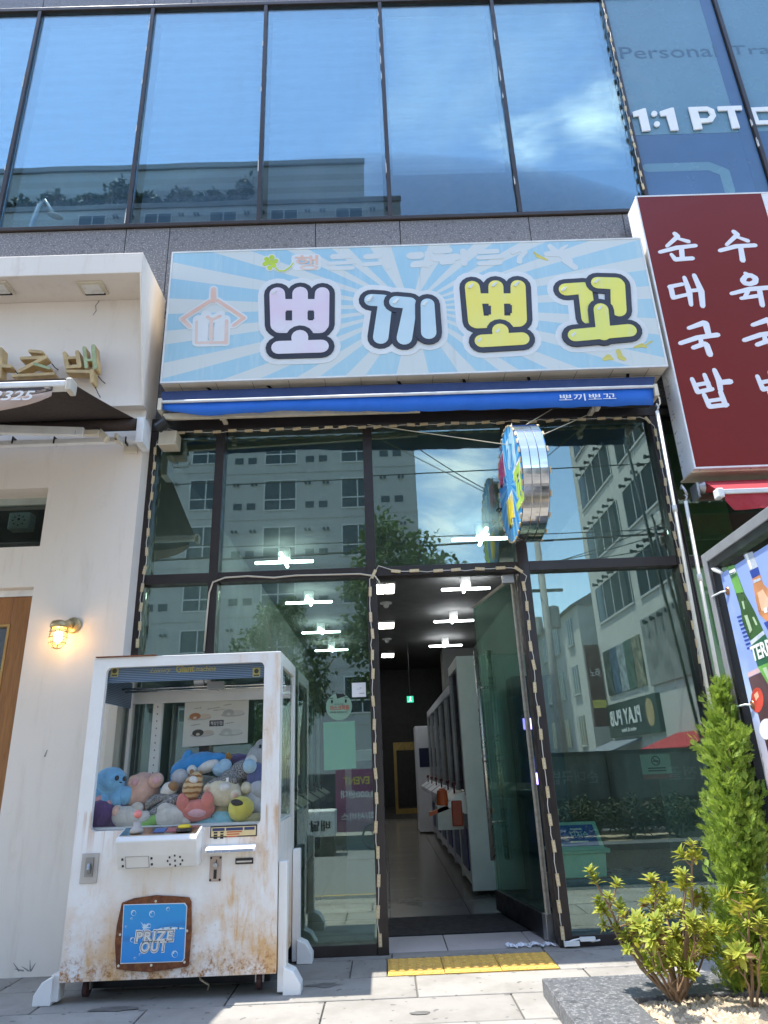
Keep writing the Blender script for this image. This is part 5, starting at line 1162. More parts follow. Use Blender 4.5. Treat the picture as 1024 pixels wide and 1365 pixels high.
for cx, cy, r in ((312,245,27), (505,255,30), (672,204,19), (470,380,24), (300,525,24), (742,675,32), (292,305,12), (233,390,11), (328,718,12), (380,680,13)):
    mm = MB(); n_ = 18; A1 = []; A2 = []
    for k in range(n_):
        w0 = 2*math.pi*k/n_; th = .80+.14*math.sin(w0+.7); A1.append(pw(cx+r*math.cos(w0), cy+r*1.15*math.sin(w0), YM-.0160)); A2.append(pw(cx+r*th*math.cos(w0), cy+r*th*1.15*math.sin(w0), YM-.0160))
    mm.add(A1+A2, [(k, k+n_, (k+1) % n_+n_, (k+1) % n_) for k in range(n_)])
    q_ = [pw(cx-r*.35+r*.22*math.cos(k*.785), cy-r*.4+r*.3*math.sin(k*.785), YM-.0160) for k in range(8)]; mm.add(q_, [tuple(range(8))])
    for f_ in ((-.1, .0),):
        ref = [pw(cx+r*.55*math.cos(1.0), cy+r*.6*math.sin(1.0), YM-.0160)]
    o = build(mm, 'bubble_print', M_BUB, fpz)
mm = MB()
for k in range(10):
    w = k*.628+.2; L_ = 70 if k % 3 == 0 else 38; a_, b_, c_ = pw(430+9*math.cos(w+1.57), 388+9*math.sin(w+1.57), YM-.0162), pw(430+L_*math.cos(w), 388+L_*math.sin(w), YM-.0162), pw(430-9*math.cos(w+1.57), 388-9*math.sin(w+1.57), YM-.0162)
    mm.prism([(v[0], v[1]-k*.00004, v[2]) for v in (a_, b_, c_)], (0, .0003, 0))
build(mm, 'star_print', M_BUB, fpz)
def ptxt(body, x0_, y0_, x1_, y1_):
    a_, b_ = pw(x0_, y1_, 0), pw(x1_, y1_-14, 0); ex_ = (Vector(b_)-Vector(a_)).normalized(); h_ = (y1_-y0_)*kp; w__ = (Vector(b_)-Vector(a_)).length; o1 = Vector((a_[0], YM-.0164, a_[2])); out_ = []
    for i, (of, g, lift, m_) in enumerate(((.08, .008, 0, M_WHITE), (.055, .004, .0008, mat('grey_outline_print', (.10, .11, .12), .4)), (.028, 0, .0016, mat('silver_lettering', (.60, .62, .62), .3, .3)))):
        mm = MB(); text(mm, body, o1+Vector((-g, -lift, -g)), ex_, EZ, -EY, w=w__+2*g, h=h_+2*g, depth=.0006, off=of, shear=.08, spacing=1.16); build(mm, 'prize_lettering', m_, fpz)
ptxt('PRIZE', 335, 455, 725, 545); ptxt('OUT', 388, 563, 655, 655)
mm = MB()
for x, y in ((541,125),(868,435),(842,762),(494,795),(150,802),(168,475)): p_ = pw(x, y, YM-.012); mm.lathe(p_, -EY, [(0, .0065), (.003, .005)], 10)
build(mm, 'screw', M_CREAM, pz)
# stands, castors
def stand(px_, y_top, y_bot, X, Yc, s):
    a_, b_ = on_x(px_, y_top, X), 0
    mm = MB(); zt2 = .60 if s > 0 else .13; mm.box(X, X+s*.045, Yc-.035, Yc+.035, .012, zt2); mm.prism([(X+s*.03, Yc-.05, .0), (X+s*.12, Yc-.05, .0), (X+s*.12, Yc-.05, .045), (X+s*.085, Yc-.05, .10), (X+s*.03, Yc-.05, .125)], (0, .10, 0)); return mm
build(stand(380, 1180, 0, mx1+.004, YM+.06, 1), 'stand_foot', M_RUST, cm, bevel=.004); build(stand(395, 1180, 0, mx1+.004, YB-.06, 1), 'stand_foot', M_RUST, cm, bevel=.004)
build(stand(80, 1180, 0, mx0-.004, YM+.06, -1), 'stand_foot', M_ENAM, cm, bevel=.004); build(stand(80, 1180, 0, mx0-.004, YB-.06, -1), 'stand_foot', M_ENAM, cm, bevel=.004)
for x in (mx0+.10, mx1-.10):
    for y in (YM+.12, YB-.12):
        w_ = build(MB().lathe((x-.013, y, .047), EX, [(0, .02), (.002, .042), (.024, .042), (.026, .02)], 18), 'castor', mat('dark_red_rubber', (.07, .03, .03), .6), cm)
        build(MB().box(x-.022, x+.022, y-.02, y+.02, .085, .10).box(x-.022, x-.016, y-.014, y+.02, .04, .09).box(x+.016, x+.022, y-.014, y+.02, .04, .09), 'castor_fork', M_ALU, w_)
mm = MB(); mm.box(mx0+.06, mx1-.06, YM+.20, YB-.03, .02, .0995); build(mm, 'gap_shade_block', M_BLACK, cm)  # black block added to darken the gap under the cabinet
q = mp(272, 1318, -.6); mm = MB(); mm.tube([(q.x-.05, -.55, .095), (q.x-.02, -.6, .05), (q.x+.03, -.62, .03), (q.x+.02, -.6, .004)], .005, 6); build(mm, 'loose_wire', M_CREAM, cm, smooth=True)
# poster in the cabinet
q = [on_y(x, y, -.105) for x, y in ((247, 934), (332, 928), (330, 990), (243, 996))]
ps = thing('toy_poster', 'white paper poster of four plush dogs hung inside the claw machine', 'poster', (q[0]+q[2])/2)
build(MB().prism(q, (0, .0012, 0)), 'paper', mat('poster_paper', (.66, .65, .60), .7, 0, .05), ps)
def qp(u, v): return q[0].lerp(q[1], u).lerp(q[3].lerp(q[2], u), v)+Vector((0, -.0016, 0))
for u, v, ca, cb_ in ((.24, .36, (.40, .17, .07), (.62, .52, .42)), (.76, .33, (.42, .42, .40), (.58, .58, .55)), (.30, .72, (.05, .045, .04), (.55, .48, .40)), (.74, .74, (.50, .50, .47), (.60, .60, .57))):
    mm = MB(); mm.cur = 2; mm.prism([qp(u+.19*math.cos(k*.52), v+.045+.05*math.sin(k*.52)) for k in range(12)], (0, .0006, 0)); mm.cur = 0; mm.prism([qp(u-.07+.09*math.cos(k*.52), v+.075*math.sin(k*.52))-EY*.0004 for k in range(12)], (0, .0004, 0)); mm.cur = 1; mm.prism([qp(u+.08+.10*math.cos(k*.52), v+.01+.055*math.sin(k*.52))-EY*.0003 for k in range(12)], (0, .0003, 0)); mm.prism([qp(u-.07+.03*math.cos(k*.52), v+.03+.03*math.sin(k*.52))-EY*.0008 for k in range(12)], (0, .0003, 0))
    build(mm, 'dog_print', [mat('dog_a%d' % int(u*100+v*10), ca, .6), mat('dog_b%d' % int(u*100+v*10), cb_, .6), mat('soft_print_shadow', (.45, .44, .42), .7)], ps)
a_, b_ = qp(.40, .60), qp(.62, .48); mm = MB(); mm.cur = 0; mm.box(a_.x, b_.x, a_.y-.0004, a_.y, a_.z, b_.z); mm.cur = 1; text(mm, '책상인형', (a_.x+.008, a_.y-.0005, a_.z+.006), EX, EZ, -EY, w=b_.x-a_.x-.016, h=b_.z-a_.z-.012, depth=.0003)
mm.cur = 0
for u, v, n_ in ((.15, .2, 4), (.62, .17, 4), (.36, .23, 7), (.46, .27, 6), (.12, .56, 5), (.64, .57, 5)):
    for k in range(n_): c_ = qp(u+k*.03, v-.004*k); mm.box(c_.x, c_.x+.006, c_.y-.0004, c_.y, c_.z, c_.z+random.uniform(.003, .006))
build(mm, 'poster_caption', [M_INK, M_WHITE], ps)

# ---- plush toys
random.seed(11)
def plush(name, c, var=.12, stripes=None):
    t = NT(name); n = t.noise(18, 6, .7); n2 = t.noise(110, 4, .75); cc_ = t.mix(t.step(n, .3, .7), dk(c, 1-var), dk(c, 1+var))
    if stripes: x, y, z = t.sep(); s = t.step(t.math('SINE', t.math('ADD', t.math('MULTIPLY', z, 210.0), t.math('MULTIPLY', n, 6.0))), .1, .4); cc_ = t.mix(s, cc_, stripes)
    t.col(cc_); t.set(Roughness=.95); t.b.inputs['Sheen Weight'].default_value = .35; t.bump(n2, .85, .006); return t.m
KZ = .00447
PL = {k: plush('plush_'+k, v) for k, v in dict(sky=(.20, .47, .72), rose=(.66, .36, .38), purple=(.10, .045, .15), peach=(.66, .42, .33), cream=(.66, .58, .42), coral=(.62, .19, .15), yellow=(.66, .58, .10), offwhite=(.58, .54, .47), green=(.22, .42, .10), teal=(.20, .42, .46), navy=(.09, .11, .26), grey=(.46, .47, .50), ice=(.34, .52, .66), khaki=(.36, .33, .17), blue=(.035, .27, .62), white=(.68, .66, .62), brown=(.30, .16, .06), dolphin=(.40, .41, .42), orange=(.55, .26, .06), lilac=(.17, .12, .28)).items()}
PL['fleck'] = (lambda t: t)(None) or None
t = NT('plush_fleck'); n = t.noise(190, 2, .8); t.col(t.mix(t.step(n, .46, .56), (.09, .09, .095), (.42, .41, .40))); t.set(Roughness=.95); t.bump(n, .8, .006); PL['fleck'] = t.m
PL['tabby'] = plush('plush_tabby', (.60, .42, .22), .1, (.30, .13, .03)); PL['ink'] = M_BLACK
def toy(name, label, body, parts=(), Y=-.52, cat='plush toy'):
    """body / parts: (kind of plush, [(px, py, rx, ry, turn, dY)])"""
    def mk(sh):
        mm = MB()
        for s_ in sh:
            px_, py_, rx, ry = s_[:4]; tn = s_[4] if len(s_) > 4 else 0; dY = s_[5] if len(s_) > 5 else 0
            c_ = on_y(px_, py_, Y+dY); k = KZ*(1+(Y+dY+.6)*.22); mm.ell(c_, (rx*k, min(rx, ry)*k*1.0, ry*k), R(tn), 18, 12, 'Y', .03)
        return mm
    m_, sh = body; base = build(mk(sh), name, PL[m_], None, label, cat, 'plush toys in the claw machine', smooth=True)
    for nm, pm, ps_ in parts: build(mk(ps_), nm, PL[pm], base, smooth=True)
    return base
toy('octopus_toy', 'pale blue octopus plush with black eyes at the left window edge', ('sky', [(148,1040,20,16), (128,1060,12,9,-30), (142,1064,9,11), (157,1064,10,11), (169,1060,9,12,20), (148,1053,20,9)]), [('eye', 'ink', [(156,1037,2.6,3.2,0,-.075), (166,1038,2.4,3.2,0,-.065)]), ('frill', 'rose', [(131,1066,9,5,-20,-.02), (146,1070,6,4,0,-.02)]), ('mouth', 'ink', [(161,1043,2,.8,10,-.078)])], -.57)
toy('purple_toy', 'dark purple plush lying under the blue octopus', ('purple', [(135,1086,24,20), (152,1070,10,9), (160,1092,14,14)]), (), -.56)
toy('peach_toy', 'peach bear plush beside the octopus showing two round paws', ('peach', [(190,1056,22,24), (180,1043,9,9,0,-.06), (208,1040,9.5,9.5,0,-.06)]), [('mouth', 'rose', [(194,1034,8,2,-15,-.03)]), ('paw_pad', 'rose', [(180,1043,4.5,4.5,0,-.088), (208,1040,4.8,4.8,0,-.09)])], -.50)
toy('shark_toy', 'bright blue shark plush on top of the pile with white belly', ('blue', [(258,1020,30,14,-18), (287,1011,14,7,-8), (240,1033,14,10,-40), (250,1010,7,10,20)]), [('belly', 'white', [(277,1022,15,7,-22,-.045)]), ('flipper', 'white', [(256,1027,6.5,6.5,0,-.07)])], -.44)
toy('tabby_toy', 'brown tabby cat plush lying in the middle of the toy pile', ('tabby', [(257,1050,13,16,15), (262,1037,8,8)]), [('muzzle', 'white', [(258,1040,6,5,20,-.035)]), ('ear', 'brown', [(256,1029,3,3.5,-20), (267,1031,3,3.5,20)])], -.60)
toy('pup_toy', 'small white and brown puppy plush left of the tabby cat', ('white', [(226,1052,10,9), (222,1056,8,6)]), [('ear', 'brown', [(231,1048,7,6,20,-.02)])], -.58)
toy('cream_toy', 'cream bear plush lying below the grey toy with small paws up', ('cream', [(297,1056,25,18,8), (278,1051,6.5,6,0,-.05), (314,1060,7,7,0,-.05), (329,1051,8,8,0,.0)]), [('snout', 'white', [(300,1050,8,6,0,-.06)]), ('paw_pad', 'peach', [(277,1051,3.4,3,0,-.068), (314,1060,3.6,3.6,0,-.072)])], -.56)
toy('coral_toy', 'coral pink plush with two raised paws at the pile front', ('coral', [(262,1080,23,13), (244,1071,8,12,-10,-.02), (276,1068,8,12,10,-.02), (262,1086,20,8)]), [('belly', 'rose', [(262,1083,13,6,0,-.035)])], -.61)
toy('yellow_toy', 'yellow chick plush with a dark beak at the lower right', ('yellow', [(321,1078,16,15), (330,1076,8,10)]), [('beak', 'ink', [(316,1070,8,4,12,-.055)])], -.62)
toy('seal_toy', 'off white seal plush lying at lower left above the joystick', ('offwhite', [(172,1090,22,14,8), (158,1084,8,10,-20), (183,1077,8,7), (192,1092,14,10)]), [('tail', 'peach', [(155,1082,5,7,0,-.03)])], -.60)
toy('cloud_toy', 'rounded off white plush at the bottom beside the green ball', ('offwhite', [(228,1089,20,14), (246,1093,9,7), (222,1080,12,9)]), (), -.62)
toy('green_toy', 'little leaf green plush ball at the bottom of the pile', ('green', [(205,1094,7,7), (192,1101,14,6,-10)]), (), -.63)
toy('teal_toy', 'teal plush lying flat along the window bottom', ('teal', [(275,1100,22,9,-6), (300,1094,16,11,8), (292,1088,9,6)]), (), -.60)
toy('moss_toy', 'khaki green plush in the lower right corner', ('khaki', [(340,1093,14,8), (298,1083,12,10,0,.06)]), (), -.62)
toy('penguin_toy', 'navy and grey penguin plush at the right window edge', ('navy', [(342,1038,13,20,6), (340,1050,10,10)]), [('belly', 'grey', [(344,1052,11,12,0,-.03)]), ('wing', 'ice', [(333,1021,9,9,0,-.06)])], -.52)
toy('dolphin_toy', 'grey dolphin plush standing up in the top right corner', ('dolphin', [(342,1008,12,20,35), (330,1022,12,8,-35), (348,996,8,10)]), [('belly', 'white', [(335,1015,8,12,45,-.03)]), ('eye', 'ink', [(347,995,1.8,2.6,0,-.05)])], -.42)
toy('pale_toy', 'pale grey plush below the navy penguin', ('grey', [(338,1068,10,15), (332,1062,6,6), (346,1078,8,10)]), (), -.55)
toy('ghost_toy', 'light grey rounded plush behind the speckled sloth', ('ice', [(296,1026,13,9,5), (300,1020,9,8)]), (), -.50)
toy('starfish_toy', 'tiny orange star plush behind the shark snout', ('orange', [(304,1009,6,2.5,0), (304,1009,2.5,6,0), (304,1009,5,2.5,45), (304,1009,5,2.5,-45)]), (), -.38)
toy('lilac_toy', 'dark lilac plush at the back beside the dolphin', ('lilac', [(320,1012,14,7,5), (326,1022,12,12)]), (), -.33)
def limb(pts, r, Y): return [on_y(x, y, Y) for x, y in pts]
slo = build(MB().tube(limb([(186,1100), (200,1088), (215,1078), (232,1066), (238,1060)], 0, -.60), [.02, .028, .03, .03, .018], 12).tube(limb([(238,1064), (222,1062), (206,1066), (198,1072), (196,1080)], 0, -.59), [.02, .026, .026, .024, .012], 12).ell(on_y(243, 1045, -.5), (.055, .05, .07), .2).tube(limb([(250,1066), (262,1072), (274,1058), (284,1046), (300,1040), (316,1040)], 0, -.585), [.02, .03, .03, .03, .028, .02], 12).ell(on_y(322, 1028, -.5), (.07, .06, .06), -.4).ell(on_y(308, 1036, -.53), (.06, .05, .045), 0), 'sloth_toy', PL['fleck'], None, 'speckled grey plush with long arms sprawled over the middle of the pile', 'plush toy', 'plush toys in the claw machine', smooth=True)
build(MB().ell(on_y(240, 1037, -.53), (.05, .04, .05), 0), 'face', PL['grey'], slo, smooth=True)
mm = MB()
for x, y in ((303, 1039), (228, 1066)): c_ = on_y(x, y, -.625); mm.box(c_.x-.006, c_.x+.008, c_.y-.001, c_.y, c_.z-.012, c_.z+.01)
build(mm, 'care_tag', M_WHITE, slo)
# fillers deeper in the pile
for i, (px_, py_, rx, ry, Y, k) in enumerate(((160,1098,30,12,-.3,'grey'), (215,1075,34,22,-.3,'teal'), (270,1062,34,26,-.28,'offwhite'), (320,1055,30,28,-.28,'khaki'), (170,1078,24,18,-.3,'lilac'))):
    toy('plush_heap', ('grey', 'teal', 'off white', 'olive', 'lilac')[i]+' plush almost buried at the back of the toy pile', (k, [(px_, py_, rx, ry, 5), (px_+rx*.6, py_-ry*.5, rx*.4, ry*.4)]), (), Y)
# ================================================================== inside the arcade
TUBE = emit('fluorescent_tube', (0.93, 0.97, 1.0), 6.0)
PANL = emit('panel_diffuser', (1.0, 0.97, 0.88), 6.0)
M_LBASE = mat('white_lamp_base', (.55, .55, .54), .5)
names = ['nearest', 'second', 'third', 'farthest']
for row, (pts, side) in enumerate((([(379,748),(412,802),(428,842),(442,866)], 'left'), ([(644,717),(621,784),(605,827),(594,860)], 'right'))):
    for i, (x, y) in enumerate(pts):
        p = on_z(x, y, 3.46)
        c_ = thing('cross_lamp', '%s cross shaped ceiling lamp of the %s row inside the arcade' % (names[i], side), 'ceiling lamp', p, 'cross lamps on the arcade ceiling')
        build(MB().box(p.x-.07, p.x+.07, p.y-.07, p.y+.07, 3.485, H_CEIL-.002), 'base', M_LBASE, c_)
        for d in (Vector((.36, 0, 0)), Vector((0, .30, 0))):
            q_ = p+EZ*(.012 if d.y else -.012); build(MB().tube([q_-d, q_-d*.97, q_+d*.97, q_+d], [.012, .019, .019, .012], 10), 'tube', TUBE, c_, smooth=True)
for i, (x, y) in enumerate(((513,784),(515,833),(517,873),(518,900),(519,919))):
    p = on_z(x, y, 3.60)
    c_ = thing('panel_lamp', ('nearest', 'second', 'third', 'fourth', 'farthest')[i]+' twin panel lamp in the line behind the left door post', 'ceiling lamp', p, 'panel lamps along the arcade ceiling')
    build(MB().box(p.x-.16, p.x+.16, p.y-.30, p.y+.30, 3.585, H_CEIL-.001), 'housing', M_LBASE, c_)
    for s_ in (-1, 1): build(MB().box(p.x+s_*.075-.066, p.x+s_*.075+.066, p.y-.28, p.y+.28, 3.580, 3.5845), 'diffuser', PANL if not (i == 3 and s_ < 0) else M_LBASE, c_)
for i, (x, y) in enumerate(((515, 808), (516, 855))):
    p = on_z(x, y, 3.55); tag(build(MB().lathe(p+EZ*.06, -EZ, [(0, .10), (.02, .10), (.03, .05), (.07, .045), (.09, .02)], 18), 'smoke_detector', M_LBASE, smooth=True), ('nearer', 'farther')[i]+' grey ceiling detector between the panel lamps', 'detector')
M_CAB = mat('pale_cabinet_enamel', (.86, .88, .82), .45, 0, .05); M_CABW = mat('lilac_white_cabinet', (.62, .64, .70), .4, 0, .06); M_SCR = mat('dark_blue_cabinet_glass', (.012, .016, .05), .12)
PUR = emit('violet_led', (.35, .25, 1.0), 1.6)
def arcade(name, label, yn, yf, xf, z1, tall, s=1, grp='claw machines along the right wall', body=None):
    a_ = thing(name, label, 'claw machine', (xf+.4*s, (yn+yf)/2, 0), grp)
    mb_ = body or (M_CAB if tall else M_CABW); X = lambda d: xf+s*d
    build(MB().box(X(0), X(.75), yn, yn+.03, .03, z1), 'side_panel', mb_, a_, bevel=.004); build(MB().box(X(0), X(.75), yf-.03, yf, .03, z1), 'side_panel', mb_, a_, bevel=.004)
    build(MB().box(X(.01), X(.75), yn+.031, yf-.031, .06, .78), 'base', mb_, a_, bevel=.004)
    build(MB().box(X(0), X(.75), yn+.031, yf-.031, z1-.10, z1-.002), 'top', mb_, a_, bevel=.004)
    build(MB().box(X(.015), X(.03), yn+.06, yf-.06, .80, z1-.11), 'screen', M_SCR, a_)
    for y0_, y1_ in ((yn+.031, yn+.07), (yf-.07, yf-.031)): build(MB().box(X(-.004), X(.014), y0_, y1_, .781, z1-.101), 'trim', M_ALU, a_)
    cb_ = build(MB().prism([(X(.009), yn+.06, .62), (X(.009), yn+.06, .80), (X(-.05), yn+.06, .80), (X(-.16), yn+.06, .73), (X(-.16), yn+.06, .68)], (0, yf-yn-.12, 0)), 'control_box', mb_, a_, bevel=.006)
    jy_ = (yn+yf)/2-.1; build(MB().tube([(X(-.07), jy_, .78), (X(-.07), jy_, .86)], .008, 8).ell((X(-.07), jy_, .87), (.022, .022, .022)), 'joystick', mat('dark_red_knob', (.12, .02, .03), .4), cb_, smooth=True)
    build(MB().box(X(-.003), X(.0085), yn+.18, yf-.18, .16, .5), 'prize_flap', mat('blue_prize_flap', (.05, .07, .22), .35), a_)
    return a_
M_DKC = mat('dark_cabinet_enamel', (.05, .055, .06), .4)
for i in range(5): arcade('arcade_machine', ('nearest', 'second', 'third', 'fourth', 'fifth')[i]+' dark claw machine of the row along the arcade wall opposite the pale ones', .95+i*.9, 1.80+i*.9, -.92, 1.9, False, -1, 'claw machines along the left wall', M_DKC)
xf = on_z(622, 1180, 0).x
ys = [1.72, 2.62, 3.50, 4.38, 5.26, 6.14, 7.02]
for i, (a_, b_) in enumerate(zip(ys[:-1], ys[1:])):
    arcade('arcade_machine', ('tall pale claw machine nearest the open glass door', 'second claw machine behind the tall pale cabinet', 'third claw machine in the row along the right wall', 'fourth claw machine in the row along the right wall', 'fifth claw machine in the row along the right wall', 'last claw machine in the row before the tall grey box')[i], a_+.02, b_-.02, xf+(.02 if i else 0), 2.0 if i == 0 else 1.86, i == 0)
q = on_y(628, 1110, 1.80); od = thing('toy_basket', 'white box with orange scoops hung on the first arcade machine', 'basket', q)
build(MB().box(xf-.26, xf-.03, 1.82, 2.05, .50, .70), 'box', mat('off_white_box', (.56, .54, .46), .5), od, bevel=.006)
M_ORG = mat('orange_plastic', (.52, .09, .015), .4)
mm = MB(); mm.lathe((xf-.20, 1.88, .702), EZ, [(0, .055), (.12, .045), (.14, .02)], 16); mm.obox((xf-.24, 1.84, .66), Vector((.09, 0, .028)), EY*.02, EZ*.018); build(mm, 'scoop', M_ORG, od)
build(MB().box(xf-.13, xf-.035, 1.79, 1.819, .53, .74), 'red_cup', mat('dark_orange_plastic', (.36, .045, .01), .4), od, bevel=.01)
pa, pb_ = on_y(592, 900, 11.6), on_y(626, 900, 11.6)
tag(build(MB().box(pa.x, pa.x+.75, 11.6, 12.3, 0, H_CEIL-.002), 'pillar', M_IWALL), 'square grey pillar rising behind the row of claw machines', 'pillar')
pa, pb_ = on_y(553, 968, 7.3), on_y(590, 968, 7.3)
ch = thing('change_machine', 'tall plain grey change machine at the end of the claw machine row', 'change machine', (pa.x+.2, 7.5, 0))
build(MB().box(pa.x, pa.x+.36, 7.3, 7.9, 0.02, pa.z), 'cabinet', M_CABW, ch, bevel=.006); build(MB().box(pa.x+.05, pa.x+.3, 7.285, 7.2995, 1.0, 1.3), 'screen', M_SCR, ch)
pa = on_y(505, 1040, 4.4); at = thing('ticket_machine', 'narrow grey ticket machine behind the left door post', 'ticket machine', (pa.x, 4.5, 0))
build(MB().box(pa.x-.42, pa.x+.06, 4.4, 4.9, .0, 1.25), 'cabinet', M_CABW, at, bevel=.01); build(MB().box(pa.x-.34, pa.x+.02, 4.385, 4.399, .75, 1.12), 'screen', M_SCR, at); build(MB().box(pa.x-.1, pa.x+.03, 4.37, 4.399, .60, .66), 'tray', M_LBASE, at)
# gilt doorway at the back and the exit sign
ga, gb, gc = on_y(526, 990, 10.5), on_y(572, 990, 10.5), on_y(545, 1112, 10.5)
gd = thing('gilt_doorway', 'gold trimmed doorway at the dark far end of the arcade', 'doorway', (ga.x, 10.5, 0)); M_GILT = mat('gilt_trim', (.26, .18, .06), .4, .7)
build(MB().box(ga.x-.03, ga.x+.03, 10.45, 10.5, .1, ga.z), 'jamb', M_GILT, gd); build(MB().box(ga.x+.031, ga.x+.9, 10.45, 10.5, ga.z-.16, ga.z), 'header', M_GILT, gd); build(MB().box(ga.x+.031, ga.x+.9, 10.45, 10.5, .1, .2), 'threshold', M_GILT, gd)
mm = MB()
for k in range(4): mm.tube([(ga.x+.05+k*.2, 10.44, ga.z-.15), (ga.x+.15+k*.2, 10.44, ga.z-.02), (ga.x+.25+k*.2, 10.44, ga.z-.15)], .012, 6)
build_each(mm, 'scrollwork', M_GILT, gd)
p = on_y(547, 932, 10.4); ex_s = thing('exit_sign', 'small green lit exit sign hanging at the far end of the arcade', 'exit sign', p); build(MB().tube([(p.x, 10.42, p.z+.06), (p.x, 10.42, H_CEIL)], .008, 6), 'rod', M_BLACK, ex_s)
build(MB().box(p.x-.07, p.x+.07, 10.4, 10.45, p.z-.065, p.z+.065), 'sign_box', emit('exit_green', (.03, .60, .32), .28), ex_s)
mm = MB(); mm.ell((p.x+.005, 10.397, p.z+.04), (.014, .003, .014)); mm.cap2((p.x, p.z+.02), (p.x-.005, p.z-.015), .013, .011, Vector((0, 10.4, 0)), EX, EZ, -EY, .001, .004); mm.cap2((p.x-.005, p.z-.015), (p.x-.03, p.z-.05), .009, .007, Vector((0, 10.4, 0)), EX, EZ, -EY, .001, .0045); mm.cap2((p.x-.005, p.z-.015), (p.x+.025, p.z-.045), .009, .007, Vector((0, 10.4, 0)), EX, EZ, -EY, .001, .005); build(mm, 'running_figure', emit('exit_white', (.7, 1, .85), .5), ex_s)
# violet display lights and things behind the right-hand pane
dl_ = thing('display_cabinet', 'dark display cabinet with violet lights behind the open glass door', 'cabinet', (1.35, 1.2, 0))
build(MB().box(1.14, 1.52, 1.35, 1.66, 0.02, 1.75), 'cabinet', mat('navy_cabinet', (.03, .05, .10), .4), dl_, bevel=.005)
mm = MB()
for z, x in ((1.30, 1.2), (1.30, 1.25), (.98, 1.24), (.98, 1.29), (.86, 1.22), (.86, 1.26)): mm.box(x, x+.02, 1.342, 1.349, z, z+.09)
build_each(mm, 'violet_light', PUR, dl_)
lc = thing('low_counter', 'low navy counter along the floor behind the right-hand shop window', 'counter', (1.6, .5, 0))
build(MB().box(1.12, 1.93, .30, .72, .0, .30), 'counter', mat('navy_laminate', (.05, .10, .19), .3), lc, bevel=.006)
bq = on_y(772, 1140, .42); bt = thing('teal_bin', 'pale teal plastic bin with a blue label behind the right-hand window', 'plastic bin', (bq.x, .45, .30))
M_TBIN = mat('pale_teal_plastic', (.42, .66, .58), .4)
build(MB().prism([(bq.x-.15, .34, .302), (bq.x+.15, .34, .302), (bq.x+.165, .34, .45), (bq.x-.165, .34, .45)], (0, .26, 0)), 'tub', M_TBIN, bt, bevel=.008)
lid = build(MB().prism([(bq.x-.19, .32, .451), (bq.x+.19, .32, .451), (bq.x+.19, .32, .475), (bq.x+.14, .50, .62), (bq.x-.14, .50, .62), (bq.x-.19, .32, .475)][:3]+[(bq.x+.19, .32, .475), (bq.x-.19, .32, .475)], (0, .3, 0)), 'lid_rim', M_TBIN, bt, bevel=.005)
s0 = Vector((0, .17, .17)).normalized(); sn = Vector((0, -.17, .17)).normalized(); lc_ = Vector((bq.x, .40, .55))
slp = build(MB().obox(lc_, EX*.155, s0*.115, sn*.008), 'sloping_lid', M_TBIN, bt, bevel=.005)
build(MB().obox(lc_+sn*.0095, EX*.125, s0*.085, sn*.001), 'label', mat('deep_blue_label', (.015, .10, .42), .4), slp)
mm = MB(); text(mm, '디지슨', lc_+sn*.0108-EX*.045-s0*.02, EX, s0, sn, w=.12, h=.05, depth=.0006, off=.02); mm.obox(lc_+sn*.011+s0*.05, EX*.04, s0*.006, sn*.0004); mm.obox(lc_+sn*.011-s0*.05, EX*.06, s0*.004, sn*.0004); build(mm, 'label_writing', M_WHITE, slp)
# no smoking notice
nq = on_y(875, 1020, .12); ns = thing('no_smoking_notice', 'grey no smoking notice with red strip behind the right-hand pane', 'notice', nq)
build(MB().box(nq.x-.10, nq.x+.10, .12, .123, nq.z-.07, nq.z+.07), 'sheet', mat('grey_notice', (.30, .34, .31), .6), ns); build(MB().box(nq.x-.10, nq.x+.10, .1175, .1198, nq.z-.085, nq.z-.055), 'red_strip', mat('maroon_strip', (.30, .09, .09), .6), ns)
mm = MB()
for k in range(20):
    w0, w1 = k*math.pi/10, (k+1)*math.pi/10; mm.cap2((nq.x+.028*math.cos(w0), nq.z+.028+.028*math.sin(w0)), (nq.x+.028*math.cos(w1), nq.z+.028+.028*math.sin(w1)), .003, .003, Vector((0, .1195, 0)), EX, EZ, -EY, 0, .0004+k*.00002)
mm.cap2((nq.x-.02, nq.z+.048), (nq.x+.02, nq.z+.008), .003, .003, Vector((0, .1195, 0)), EX, EZ, -EY, 0, .001); mm.cap2((nq.x-.018, nq.z+.026), (nq.x+.018, nq.z+.026), .004, .004, Vector((0, .1195, 0)), EX, EZ, -EY, 0, .0013)
for k in range(2): mm.box(nq.x-.06, nq.x+.06, .119, .1196, nq.z-.022-.016*k, nq.z-.014-.016*k)
build(mm, 'ink', M_BLACK, ns)

# ================================================================== planter
PZ = .33; pl_ = on_z(722, 1304, PZ); pr_ = on_z(845, 1297, PZ)
plt = thing('planter', 'low granite edged planter at the right with pale gravel soil', 'planter', (1.5, -2.3, 0))
px0, py1 = pl_.x, pl_.y; cw = .24; px1, py0 = 3.0, -3.1
build(MB().box(px0, px0+cw, py0, py1-cw-.002, PZ-.055, PZ), 'coping_stone', M_COPE, plt, bevel=.004)
build(MB().box(px0, px0+cw+.62, py1-cw, py1, PZ-.055, PZ), 'coping_stone', M_COPE, plt, bevel=.004)
build(MB().box(px0+cw+.624, px1, py1-cw, py1, PZ-.055, PZ-.001), 'coping_stone', M_COPE, plt, bevel=.004)
build(MB().box(px0, px1, py0-cw, py0-.002, PZ-.055, PZ), 'coping_stone', M_COPE, plt, bevel=.004)
M_PLW = m_granite('planter_wall_granite', (.30, .30, .30), (.42, .42, .42), 70)
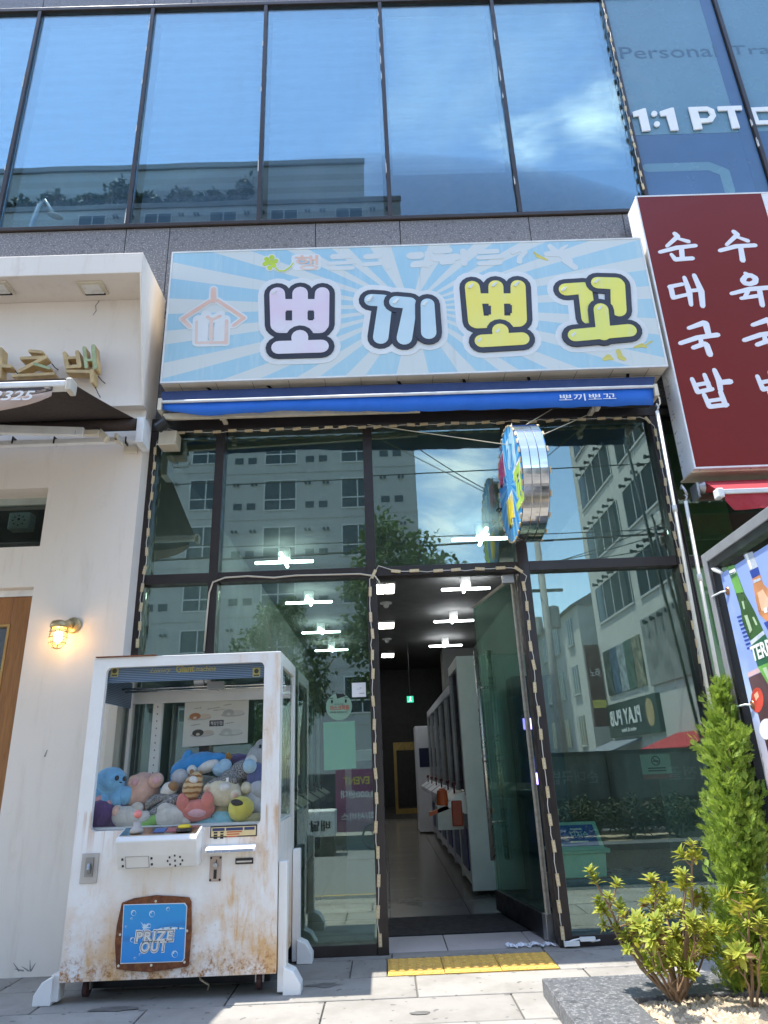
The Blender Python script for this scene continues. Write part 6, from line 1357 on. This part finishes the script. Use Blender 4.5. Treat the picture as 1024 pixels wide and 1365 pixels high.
build(MB().box(px0+.05, px0+.15, py0-.15, py1-.05, -.14, PZ-.056), 'side_wall', M_PLW, plt); build(MB().box(px0+.151, px1, py1-.15, py1-.05, -.14, PZ-.056), 'side_wall', M_PLW, plt); build(MB().box(px0+.151, px1, py0-.15, py0-.05, -.14, PZ-.056), 'side_wall', M_PLW, plt)
random.seed(21)
mm = MB(); nx, ny = 60, 40; x0, x1, y0, y1 = px0+.16, px1, py0-.04, py1-.16
for j in range(ny+1):
    for i in range(nx+1):
        x = x0+(x1-x0)*i/nx; y = y0+(y1-y0)*j/ny
        mm.v.append((x, y, PZ-.045+.05*math.exp(-((x-1.0)**2+(y+2.35)**2)/.1)+random.uniform(-.008, .008)))
for j in range(ny):
    for i in range(nx): mm.f.append((j*(nx+1)+i, j*(nx+1)+i+1, (j+1)*(nx+1)+i+1, (j+1)*(nx+1)+i)); mm.mi.append(0)
t = NT('sandy_soil'); n = t.noise(40, 8, .75); n2 = t.noise(5, 6, .7); t.col(t.mix(t.step(n2, .5, .7), t.mix(n, (.30, .24, .16), (.46, .39, .29)), (.16, .11, .07))); t.set(Roughness=.95); t.bump(n, .8, .02); M_SOIL = t.m
build(mm, 'soil', M_SOIL, plt)
def pebble(mm, c, r):
    a0 = random.random()*6; vs = []
    for k in range(5): w = a0+k*1.2566; vs.append((c[0]+r*math.cos(w)*random.uniform(.7, 1.2), c[1]+r*math.sin(w)*random.uniform(.7, 1.2), c[2]))
    top = (c[0]+random.uniform(-.3, .3)*r, c[1]+random.uniform(-.3, .3)*r, c[2]+r*random.uniform(.5, .9)); mm.add(vs+[top], [(k, (k+1) % 5, 5) for k in range(5)])
gm = MB()
for k in range(9000):
    x = random.uniform(px0+.19, 2.2); y = random.uniform(py0+.1, py1-cw-.01); z = PZ-.045+.05*math.exp(-((x-1.0)**2+(y+2.35)**2)/.1)
    pebble(gm, (x, y, z), random.choice((.005, .006, .008, .01, .013)))
t = NT('pale_gravel'); n = t.noise(50, 4, .7); t.col(t.mix(n, (.33, .26, .17), (.54, .46, .34))); t.set(Roughness=.9)
build(gm, 'gravel', t.m, plt, kind='stuff')

# ================================================================== plants
def leafmat(name, a, b, c, tr=.35):
    t = NT(name); oi = t.n.new('ShaderNodeObjectInfo'); n = t.noise(9, 4, .6); g = t.n.new('ShaderNodeNewGeometry')
    cc = t.mix(t.step(n, .35, .65), a, b); cc = t.mix(t.math('MULTIPLY', g.outputs['Random Per Island'], .75), cc, c); t.col(cc); t.set(Roughness=.6)
    tl_ = t.n.new('ShaderNodeBsdfTranslucent'); t.l.new(cc, tl_.inputs[0]); m = t.n.new('ShaderNodeMixShader'); m.inputs[0].default_value = tr
    t.l.new(t.b.outputs[0], m.inputs[1]); t.l.new(tl_.outputs[0], m.inputs[2]); t.l.new(m.outputs[0], t.out.inputs[0]); return t.m
M_BARK = mat('grey_brown_bark', (.16, .105, .065), .85, 0, .25, 20, .4, 80)
M_STEM = mat('brown_twig', (.24, .15, .085), .75, 0, .2, 20)
M_AZA = leafmat('azalea_leaf', (.22, .29, .025), (.32, .37, .04), (.50, .45, .07), .40)
M_AZR = leafmat('azalea_old_leaf', (.16, .075, .03), (.12, .10, .03), (.24, .12, .05), .3)
M_THU = leafmat('thuja_spray', (.17, .30, .03), (.27, .40, .05), (.38, .46, .08), .45)
def leaf(mm, base, d, n_, L, w):                          # folded oval leaf of six faces
    d = d.normalized(); s_ = d.cross(n_); s_ = s_.normalized() if s_.length > 1e-4 else d.orthogonal().normalized(); n_ = s_.cross(d)
    P = [base, base+d*L*.35+s_*w+n_*w*.35, base+d*L*.7+s_*w*.8+n_*w*.25-n_*L*.05, base+d*L-n_*L*.14, base+d*L*.7-s_*w*.8+n_*w*.25-n_*L*.05, base+d*L*.35-s_*w+n_*w*.35, base+d*L*.35, base+d*L*.7-n_*L*.05]
    mm.add(P, [(0, 1, 6), (1, 2, 7, 6), (2, 3, 7), (0, 6, 5), (6, 7, 4, 5), (7, 3, 4)])
def whorl(seed, n, L):
    random.seed(seed); mm = MB()
    for k in range(n):
        w = k*2.4+random.uniform(-.3, .3); up = .25+.75*(k/n)+random.uniform(-.15, .2); d = Vector((math.cos(w), math.sin(w), up)); l = L*random.uniform(.7, 1.1)*(1-.25*k/n)
        mm.cur = 1 if (k < 2 and seed % 3 == 0) else 0
        leaf(mm, Vector((0, 0, -.018+.025*k/n)), d, Vector((-d.x*d.z, -d.y*d.z, 1)), l, l*.195)
    return mm
def shrub(label, base, tips, seed):
    root = thing('azalea_shrub', label, 'shrub', base); random.seed(seed); wh = []
    for k in range(5):
        mm = whorl(seed+k, 17, .042); c_ = None; me = None
        o = build(mm, 'leaf_whorl', [M_AZA, M_AZR], root); wh.append([o, True, WL[o].copy()])
    def put(p, d, s):
        e = random.choice(wh); rot = d.to_track_quat('Z', 'Y').to_euler(); rot.z += 0
        if e[1]: o = e[0]; e[1] = False; o.location = p-WL[root]; o.rotation_euler = rot; o.scale = (s, s, s)
        else: place(e[0], 'leaf_whorl', p, root, rot, (s, s, s))
    for tip, thick in tips:
        tip = Vector(tip); out = tip-base; mid = base+Vector((out.x*.62, out.y*.62, out.z*.38))+Vector((random.uniform(-.02, .02), random.uniform(-.02, .02), 0)); pts = []
        for k in range(9):
            f = k/8; pts.append(base*(1-f)**2+mid*2*f*(1-f)+tip*f*f+Vector((random.uniform(-.006, .006), random.uniform(-.006, .006), 0)))
        build(MB().tube(pts, [thick*(1-.65*k/8) for k in range(9)], 6), 'stem', M_STEM, root, smooth=True)
        d = (pts[-1]-pts[-2]).normalized(); put(tip, (d+EZ*.4).normalized(), random.uniform(.85, 1.15))
        put(pts[-1]-d*.03, (d+Vector((random.uniform(-.5, .5), random.uniform(-.5, .5), .5))).normalized(), random.uniform(.7, .95))
        for k in range(3, 8):
            for _ in range(2 if k > 4 else 1):
                if random.random() < .64:
                    q_ = pts[k]; dd = Vector((random.uniform(-1, 1), random.uniform(-1, 1), random.uniform(.3, 1.1))).normalized(); e_ = q_+dd*random.uniform(.03, .085)
                    build(MB().tube([q_, e_], [thick*.4, thick*.25], 5), 'twig', M_STEM, root); put(e_, (dd+EZ*.3).normalized(), random.choice((.5, .7, .85, 1.0, 1.15)))
    return root
bs = on_z(905, 1340, PZ-.02); Yb = bs.y
def T(x, y, dY): return on_y(x, y, Yb+dY)
tips = [(T(788,1160,.05), .008), (T(797,1200,.10), .008), (T(868,1170,-.05), .006), (T(868,1200,.12), .006), (T(925,1125,.02), .008), (T(912,1165,-.08), .006), (T(848,1225,-.12), .006), (T(885,1190,.18), .006),
        (T(830,1245,.02), .005), (T(905,1205,.08), .006), (T(940,1200,.05), .006), (T(870,1240,-.18), .005), (T(925,1225,-.15), .005), (T(850,1262,.15), .005), (T(898,1240,.0), .006), (T(945,1240,.12), .005), (T(880,1275,-.1), .004), (T(915,1268,.1), .004)]
shrub('leafy yellow green azalea shrub growing in the pale gravel of the planter', Vector(bs), tips, 31)
b2 = on_z(1003, 1352, PZ-.02); 
shrub('small azalea sprig with a browned leaf in front of the conifer', Vector(b2), [(on_y(992, 1185, b2.y-.04), .006), (on_y(1012, 1225, b2.y-.10), .005), (on_y(985, 1262, b2.y-.06), .004)], 47)
# thuja
cb_ = on_z(1006, 1330, PZ-.03); ct = on_y(961, 905, cb_.y+.02)
thu = thing('conifer', 'bright green columnar conifer standing in the planter', 'conifer', cb_)
build(MB().tube([cb_-EZ*.05, cb_+(ct-cb_)*.4, cb_+(ct-cb_)*.97], [.03, .022, .005], 10), 'trunk', M_BARK, thu, smooth=True)
random.seed(77); mm = MB(); Hh = (ct-cb_).length
def spray(mm, p, d, L):                                   # flat feathery fan of scale leaves
    d = d.normalized(); s_ = d.cross(Vector((random.uniform(-1, 1), random.uniform(-1, 1), random.uniform(-.3, .3)))).normalized(); nrm = s_.cross(d)
    for k in range(8):
        f = .08+.9*k/8; sg_ = 1 if k % 2 else -1; b_ = p+d*L*f*.8; l = L*(.50-.34*f)*random.uniform(.7, 1.3); e_ = b_+(d*.95+s_*sg_*.6+nrm*random.uniform(-.25, .25)).normalized()*l; w_ = (d*.6-s_*sg_*.8)*l*.11
        mm.add([b_-w_*.5, b_+(e_-b_)*.6-w_, e_, b_+(e_-b_)*.6+w_, b_+w_*.5], [(0, 1, 2, 3, 4)])
    w_ = s_*L*.035; mm.add([p-w_, p+w_, p+d*L*1.0], [(0, 1, 2)])
def trad(h): return .074*min(1, ((1-h)/.5))**.75*(1.0+.20*math.sin(h*19+.6)+.12*math.sin(h*37+1))*(.85+.15*min(1, h/.12))+.008
for k in range(330):                                       # ragged fronds sweep up and out from the trunk
    h = random.random()**1.05*.95; w = random.uniform(0, 6.283); ln_ = trad(h)*random.choice((.7, .9, 1.0, 1.1, 1.25, 1.45)); up_ = random.uniform(.5, 1.5)
    st_ = cb_+(ct-cb_)*h; dr2 = Vector((math.cos(w), math.sin(w), 0)); side = Vector((-dr2.y, dr2.x, 0))
    n_s = int(9+ln_/.0042)
    for j in range(n_s):
        f = .30+.75*j/n_s; q_ = st_+dr2*ln_*f+EZ*(up_*ln_*f*f)+side*random.gauss(0, .35)*ln_*f*.55+EZ*random.gauss(0, .012)
        spray(mm, q_, dr2*random.uniform(.15, .8)+side*random.gauss(0, .5)+EZ*random.uniform(.35, 1.3), random.uniform(.020, .046))
for j in range(160): h = random.uniform(.86, 1.0); spray(mm, cb_+(ct-cb_)*h+Vector((random.gauss(0, .010), random.gauss(0, .010), 0)), Vector((random.gauss(0, .4), random.gauss(0, .4), 1)), random.uniform(.02, .045))
build(mm, 'crown', M_THU, thu)

# ================================================================== across the street (seen in the glass)
YA = 28.0
def vm(x, y, Y): p = on_y(x, y, Y); return Vector((p.x, -p.y, p.z))       # where the reflected thing really stands
M_APT = m_stucco('grey_apartment_render', (.36, .36, .35), (.27, .27, .26)); M_APT2 = m_stucco('pale_block_render', (.56, .55, .52), (.40, .39, .36))
M_SASH = mat('pale_window_sash', (.5, .5, .5), .5); M_WPANE = mat('dark_window_glass', (.03, .04, .045), .08)
apt = thing('apartment_block', 'tall grey apartment block across the street mirrored in the shop glass', 'apartment block', (-12, -YA-6, 0))
ax1 = vm(553, 600, YA).x; az1 = vm(500, 265, YA).z; ax2 = vm(485, 230, YA).x; az2 = vm(240, 211, YA).z
build(MB().box(-36, ax1, -YA-14, -YA, 0, az1), 'wall', M_APT, apt)
build(MB().box(-36, ax2, -YA-13, -YA-.6, az1+.002, az2), 'set_back_storey', M_APT, apt)
build(MB().box(-36, ax1+.06, -YA+.001, -YA+.10, az1-.25, az1+.12), 'parapet_coping', mat('dark_coping', (.16, .165, .17), .6), apt)
build(MB().box(-36, ax2+.06, -YA-.599, -YA-.45, az2-.3, az2+.1), 'parapet_coping', mat('dark_coping', (.16, .165, .17), .6), apt)
fz = vm(372, 658, YA).z; fp = fz-vm(372, 721, YA).z
wf = wp = None; winc = []
cx = [vm(276, 661, YA).x-2*(vm(475,655,YA).x-vm(372,658,YA).x), vm(276, 661, YA).x-(vm(475,655,YA).x-vm(372,658,YA).x), vm(276, 661, YA).x, vm(372, 658, YA).x, vm(475, 655, YA).x]
n_ = 0
for k in range(-4, 9):
    z = fz+k*fp
    if z > az1-1.2 or z < 1: continue
    for x in cx:
        if wf is None:
            f_ = MB(); w_, h_ = .86, .86
            f_.box(-w_, w_, 0, .05, -h_, -h_+.06); f_.box(-w_, w_, 0, .05, h_-.06, h_); f_.box(-w_, -w_+.06, 0, .05, -h_+.061, h_-.061); f_.box(w_-.06, w_, 0, .05, -h_+.061, h_-.061); f_.box(-.03, .03, 0, .05, -h_+.061, h_-.061); f_.box(-w_+.061, -.031, 0.001, .045, -.28, -.22); f_.box(.031, w_-.061, 0.001, .045, -.28, -.22)
            wf = build(f_, 'window', M_SASH, apt); wf.location = Vector((x, -YA+.03, z))-WL[apt]; WL[wf] = Vector((x, -YA+.03, z))
            wp = build(MB().box(x-.8, x+.8, -YA+.012, -YA+.02, z-.8, z+.8), 'pane', M_WPANE, wf); wp.location = (0, -.012, 0)
        else:
            o = place(wf, 'window', (x, -YA+.03, z), apt); d = wp.copy(); d.name = 'pane'; COL.objects.link(d); d.parent = o
        # little vents and the pair of capped pipes beside each window
        vt = MB()
        for dx in (1.55, 2.25): vt.box(x+dx-.22, x+dx+.22, -YA+.001, -YA+.03, z-.75, z-.4)
        if n_ == 0: vent0 = build(vt, 'vent', M_WPANE, apt); pv = WL[vent0]-Vector((x, 0, z))
        else: place(vent0, 'vent', Vector((x, 0, z))+pv, apt)
        pp_ = MB()
        for dx in (1.35, 1.55, 2.3, 2.5): pp_.lathe((x+dx, -YA+.0, z+.62), EY, [(0, .05), (.12, .05), (.121, .075), (.2, .075)], 8)
        if n_ == 0: pip0 = build(pp_, 'capped_pipe', M_WPANE, apt); pq = WL[pip0]-Vector((x, 0, z))
        else: place(pip0, 'capped_pipe', Vector((x, 0, z))+pq, apt)
        n_ += 1
for k in range(-5, 9):
    z = fz+(k+.5)*fp
    if 1 < z < az1-.5: build(MB().box(-36, ax1+.02, -YA+.0005, -YA+.03, z-.04, z+.04), 'string_course', M_APT, apt)
# roof terrace hedge
random.seed(9); mm = MB()
ha, hb_ = vm(0, 255, YA), vm(335, 240, YA)
for k in range(2600):
    x = random.uniform(-36, hb_.x); top = az1+.2+(hb_.z-az1)*(.55+.45*math.sin(x*1.1)*math.sin(x*.37+1)+.2*math.sin(x*3.1)); z = az1+.1+(top-az1)*random.random()**.7; p = Vector((x, -YA-.35+random.uniform(-.25, .3), z))
    leaf(mm, p, Vector((random.gauss(0, 1), random.gauss(0, 1), random.gauss(.3, 1))), Vector((random.random(), random.random(), 1)), .42, .13)
M_HEDGE = leafmat('dark_hedge_leaf', (.02, .04, .015), (.03, .055, .02), (.04, .06, .02), .2)
tag(build(mm, 'roof_hedge', M_HEDGE), 'dark ragged hedge along the terrace of the apartment block', 'hedge')
# corner building with balconies of windows, its side turned to the lane
XB2 = 9.0; com = thing('corner_block', 'pale corner block with slanting window bands mirrored in the right-hand pane', 'office block', (XB2+4, -16, 0))
Pn = lambda x, y: (lambda p: (-p.y, p.z))(on_x(x, y, XB2))
yfar = Pn(770, 640)[0]-.3; ztop = Pn(756, 585)[1]+1.2
build(MB().box(XB2, XB2+9, yfar, -10.4, 0, ztop), 'wall', M_APT2, com)
ka, kb = None, None
for r_ in range(5):
    z0_, z1_ = 2.95+2.45*r_+.75, 2.95+2.45*r_+2.15
    for c0, c1 in ((yfar+.7, yfar+4.6), (yfar+5.3, yfar+9.0), (yfar+9.8, -10.9)):
        if r_ == 0 and c0 < yfar+5: continue
        w_ = build(MB().box(XB2-.03, XB2-.001, c0, c1, z0_, z1_), 'window', M_WPANE, com); mm = MB()
        for k in range(5): y = c0+(c1-c0)*k/4; mm.box(XB2-.05, XB2-.0305, y-.03, y+.03, z0_, z1_)
        mm.box(XB2-.06, XB2-.0002, c0-.05, c1+.05, z0_-.08, z0_-.001); build(mm, 'sash', M_SASH, w_)
        mm = MB()
        for k in range(6): y = c0+(c1-c0)*(k+.5)/6; mm.lathe((XB2, y, z1_+.12), -EX, [(0, .05), (.15, .05), (.16, .08), (.22, .08)], 8)
        build(mm, 'capped_pipe', M_WPANE, com)
ya_, za_ = Pn(806, 972); yb2, zb2 = Pn(853, 935)
pub = thing('pub_sign', 'dark green sign reading PLAY PUB low on the pale corner block', 'shop sign', (XB2-.1, -18, 2.4))
build(MB().box(XB2-.16, XB2-.002, yfar+.3, yfar+5.4, 1.75, 2.95), 'panel', mat('dark_green_sign', (.03, .05, .04), .5), pub)
mm = MB(); text(mm, 'PLAY PUB', Vector((XB2-.163, yfar+3.9, 2.15)), -EY, EZ, -EX, w=3.3, h=.55, depth=.02, off=.02); text(mm, 'wine & beer', Vector((XB2-.163, yfar+3.3, 1.9)), -EY, EZ, -EX, w=1.6, h=.14, depth=.02); build(mm, 'sign_lettering', M_WHITE, pub)
mm = MB(); mm.prism([Vector((XB2-.17, yfar+4.75+.36*math.cos(k*.4), 2.4+.45*math.sin(k*.4))) for k in range(16)], (.006, 0, 0)); build(mm, 'emblem', mat('tan_emblem', (.45, .33, .16), .5), pub)
pst = thing('poster_row', 'row of coloured window posters above the PLAY PUB sign', 'posters', (XB2-.1, -18, 4))
for k, cc_ in enumerate(((.08, .10, .09), (.07, .11, .17), (.26, .30, .32), (.07, .12, .09), (.24, .22, .15))):
    build(MB().box(XB2-.06, XB2-.002, yfar+.5+k*.82, yfar+1.28+k*.82, 3.3, 5.0), 'poster', mat('poster_tint_%d' % k, cc_, .5, 0, .75, 3.5), pst)
build(MB().box(XB2-.08, XB2-.002, yfar+5.0, yfar+9.0, 3.2, 5.4), 'board', mat('grey_board', (.22, .22, .21), .6, 0, .4, 1.5), pst)
for i, (c0, c1, m_, lb) in enumerate(((yfar+.2, yfar+3.2, mat('slate_canvas', (.20, .22, .26), .8), 'slate grey canopy under the PLAY PUB sign'), (yfar+6.2, yfar+9.6, M_RED, 'red canopy beside the PLAY PUB sign'))):
    tag(build(MB().prism([(XB2-.002, c0, 1.68), (XB2-1.2, c0, 1.25), (XB2-1.2, c0, 1.2), (XB2-.002, c0, 1.6)], (0, c1-c0, 0)), 'street_canopy', m_), lb+' across the lane', 'awning')
vs_ = thing('blade_sign', 'tall narrow blade sign at the far edge of the pale corner block', 'shop sign', (XB2-.4, yfar, 3.5))
build(MB().box(XB2-.62, XB2-.05, yfar-.1, yfar+.08, 2.2, 5.4), 'casing', mat('dark_blade', (.10, .04, .04), .5), vs_); mm = MB(); text(mm, '노래', Vector((XB2-.55, yfar+.085, 4.1)), -EX*-1, EZ, EY, w=.4, h=.35, depth=.004); build(mm, 'sign_lettering', M_WHITE, vs_); build(MB().box(XB2-.6, XB2-.07, yfar+.081, yfar+.09, 2.9, 3.2), 'yellow_band', mat('yellow_print', (.62, .54, .12), .4), vs_)
# low white flats further down the lane
fl_ = thing('low_flats', 'low white flats down the lane with small barred windows', 'apartment block', (11, -32, 0)); fx = 9.0
build(MB().box(fx, fx+7, -44, -25.5, 0, 7.6), 'wall', M_APT2, fl_); build(MB().prism([(fx-.3, -25.4, 7.602), (fx+3.5, -25.4, 9.6), (fx+7.3, -25.4, 7.602)], (0, -18.7, 0)), 'roof', mat('grey_roof_tile', (.22, .22, .23), .8), fl_)
for r_ in range(3):
    for c_ in range(5):
        y = -26.6-c_*2.6; z = 1.6+r_*2.2; w_ = build(MB().box(fx-.03, fx-.001, y-1.0, y, z, z+1.25), 'window', M_WPANE, fl_); mm = MB()
        for k in range(4): mm.box(fx-.10, fx-.08, y-1.0+k*.32, y-.98+k*.32, z, z+1.25)
        mm.box(fx-.12, fx-.031, y-1.05, y+.05, z-.06, z-.001); build_each(mm, 'bar', M_SASH, w_)
# utility poles and overhead wires
M_POLE = mat('grey_concrete_pole', (.30, .29, .28), .85); pole_p = vm(752, 1000, 19)
for i, (x, y, lab) in enumerate(((pole_p.x, pole_p.y, 'concrete utility pole with transformers beside the pale corner block'), (-16.0, -9.0, 'concrete utility pole at the far left of the street'))):
    up = thing('utility_pole', lab, 'utility pole', (x, y, 0)); build(MB().tube([(x, y, 0), (x, y, 8.6)], [.17, .11], 12), 'pole', M_POLE, up, smooth=True)
    mm = MB(); mm.box(x-.9, x+.9, y-.05, y+.05, 7.7, 7.8); mm.box(x-.7, x+.7, y-.05, y+.05, 6.7, 6.8); build(mm, 'cross_arm', M_BLACK, up)
    mm = MB(); mm.lathe((x+.3, y-.1, 5.4), EZ, [(0, .2), (.75, .2), (.8, .1)], 12); mm.lathe((x-.3, y-.1, 5.2), EZ, [(0, .16), (.6, .16)], 12); build(mm, 'transformer', M_POLE, up)
def sagcable(a, b, r, sag, lab):
    a, b = Vector(a), Vector(b); pts = [a.lerp(b, k/20)-EZ*sag*4*(k/20)*(1-k/20) for k in range(21)]
    tag(build(MB().tube(pts, r, 5), 'overhead_cable', M_BWIRE), lab, 'cable', 'overhead cables over the street')
for (x0, y0, x1, y1), Y, r, lab in (((235, 642, 690, 622), 13, .018, 'upper thin overhead cable crossing the mirrored sky'), ((300, 738, 880, 706), 13, .03, 'thick overhead cable low across the mirrored sky'), ((300, 722, 880, 700), 13.5, .014, 'thin overhead cable just above the thick one'), ((560, 600, 660, 655), 12, .014, 'short slanting overhead cable near the round sign')):
    a_, b_ = vm(x0, y0, Y), vm(x1, y1, Y); d = b_-a_; sagcable(a_-d*1.2 if Y > 12.5 else a_, b_+d*(.8 if Y > 12.5 else .4), r, .12, lab)
for i in range(4): sagcable((pole_p.x-.5+.3*i, pole_p.y, 7.75), (9.5+.5*i, -8.4, 5.2+.9*i), .016, .35, ('first', 'second', 'third', 'fourth')[i]+' service cable running from the pole along the corner block')
# street lamp mirrored in the upper storey
lp_ = vm(42, 300, 14); sl = thing('street_lamp', 'curved arm street lamp mirrored at the bottom left of the upper windows', 'street lamp', (lp_.x, lp_.y, 0))
l1, l2 = vm(52, 270, 14), vm(72, 285, 14); build(MB().tube([(lp_.x, lp_.y, 0), lp_, l1+EZ*-.1, l1+Vector((.2, 0, .12)), l2+Vector((-.15, 0, .25)), l2], [.11, .08, .07, .06, .06, .06], 10), 'post', M_ALU, sl, smooth=True)
build(MB().ell(l2+Vector((.05, 0, -.08)), (.32, .16, .10), .35), 'lamp_head', M_POLE, sl, smooth=True)
# street tree
tb = Vector((.45, -10.2, 0)); tre = thing('street_tree', 'leafy green street tree across the road mirrored beside the door', 'tree', tb)
build(MB().tube([tb, tb+Vector((.05, 0, 1.6)), tb+Vector((-.1, .1, 3.4)), tb+Vector((.1, 0, 5.2))], [.13, .10, .07, .02], 10), 'trunk', M_BARK, tre, smooth=True)
random.seed(5); mm = MB(); cl2 = []
for k in range(9):
    w = random.uniform(0, 6.28); z = random.uniform(2.2, 4.6); e_ = tb+Vector((math.cos(w)*random.uniform(.6, 1.3), math.sin(w)*random.uniform(.6, 1.2), z+.9)); s_ = tb+Vector((0, 0, z*.85)); build(MB().tube([s_, s_.lerp(e_, .6)-EZ*.1, e_], [.045, .03, .012], 6), 'limb', M_BARK, tre, smooth=True)
for k in range(62):
    h = random.random(); rr = (.35+1.05*math.sin(math.pi*min(1, .12+h*.85)))*random.uniform(.55, 1.05); w = random.uniform(0, 6.283); cl2.append(tb+Vector((math.cos(w)*rr, math.sin(w)*rr, 2.5+3.7*h)))
for c_ in cl2:
    sz = random.uniform(.28, .55)
    for j in range(75):
        v = Vector((random.gauss(0, 1), random.gauss(0, 1), random.gauss(0, .8))); v = v.normalized()*sz*random.random()**.45
        leaf(mm, c_+v, Vector((v.x+random.gauss(0, .3), v.y+random.gauss(0, .3), random.gauss(-.1, .4))), Vector((random.gauss(0, .4), random.gauss(0, .4), 1)), .15, .048)
build(mm, 'crown', leafmat('street_tree_leaf', (.045, .09, .02), (.065, .12, .03), (.10, .15, .04), .35), tre)
t2 = copy_thing(tre, (-2.7, -.6, -1.25), 'smaller street tree left of the leafy one across the road')
for ch in t2.children:
    if ch.name.startswith('crown'): ch.rotation_euler = (0, 0, 2.1); ch.scale = (.72, .72, .8)
# low dark shrubs at the kerb end of the planter, seen only in the glass
random.seed(15)
for i, (x_, y_) in enumerate(((778, 1120), (845, 1112), (905, 1118))):
    c_ = vm(x_, y_, 2.75); rt_ = thing('planter_shrub', ('leftmost', 'middle', 'rightmost')[i]+' of three low dark shrubs mirrored at the far end of the planter', 'shrub', (c_.x, c_.y, PZ-.04)); mm = MB()
    for k in range(5): build(MB().tube([(c_.x, c_.y, PZ-.05), (c_.x+random.uniform(-.1, .1), c_.y+random.uniform(-.1, .1), PZ+.12), (c_.x+random.uniform(-.2, .2), c_.y+random.uniform(-.2, .2), PZ+.28)], [.008, .006, .003], 5), 'stem', M_STEM, rt_, smooth=True)
    for k in range(1500):
        v = Vector((random.gauss(0, 1), random.gauss(0, 1), random.gauss(0, .8))).normalized()*random.random()**.4*Vector((1, 1, 1)).length/1.732
        leaf(mm, Vector((c_.x+v.x*.26, c_.y+v.y*.22, PZ+.16+v.z*.19+.03*math.sin(v.x*9))), Vector((v.x+random.gauss(0, .4), v.y+random.gauss(0, .4), random.gauss(.2, .5))), Vector((random.gauss(0, .4), random.gauss(0, .4), 1)), .04, .011)
    build(mm, 'foliage', M_HEDGE, rt_)
# hand cart with a pink banner, a white crate
cy = -6.4; ca, cb2 = vm(448, 1030, 6.4), vm(505, 1118, 6.4); ct_ = thing('vendor_cart', 'vendor cart with a pink event banner parked across the road', 'hand cart', (ca.x, cy, 0))
build(MB().box(ca.x-.9, ca.x+1.0, cy-.8, cy-.02, -.128+.45, .95), 'cart_body', mat('dark_cart', (.06, .06, .07), .6), ct_, bevel=.01)
ban = build(MB().box(ca.x-.02, ca.x+.62, cy-.015, cy-.008, .12, 1.0), 'banner', mat('pink_banner', (.30, .10, .18), .6, 0, .15, 2), ct_)
mm = MB(); text(mm, 'EVENT', Vector((ca.x+.5, cy-.0075, .78)), -EX, EZ, EY, w=.40, h=.11, depth=.004, off=.02); build(mm, 'banner_title', mat('yellow_print', (.62, .54, .12), .4), ban)
mm = MB(); text(mm, '8,000원대', Vector((ca.x+.58, cy-.0075, .58)), -EX, EZ, EY, w=.52, h=.12, depth=.004, off=.015); text(mm, '회/서비스', Vector((ca.x+.58, cy-.0075, .28)), -EX, EZ, EY, w=.52, h=.11, depth=.004, off=.015); build(mm, 'banner_writing', M_WHITE, ban)
for x in (ca.x+.55, ca.x-.6):
    mm = MB(); mm.tube([(x+.17*math.cos(k*.2618), cy+.05, .055+.17*math.sin(k*.2618)) for k in range(25)], .016, 6)
    for k in range(6): mm.tube([(x, cy+.05, .055), (x+.165*math.cos(k*1.047), cy+.05, .055+.165*math.sin(k*1.047))], .008, 5)
    build(mm, 'wheel', M_BLACK, ct_)
wc = vm(427, 1098, 6.0); cr_ = thing('white_crate', 'white plastic crate with black writing left of the vendor cart', 'crate', (wc.x, -6.0, 0))
build(MB().box(wc.x-.22, wc.x+.22, -6.2, -5.8, -.128+.25, wc.z+.17), 'crate_body', M_WMETAL, cr_, bevel=.02); mm = MB(); text(mm, '배달', Vector((wc.x+.15, -5.7985, wc.z-.1)), -EX, EZ, EY, w=.3, h=.14, depth=.003, off=.03); build(mm, 'crate_writing', M_BLACK, cr_); build(MB().box(wc.x-.2, wc.x+.2, -6.18, -5.82, -.129, -.129+.248), 'crate_stand', M_BLACK, cr_)

# clear vinyl windbreak screens of the restaurant, behind the photographer's right shoulder
wa, wb = vm(728, 1003, 4.0), vm(915, 985, 4.0); wz = wa.z
wbk = thing('windbreak', 'black framed windbreak of smoky vinyl panels mirrored low in the right-hand pane', 'windbreak', (wb.x, -4.0, 0))
xm2 = vm(810, 1000, 4.0).x; M_SMK = mat('smoky_vinyl', (.10, .115, .105), .3, 0, .2, 1.5)
for x in (wa.x-.3, xm2, wb.x+.6): build(MB().box(x-.03, x+.03, -4.03, -3.97, -.13, wz), 'post', M_BLACK, wbk)
for a_, b_ in ((wa.x-.27, xm2-.03), (xm2+.03, wb.x+.57)):
    for z in (wz-.05, wz*.48, .02): build(MB().box(a_, b_, -4.025, -3.975, z, z+.05), 'rail', M_BLACK, wbk)
    pn_ = build(MB().box(a_, b_, -4.004, -3.996, .071, wz-.051), 'vinyl_panel', M_SMK, wbk)
    mm = MB(); text(mm, '순대국밥' if b_ < xm2 else '스지전골', Vector((b_-.12 if True else a_, -3.9955, wz-.36)), -EX, EZ, EY, w=min(.75, (b_-a_)*.6), h=.15, depth=.002, off=.01); build_each(mm, 'panel_letter', mat('grey_lettering', (.26, .28, .26), .5), pn_)
